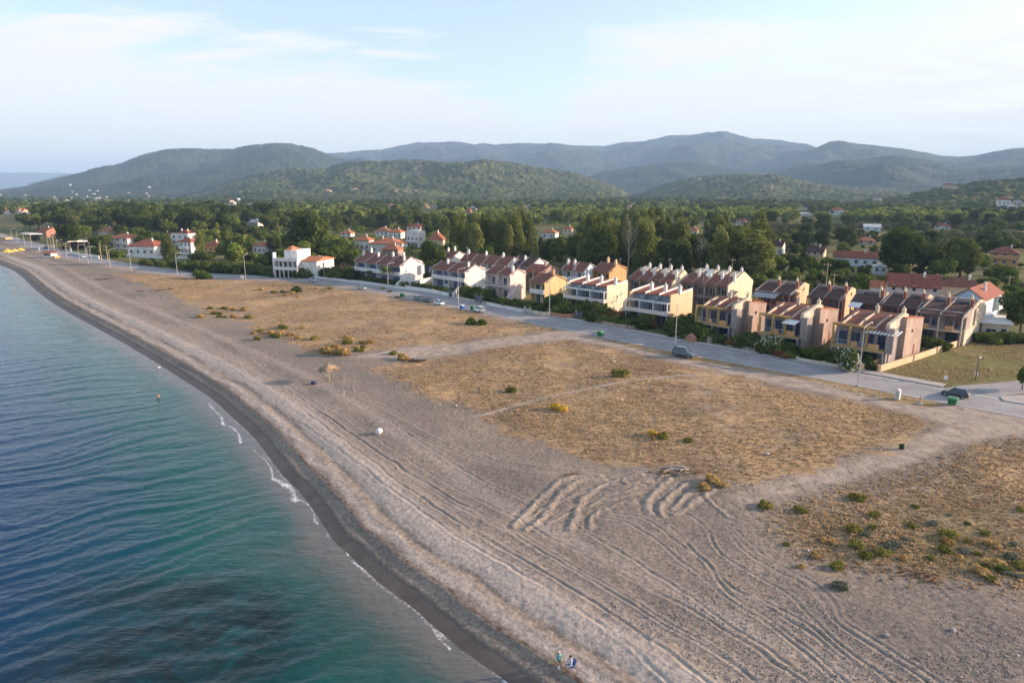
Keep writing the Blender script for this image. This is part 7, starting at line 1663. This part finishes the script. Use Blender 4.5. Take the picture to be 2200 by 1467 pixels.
V = np.zeros((m_, 6, 3)); ox = oct_[None,:,0]*sz[:,None]*1.3; oy = oct_[None,:,1]*sz[:,None]; V[:,:,0] = XY[:,0,None]+ox*ca[:,None]-oy*sa[:,None]; V[:,:,1] = XY[:,1,None]+ox*sa[:,None]+oy*ca[:,None]; V[:,:,2] = Z[:,None]+sz[:,None]*.25+oct_[None,:,2]*sz[:,None]
Fp = np.array([(0,1,4),(1,2,4),(2,3,4),(3,0,4),(1,0,5),(2,1,5),(3,2,5),(0,3,5)]); F = (np.arange(m_)[:,None,None]*6 + Fp[None]).reshape(-1,3)
m_peb, nt, b = principled('pebbles', (.4,.4,.4), .85, .3); r = ramp(nt, [(0,(.12,.10,.09)),(.5,(.24,.215,.20)),(.88,(.36,.33,.31)),(1,(.58,.55,.53))]); nt.links.new(attr(nt, 'tint'), r.inputs[0]); nt.links.new(r.outputs[0], b.inputs['Base Color'])
o = np_mesh('pebbles', V.reshape(-1,3), F, m_peb, True, dict(tint=np.repeat(gP.random(m_), 6))); tag(o, 'grey and white pebbles strewn over the beach', None, None, 'stuff')

# ---- people
m_skin = worn('skin', (0.46,0.27,0.19), 0.6, 0.05, 4); m_teal = worn('teal_cloth', (0.16,0.42,0.46), 0.9, 0.1, 5); m_shirt = worn('pale_blue_shirt', (0.50,0.56,0.66), 0.9, 0.1, 5); m_denim = worn('denim_blue', (0.10,0.19,0.36), 0.9, 0.1, 5); m_navyc = worn('navy_cloth', (0.03,0.035,0.06), 0.9, 0.1, 5); m_redc = worn('red_cloth', (0.5,0.06,0.06), 0.9, 0.1, 5); m_hairg = worn('white_hair', (0.62,0.56,0.54), 0.9, 0.1, 9); m_hairb = worn('dark_hair', (0.035,0.016,0.010), 0.8, 0.1, 9); m_khaki = worn('khaki_cloth', (0.40,0.28,0.14), 0.9, 0.1, 4)
def person(loc, rz, J, label, mats, paint_fn, hair, group=None, hold=None):
    """one skinned body; J gives joint positions; mats: list; paint_fn(centre) -> material index"""
    root = empty('person', loc, rz, label, 'person', group); root.scale = (SC, SC, SC)
    V, E, Rd = [], [], []
    def v(p, r_): V.append(tuple(p)); Rd.append(r_); return len(V)-1
    def chain(start, pts):
        last = start
        for p, r_ in pts: i = v(p, r_); E.append((last, i)); last = i
        return last
    pel = v(J['pelvis'], .15); ch = chain(pel, [(J['waist'], .13), (J['chest'], .155), (J['neckb'], .085)])
    hd = chain(ch, [(J['neck'], .055), (J['jaw'], .075), (J['head'], .098), (J['crown'], .07)])
    nose = Vector(J['head']) + Vector(J['face'])*.10; 
    up = Vector((0,0,1))
    for s, sd_ in (('l', 1), ('r', -1)):
        hip = chain(pel, [(J['hip'+s], .095), (J['knee'+s], .06), (J['ankle'+s], .04), (J['toe'+s], .032)])
        chest_i = ch
        w = chain(chest_i, [(J['sh'+s], .062), (J['elb'+s], .042), (J['wri'+s], .028)])
        wri, el_ = Vector(J['wri'+s]), Vector(J['elb'+s]); d = (wri-el_).normalized(); side = d.cross(up).normalized() if abs(d.z) < .95 else Vector((1,0,0)); palm = chain(w, [(wri + d*.05, .034)])
        for f_, ln in zip((-1.5,-.5,.5,1.5), (.065,.08,.085,.07)):
            b0 = wri + d*.085 + side*f_*.019; chain(palm, [(b0, .0095), (b0+d*ln*.5-up*.012, .0085), (b0+d*ln*.85-up*.04, .0075)])
        b0 = wri + d*.03 - side*sd_*.035; chain(palm, [(b0, .011), (b0+d*.035-side*sd_*.02, .0095)])
    me = bpy.data.meshes.new('body'); me.from_pydata(V, E, []); o = bpy.data.objects.new('body', me); link(o)
    sk = o.modifiers.new('skin', 'SKIN'); sk.use_smooth_shade = True
    for i, r_ in enumerate(Rd): me.skin_vertices[0].data[i].radius = (r_, r_)
    me.skin_vertices[0].data[0].use_root = True
    sb = o.modifiers.new('sub', 'SUBSURF'); sb.levels = 1; sb.render_levels = 1
    bpy.context.view_layer.update(); dg = bpy.context.evaluated_depsgraph_get(); m2 = bpy.data.meshes.new_from_object(o.evaluated_get(dg)); o.modifiers.clear(); o.data = m2
    m2.materials.clear()
    for mm in mats: m2.materials.append(mm)
    for p in m2.polygons: p.material_index = paint_fn(p.center); p.use_smooth = True
    o.parent = root
    hb = MB(); c = Vector(J['head']); f = Vector(J['face']); hb.ball(tuple(c+Vector((0,0,.035))-f*.025), .108, 12, 7, 0, (1,1,.95)); hb.build('hair', hair, root, True)
    fb = MB(); hc = c; rt_ = f.cross(up).normalized()
    for s in (-1, 1): fb.ball(tuple(hc+f*.088+rt_*s*.033+Vector((0,0,-.005))), .013, 6, 4, 0)
    fb.build('eyes', m_dark, root); nb_ = MB(); nb_.ball(tuple(hc+f*.105+Vector((0,0,-.035))), .017, 6, 4, 0, (1,1,1.4)); nb_.ball(tuple(hc+f*.082+Vector((0,0,-.072))), .02, 6, 4, 0, (1,1,.5))
    for s in (-1, 1): nb_.ball(tuple(hc+rt_*s*.097+Vector((0,0,-.015))), .022, 6, 4, 0, (.6,.8,1.4))
    nb_.build('face_features', m_skin, root)
    return root
# both sit on low chairs, facing -y in their own frame
def seated(lean=0.0, armo=0.0):
    f = (0,-1,-.25) ; f = tuple(Vector(f).normalized())
    J = dict(pelvis=(0,0,.40), waist=(0,-.02+lean*.3,.58), chest=(0,-.05+lean,.80), neckb=(0,-.06+lean*1.2,.97), neck=(0,-.08+lean*1.3,1.04), jaw=(0,-.12+lean*1.4,1.10), head=(0,-.11+lean*1.4,1.18), crown=(0,-.09+lean*1.4,1.26), face=f)
    for s, k in (('l', 1), ('r', -1)):
        J['hip'+s] = (.10*k,-.06,.39); J['knee'+s] = (.17*k,-.46,.46); J['ankle'+s] = (.15*k,-.52,.08); J['toe'+s] = (.16*k,-.68,.03)
        J['sh'+s] = (.20*k,-.05+lean*1.1,.92); J['elb'+s] = ((.27+armo)*k,-.16+lean,.66); J['wri'+s] = ((.20+armo*1.3)*k,-.38+lean,.55)
    return J
def deckchair(x, y, z, rz, label, cloth):
    root = empty('beach_chair', (x, y, z), rz, label, 'beach chair', 'low beach chairs'); root.scale = (SC, SC, SC); mb = MB()
    for s in (-.27, .27): mb.tube([(s,-.28,0),(s,.1,.30),(s,.32,.85)], .015, 5); mb.tube([(s,.28,0),(s,-.05,.3),(s,-.25,.32)], .015, 5); mb.tube([(s,-.2,.5),(s,.2,.5)], .02, 5)
    mb.build('frame', m_metal, root); mb = MB(); mb.box(-.26,.26,-.24,.14,.28,.31); mb.build('seat', cloth, root); mb = MB(); mb.prism([(.12,.30),(.34,.86),(.36,.85),(.15,.29)], -.26, .26); mb.build('backrest', cloth, root)
x, y = G(1200, 1412, -.15); z = zat(x, y)
p1 = lambda c: 1 if (c.z > .48 and c.z < .99 and abs(c.x) < .26 and c.y > -.34) else (2 if (c.z > .28 and c.y > -.34 and c.z < .5 and abs(c.x) < .22) else 0)
person((x, y, z), R(8), seated(-.06, .02), 'person with white hair in a teal top on a low beach chair, facing the camera', [m_skin, m_teal, m_navyc], p1, m_hairg, 'two people sitting on the beach'); deckchair(x, y+.02, z, R(8), 'low brown beach chair under the person in teal', m_khaki)
x, y = G(1228, 1424, -.15); z = zat(x, y)
p2 = lambda c: 1 if (c.z > .48 and c.z < .99 and c.y > -.40) else (2 if (c.z > .28 and c.y > -.40 and c.z < .5) else 0)
person((x, y, z), R(-75), seated(-.02, .10), 'person with dark hair in a pale blue shirt sitting and facing the sea', [m_skin, m_shirt, m_denim], p2, m_hairb, 'two people sitting on the beach'); deckchair(x, y, z, R(-75), 'low beach chair under the person in the pale blue shirt', m_bluew)
x, y = G(1184, 1413, -.2); mb = MB(); mb.ball((0,0,.1), .16, 8, 5, 0, (1.5,.8,.6)); mb.tube([(-.1,0,.15),(0,0,.26),(.1,0,.15)], .015, 5); o = mb.build('beach_bag', m_lwood, None, True); o.location = (x, y, zat(x, y)); tag(o, 'small pale bag on the shingle beside the person in teal', 'bag')
x, y = G(1201, 1425, -.2); mb = MB(); mb.lathe([(0,0),(.08,0),(.09,.2),(.03,.26),(.03,.3),(0,.3)], (0,0,0), 10); o = mb.build('bottle', m_white, None, True); o.location = (x, y, zat(x, y)); tag(o, 'white bottle standing between the two sitting people', 'bottle')
def standing(st=0.0):
    J = dict(pelvis=(0,0,.95), waist=(0,0,1.10), chest=(0,0,1.28), neckb=(0,0,1.43), neck=(0,-.01,1.50), jaw=(0,-.03,1.55), head=(0,-.02,1.63), crown=(0,0,1.71), face=(0,-1,0))
    for s, k in (('l', 1), ('r', -1)):
        J['hip'+s] = (.10*k,0,.90); J['knee'+s] = (.11*k,-.02+st*k,.50); J['ankle'+s] = (.11*k,.02+st*1.6*k,.08); J['toe'+s] = (.12*k,-.14+st*1.6*k,.03)
        J['sh'+s] = (.19*k,0,1.39); J['elb'+s] = (.25*k,.02,1.12); J['wri'+s] = (.24*k,-.10,.88)
    return J
x, y = G(340, 855, SEA); pp_ = lambda c: 1 if (c.z > .75 and c.z < 1.02 and abs(c.x) < .2) else 0
person((x, y, SEA-.66), R(30), standing(.05), 'bather standing waist deep in the sea', [m_skin, m_navyc], pp_, m_hairb)
x, y = G(910, 645); p3 = lambda c: 1 if c.z > 1.0 and c.z < 1.46 else (2 if c.z > .1 and c.z <= 1.0 and abs(c.x) < .2 else 0)
person((x, y, .04), R(60), standing(.06), 'person in a red top standing between the parked cars', [m_skin, m_redc, m_navyc], p3, m_hairb)
# gull on the water close to the shore
x, y = G(342, 791, SEA); root = empty('gull', (x, y, SEA+.05), R(60), 'white gull floating near the water edge', 'gull', None); mb = MB()
mb.tube([(.28,0,.10),(.16,0,.08),(0,0,.08),(-.16,0,.10),(-.2,0,.2),(-.22,0,.27),(-.28,0,.28)], [.02,.07,.11,.08,.045,.05,.02], 8); mb.build('body', m_white, root, True); mb = MB()
for s in (-1, 1): mb.ball((.06, s*.09, .13), .12, 8, 4, 0, (1.5,.25,.5))
mb.build('wings', m_metal, root, True); mb = MB(); mb.tube([(-.27,0,.28),(-.34,0,.265)], [.015,.004], 5); mb.build('beak', m_yelc, root)
# roof antennas and dishes
def antenna(px, py, dist, h, label):
    u = (px-1100)/FPX; v = (py-733.5)/FPX; t = dist/(math.cos(PITCH)-v*math.sin(PITCH)); x, y, z = u*t, dist, CAM_H+t*(-math.sin(PITCH)-v*math.cos(PITCH))
    root = empty('roof_antenna', (x, y, z), R(-40), label, 'antenna', 'roof antennas'); mb = MB(); mb.tube([(0,0,-1.2),(0,0,h)], .035, 5); mb.build('mast', m_metal, root); mb = MB()
    for i in range(5): mb.tube([(-.35,-.5+i*.25,h-.1),(.35,-.5+i*.25,h-.1)], .015, 4)
    mb.tube([(0,-.55,h-.1),(0,.55,h-.1)], .018, 4); mb.build('rods', m_metal, root)
for a in [(1004,546,205,2.0,'wide antenna behind the four tall chimneys'),(1332,575,185,2.4,'antenna on the orange gabled house'),(1438,576,163,2.2,'antenna on the rounded cream row'),(1512,596,158,1.6,'antenna left on the satellite dish roof'),(1567,600,155,1.8,'antenna right on the satellite dish roof'),(1236,590,178,2.2,'antenna beside the pale blue gable'),(1722,646,140,2.4,'antenna on the first dark red terrace')]: antenna(*a)
def dish(px, py, dist, label):
    u = (px-1100)/FPX; v = (py-733.5)/FPX; t = dist/(math.cos(PITCH)-v*math.sin(PITCH)); x, y, z = u*t, dist, CAM_H+t*(-math.sin(PITCH)-v*math.cos(PITCH))
    root = empty('satellite_dish', (x, y, z), R(160), label, 'satellite dish', 'satellite dishes'); mb = MB(); mb.tube([(0,0,-1.5),(0,0,0)], .03, 5); mb.build('mast', m_metal, root)
    mb = MB(); mb.lathe([(0,0),(.2,.03),(.38,.11),(.5,.2)], (0,0,0), 12); o = mb.build('reflector', p_white, root); o.rotation_euler = (R(-55), 0, 0)
dish(1520,579,160,'upper satellite dish on the tiled row'); dish(1527,586,159,'lower right satellite dish on the tiled row'); dish(1521,591,158,'lower left satellite dish on the tiled row')

for o in sc.objects:
    if o.parent is None and o.get('category') and not o.get('kind'): o['kind'] = 'thing'
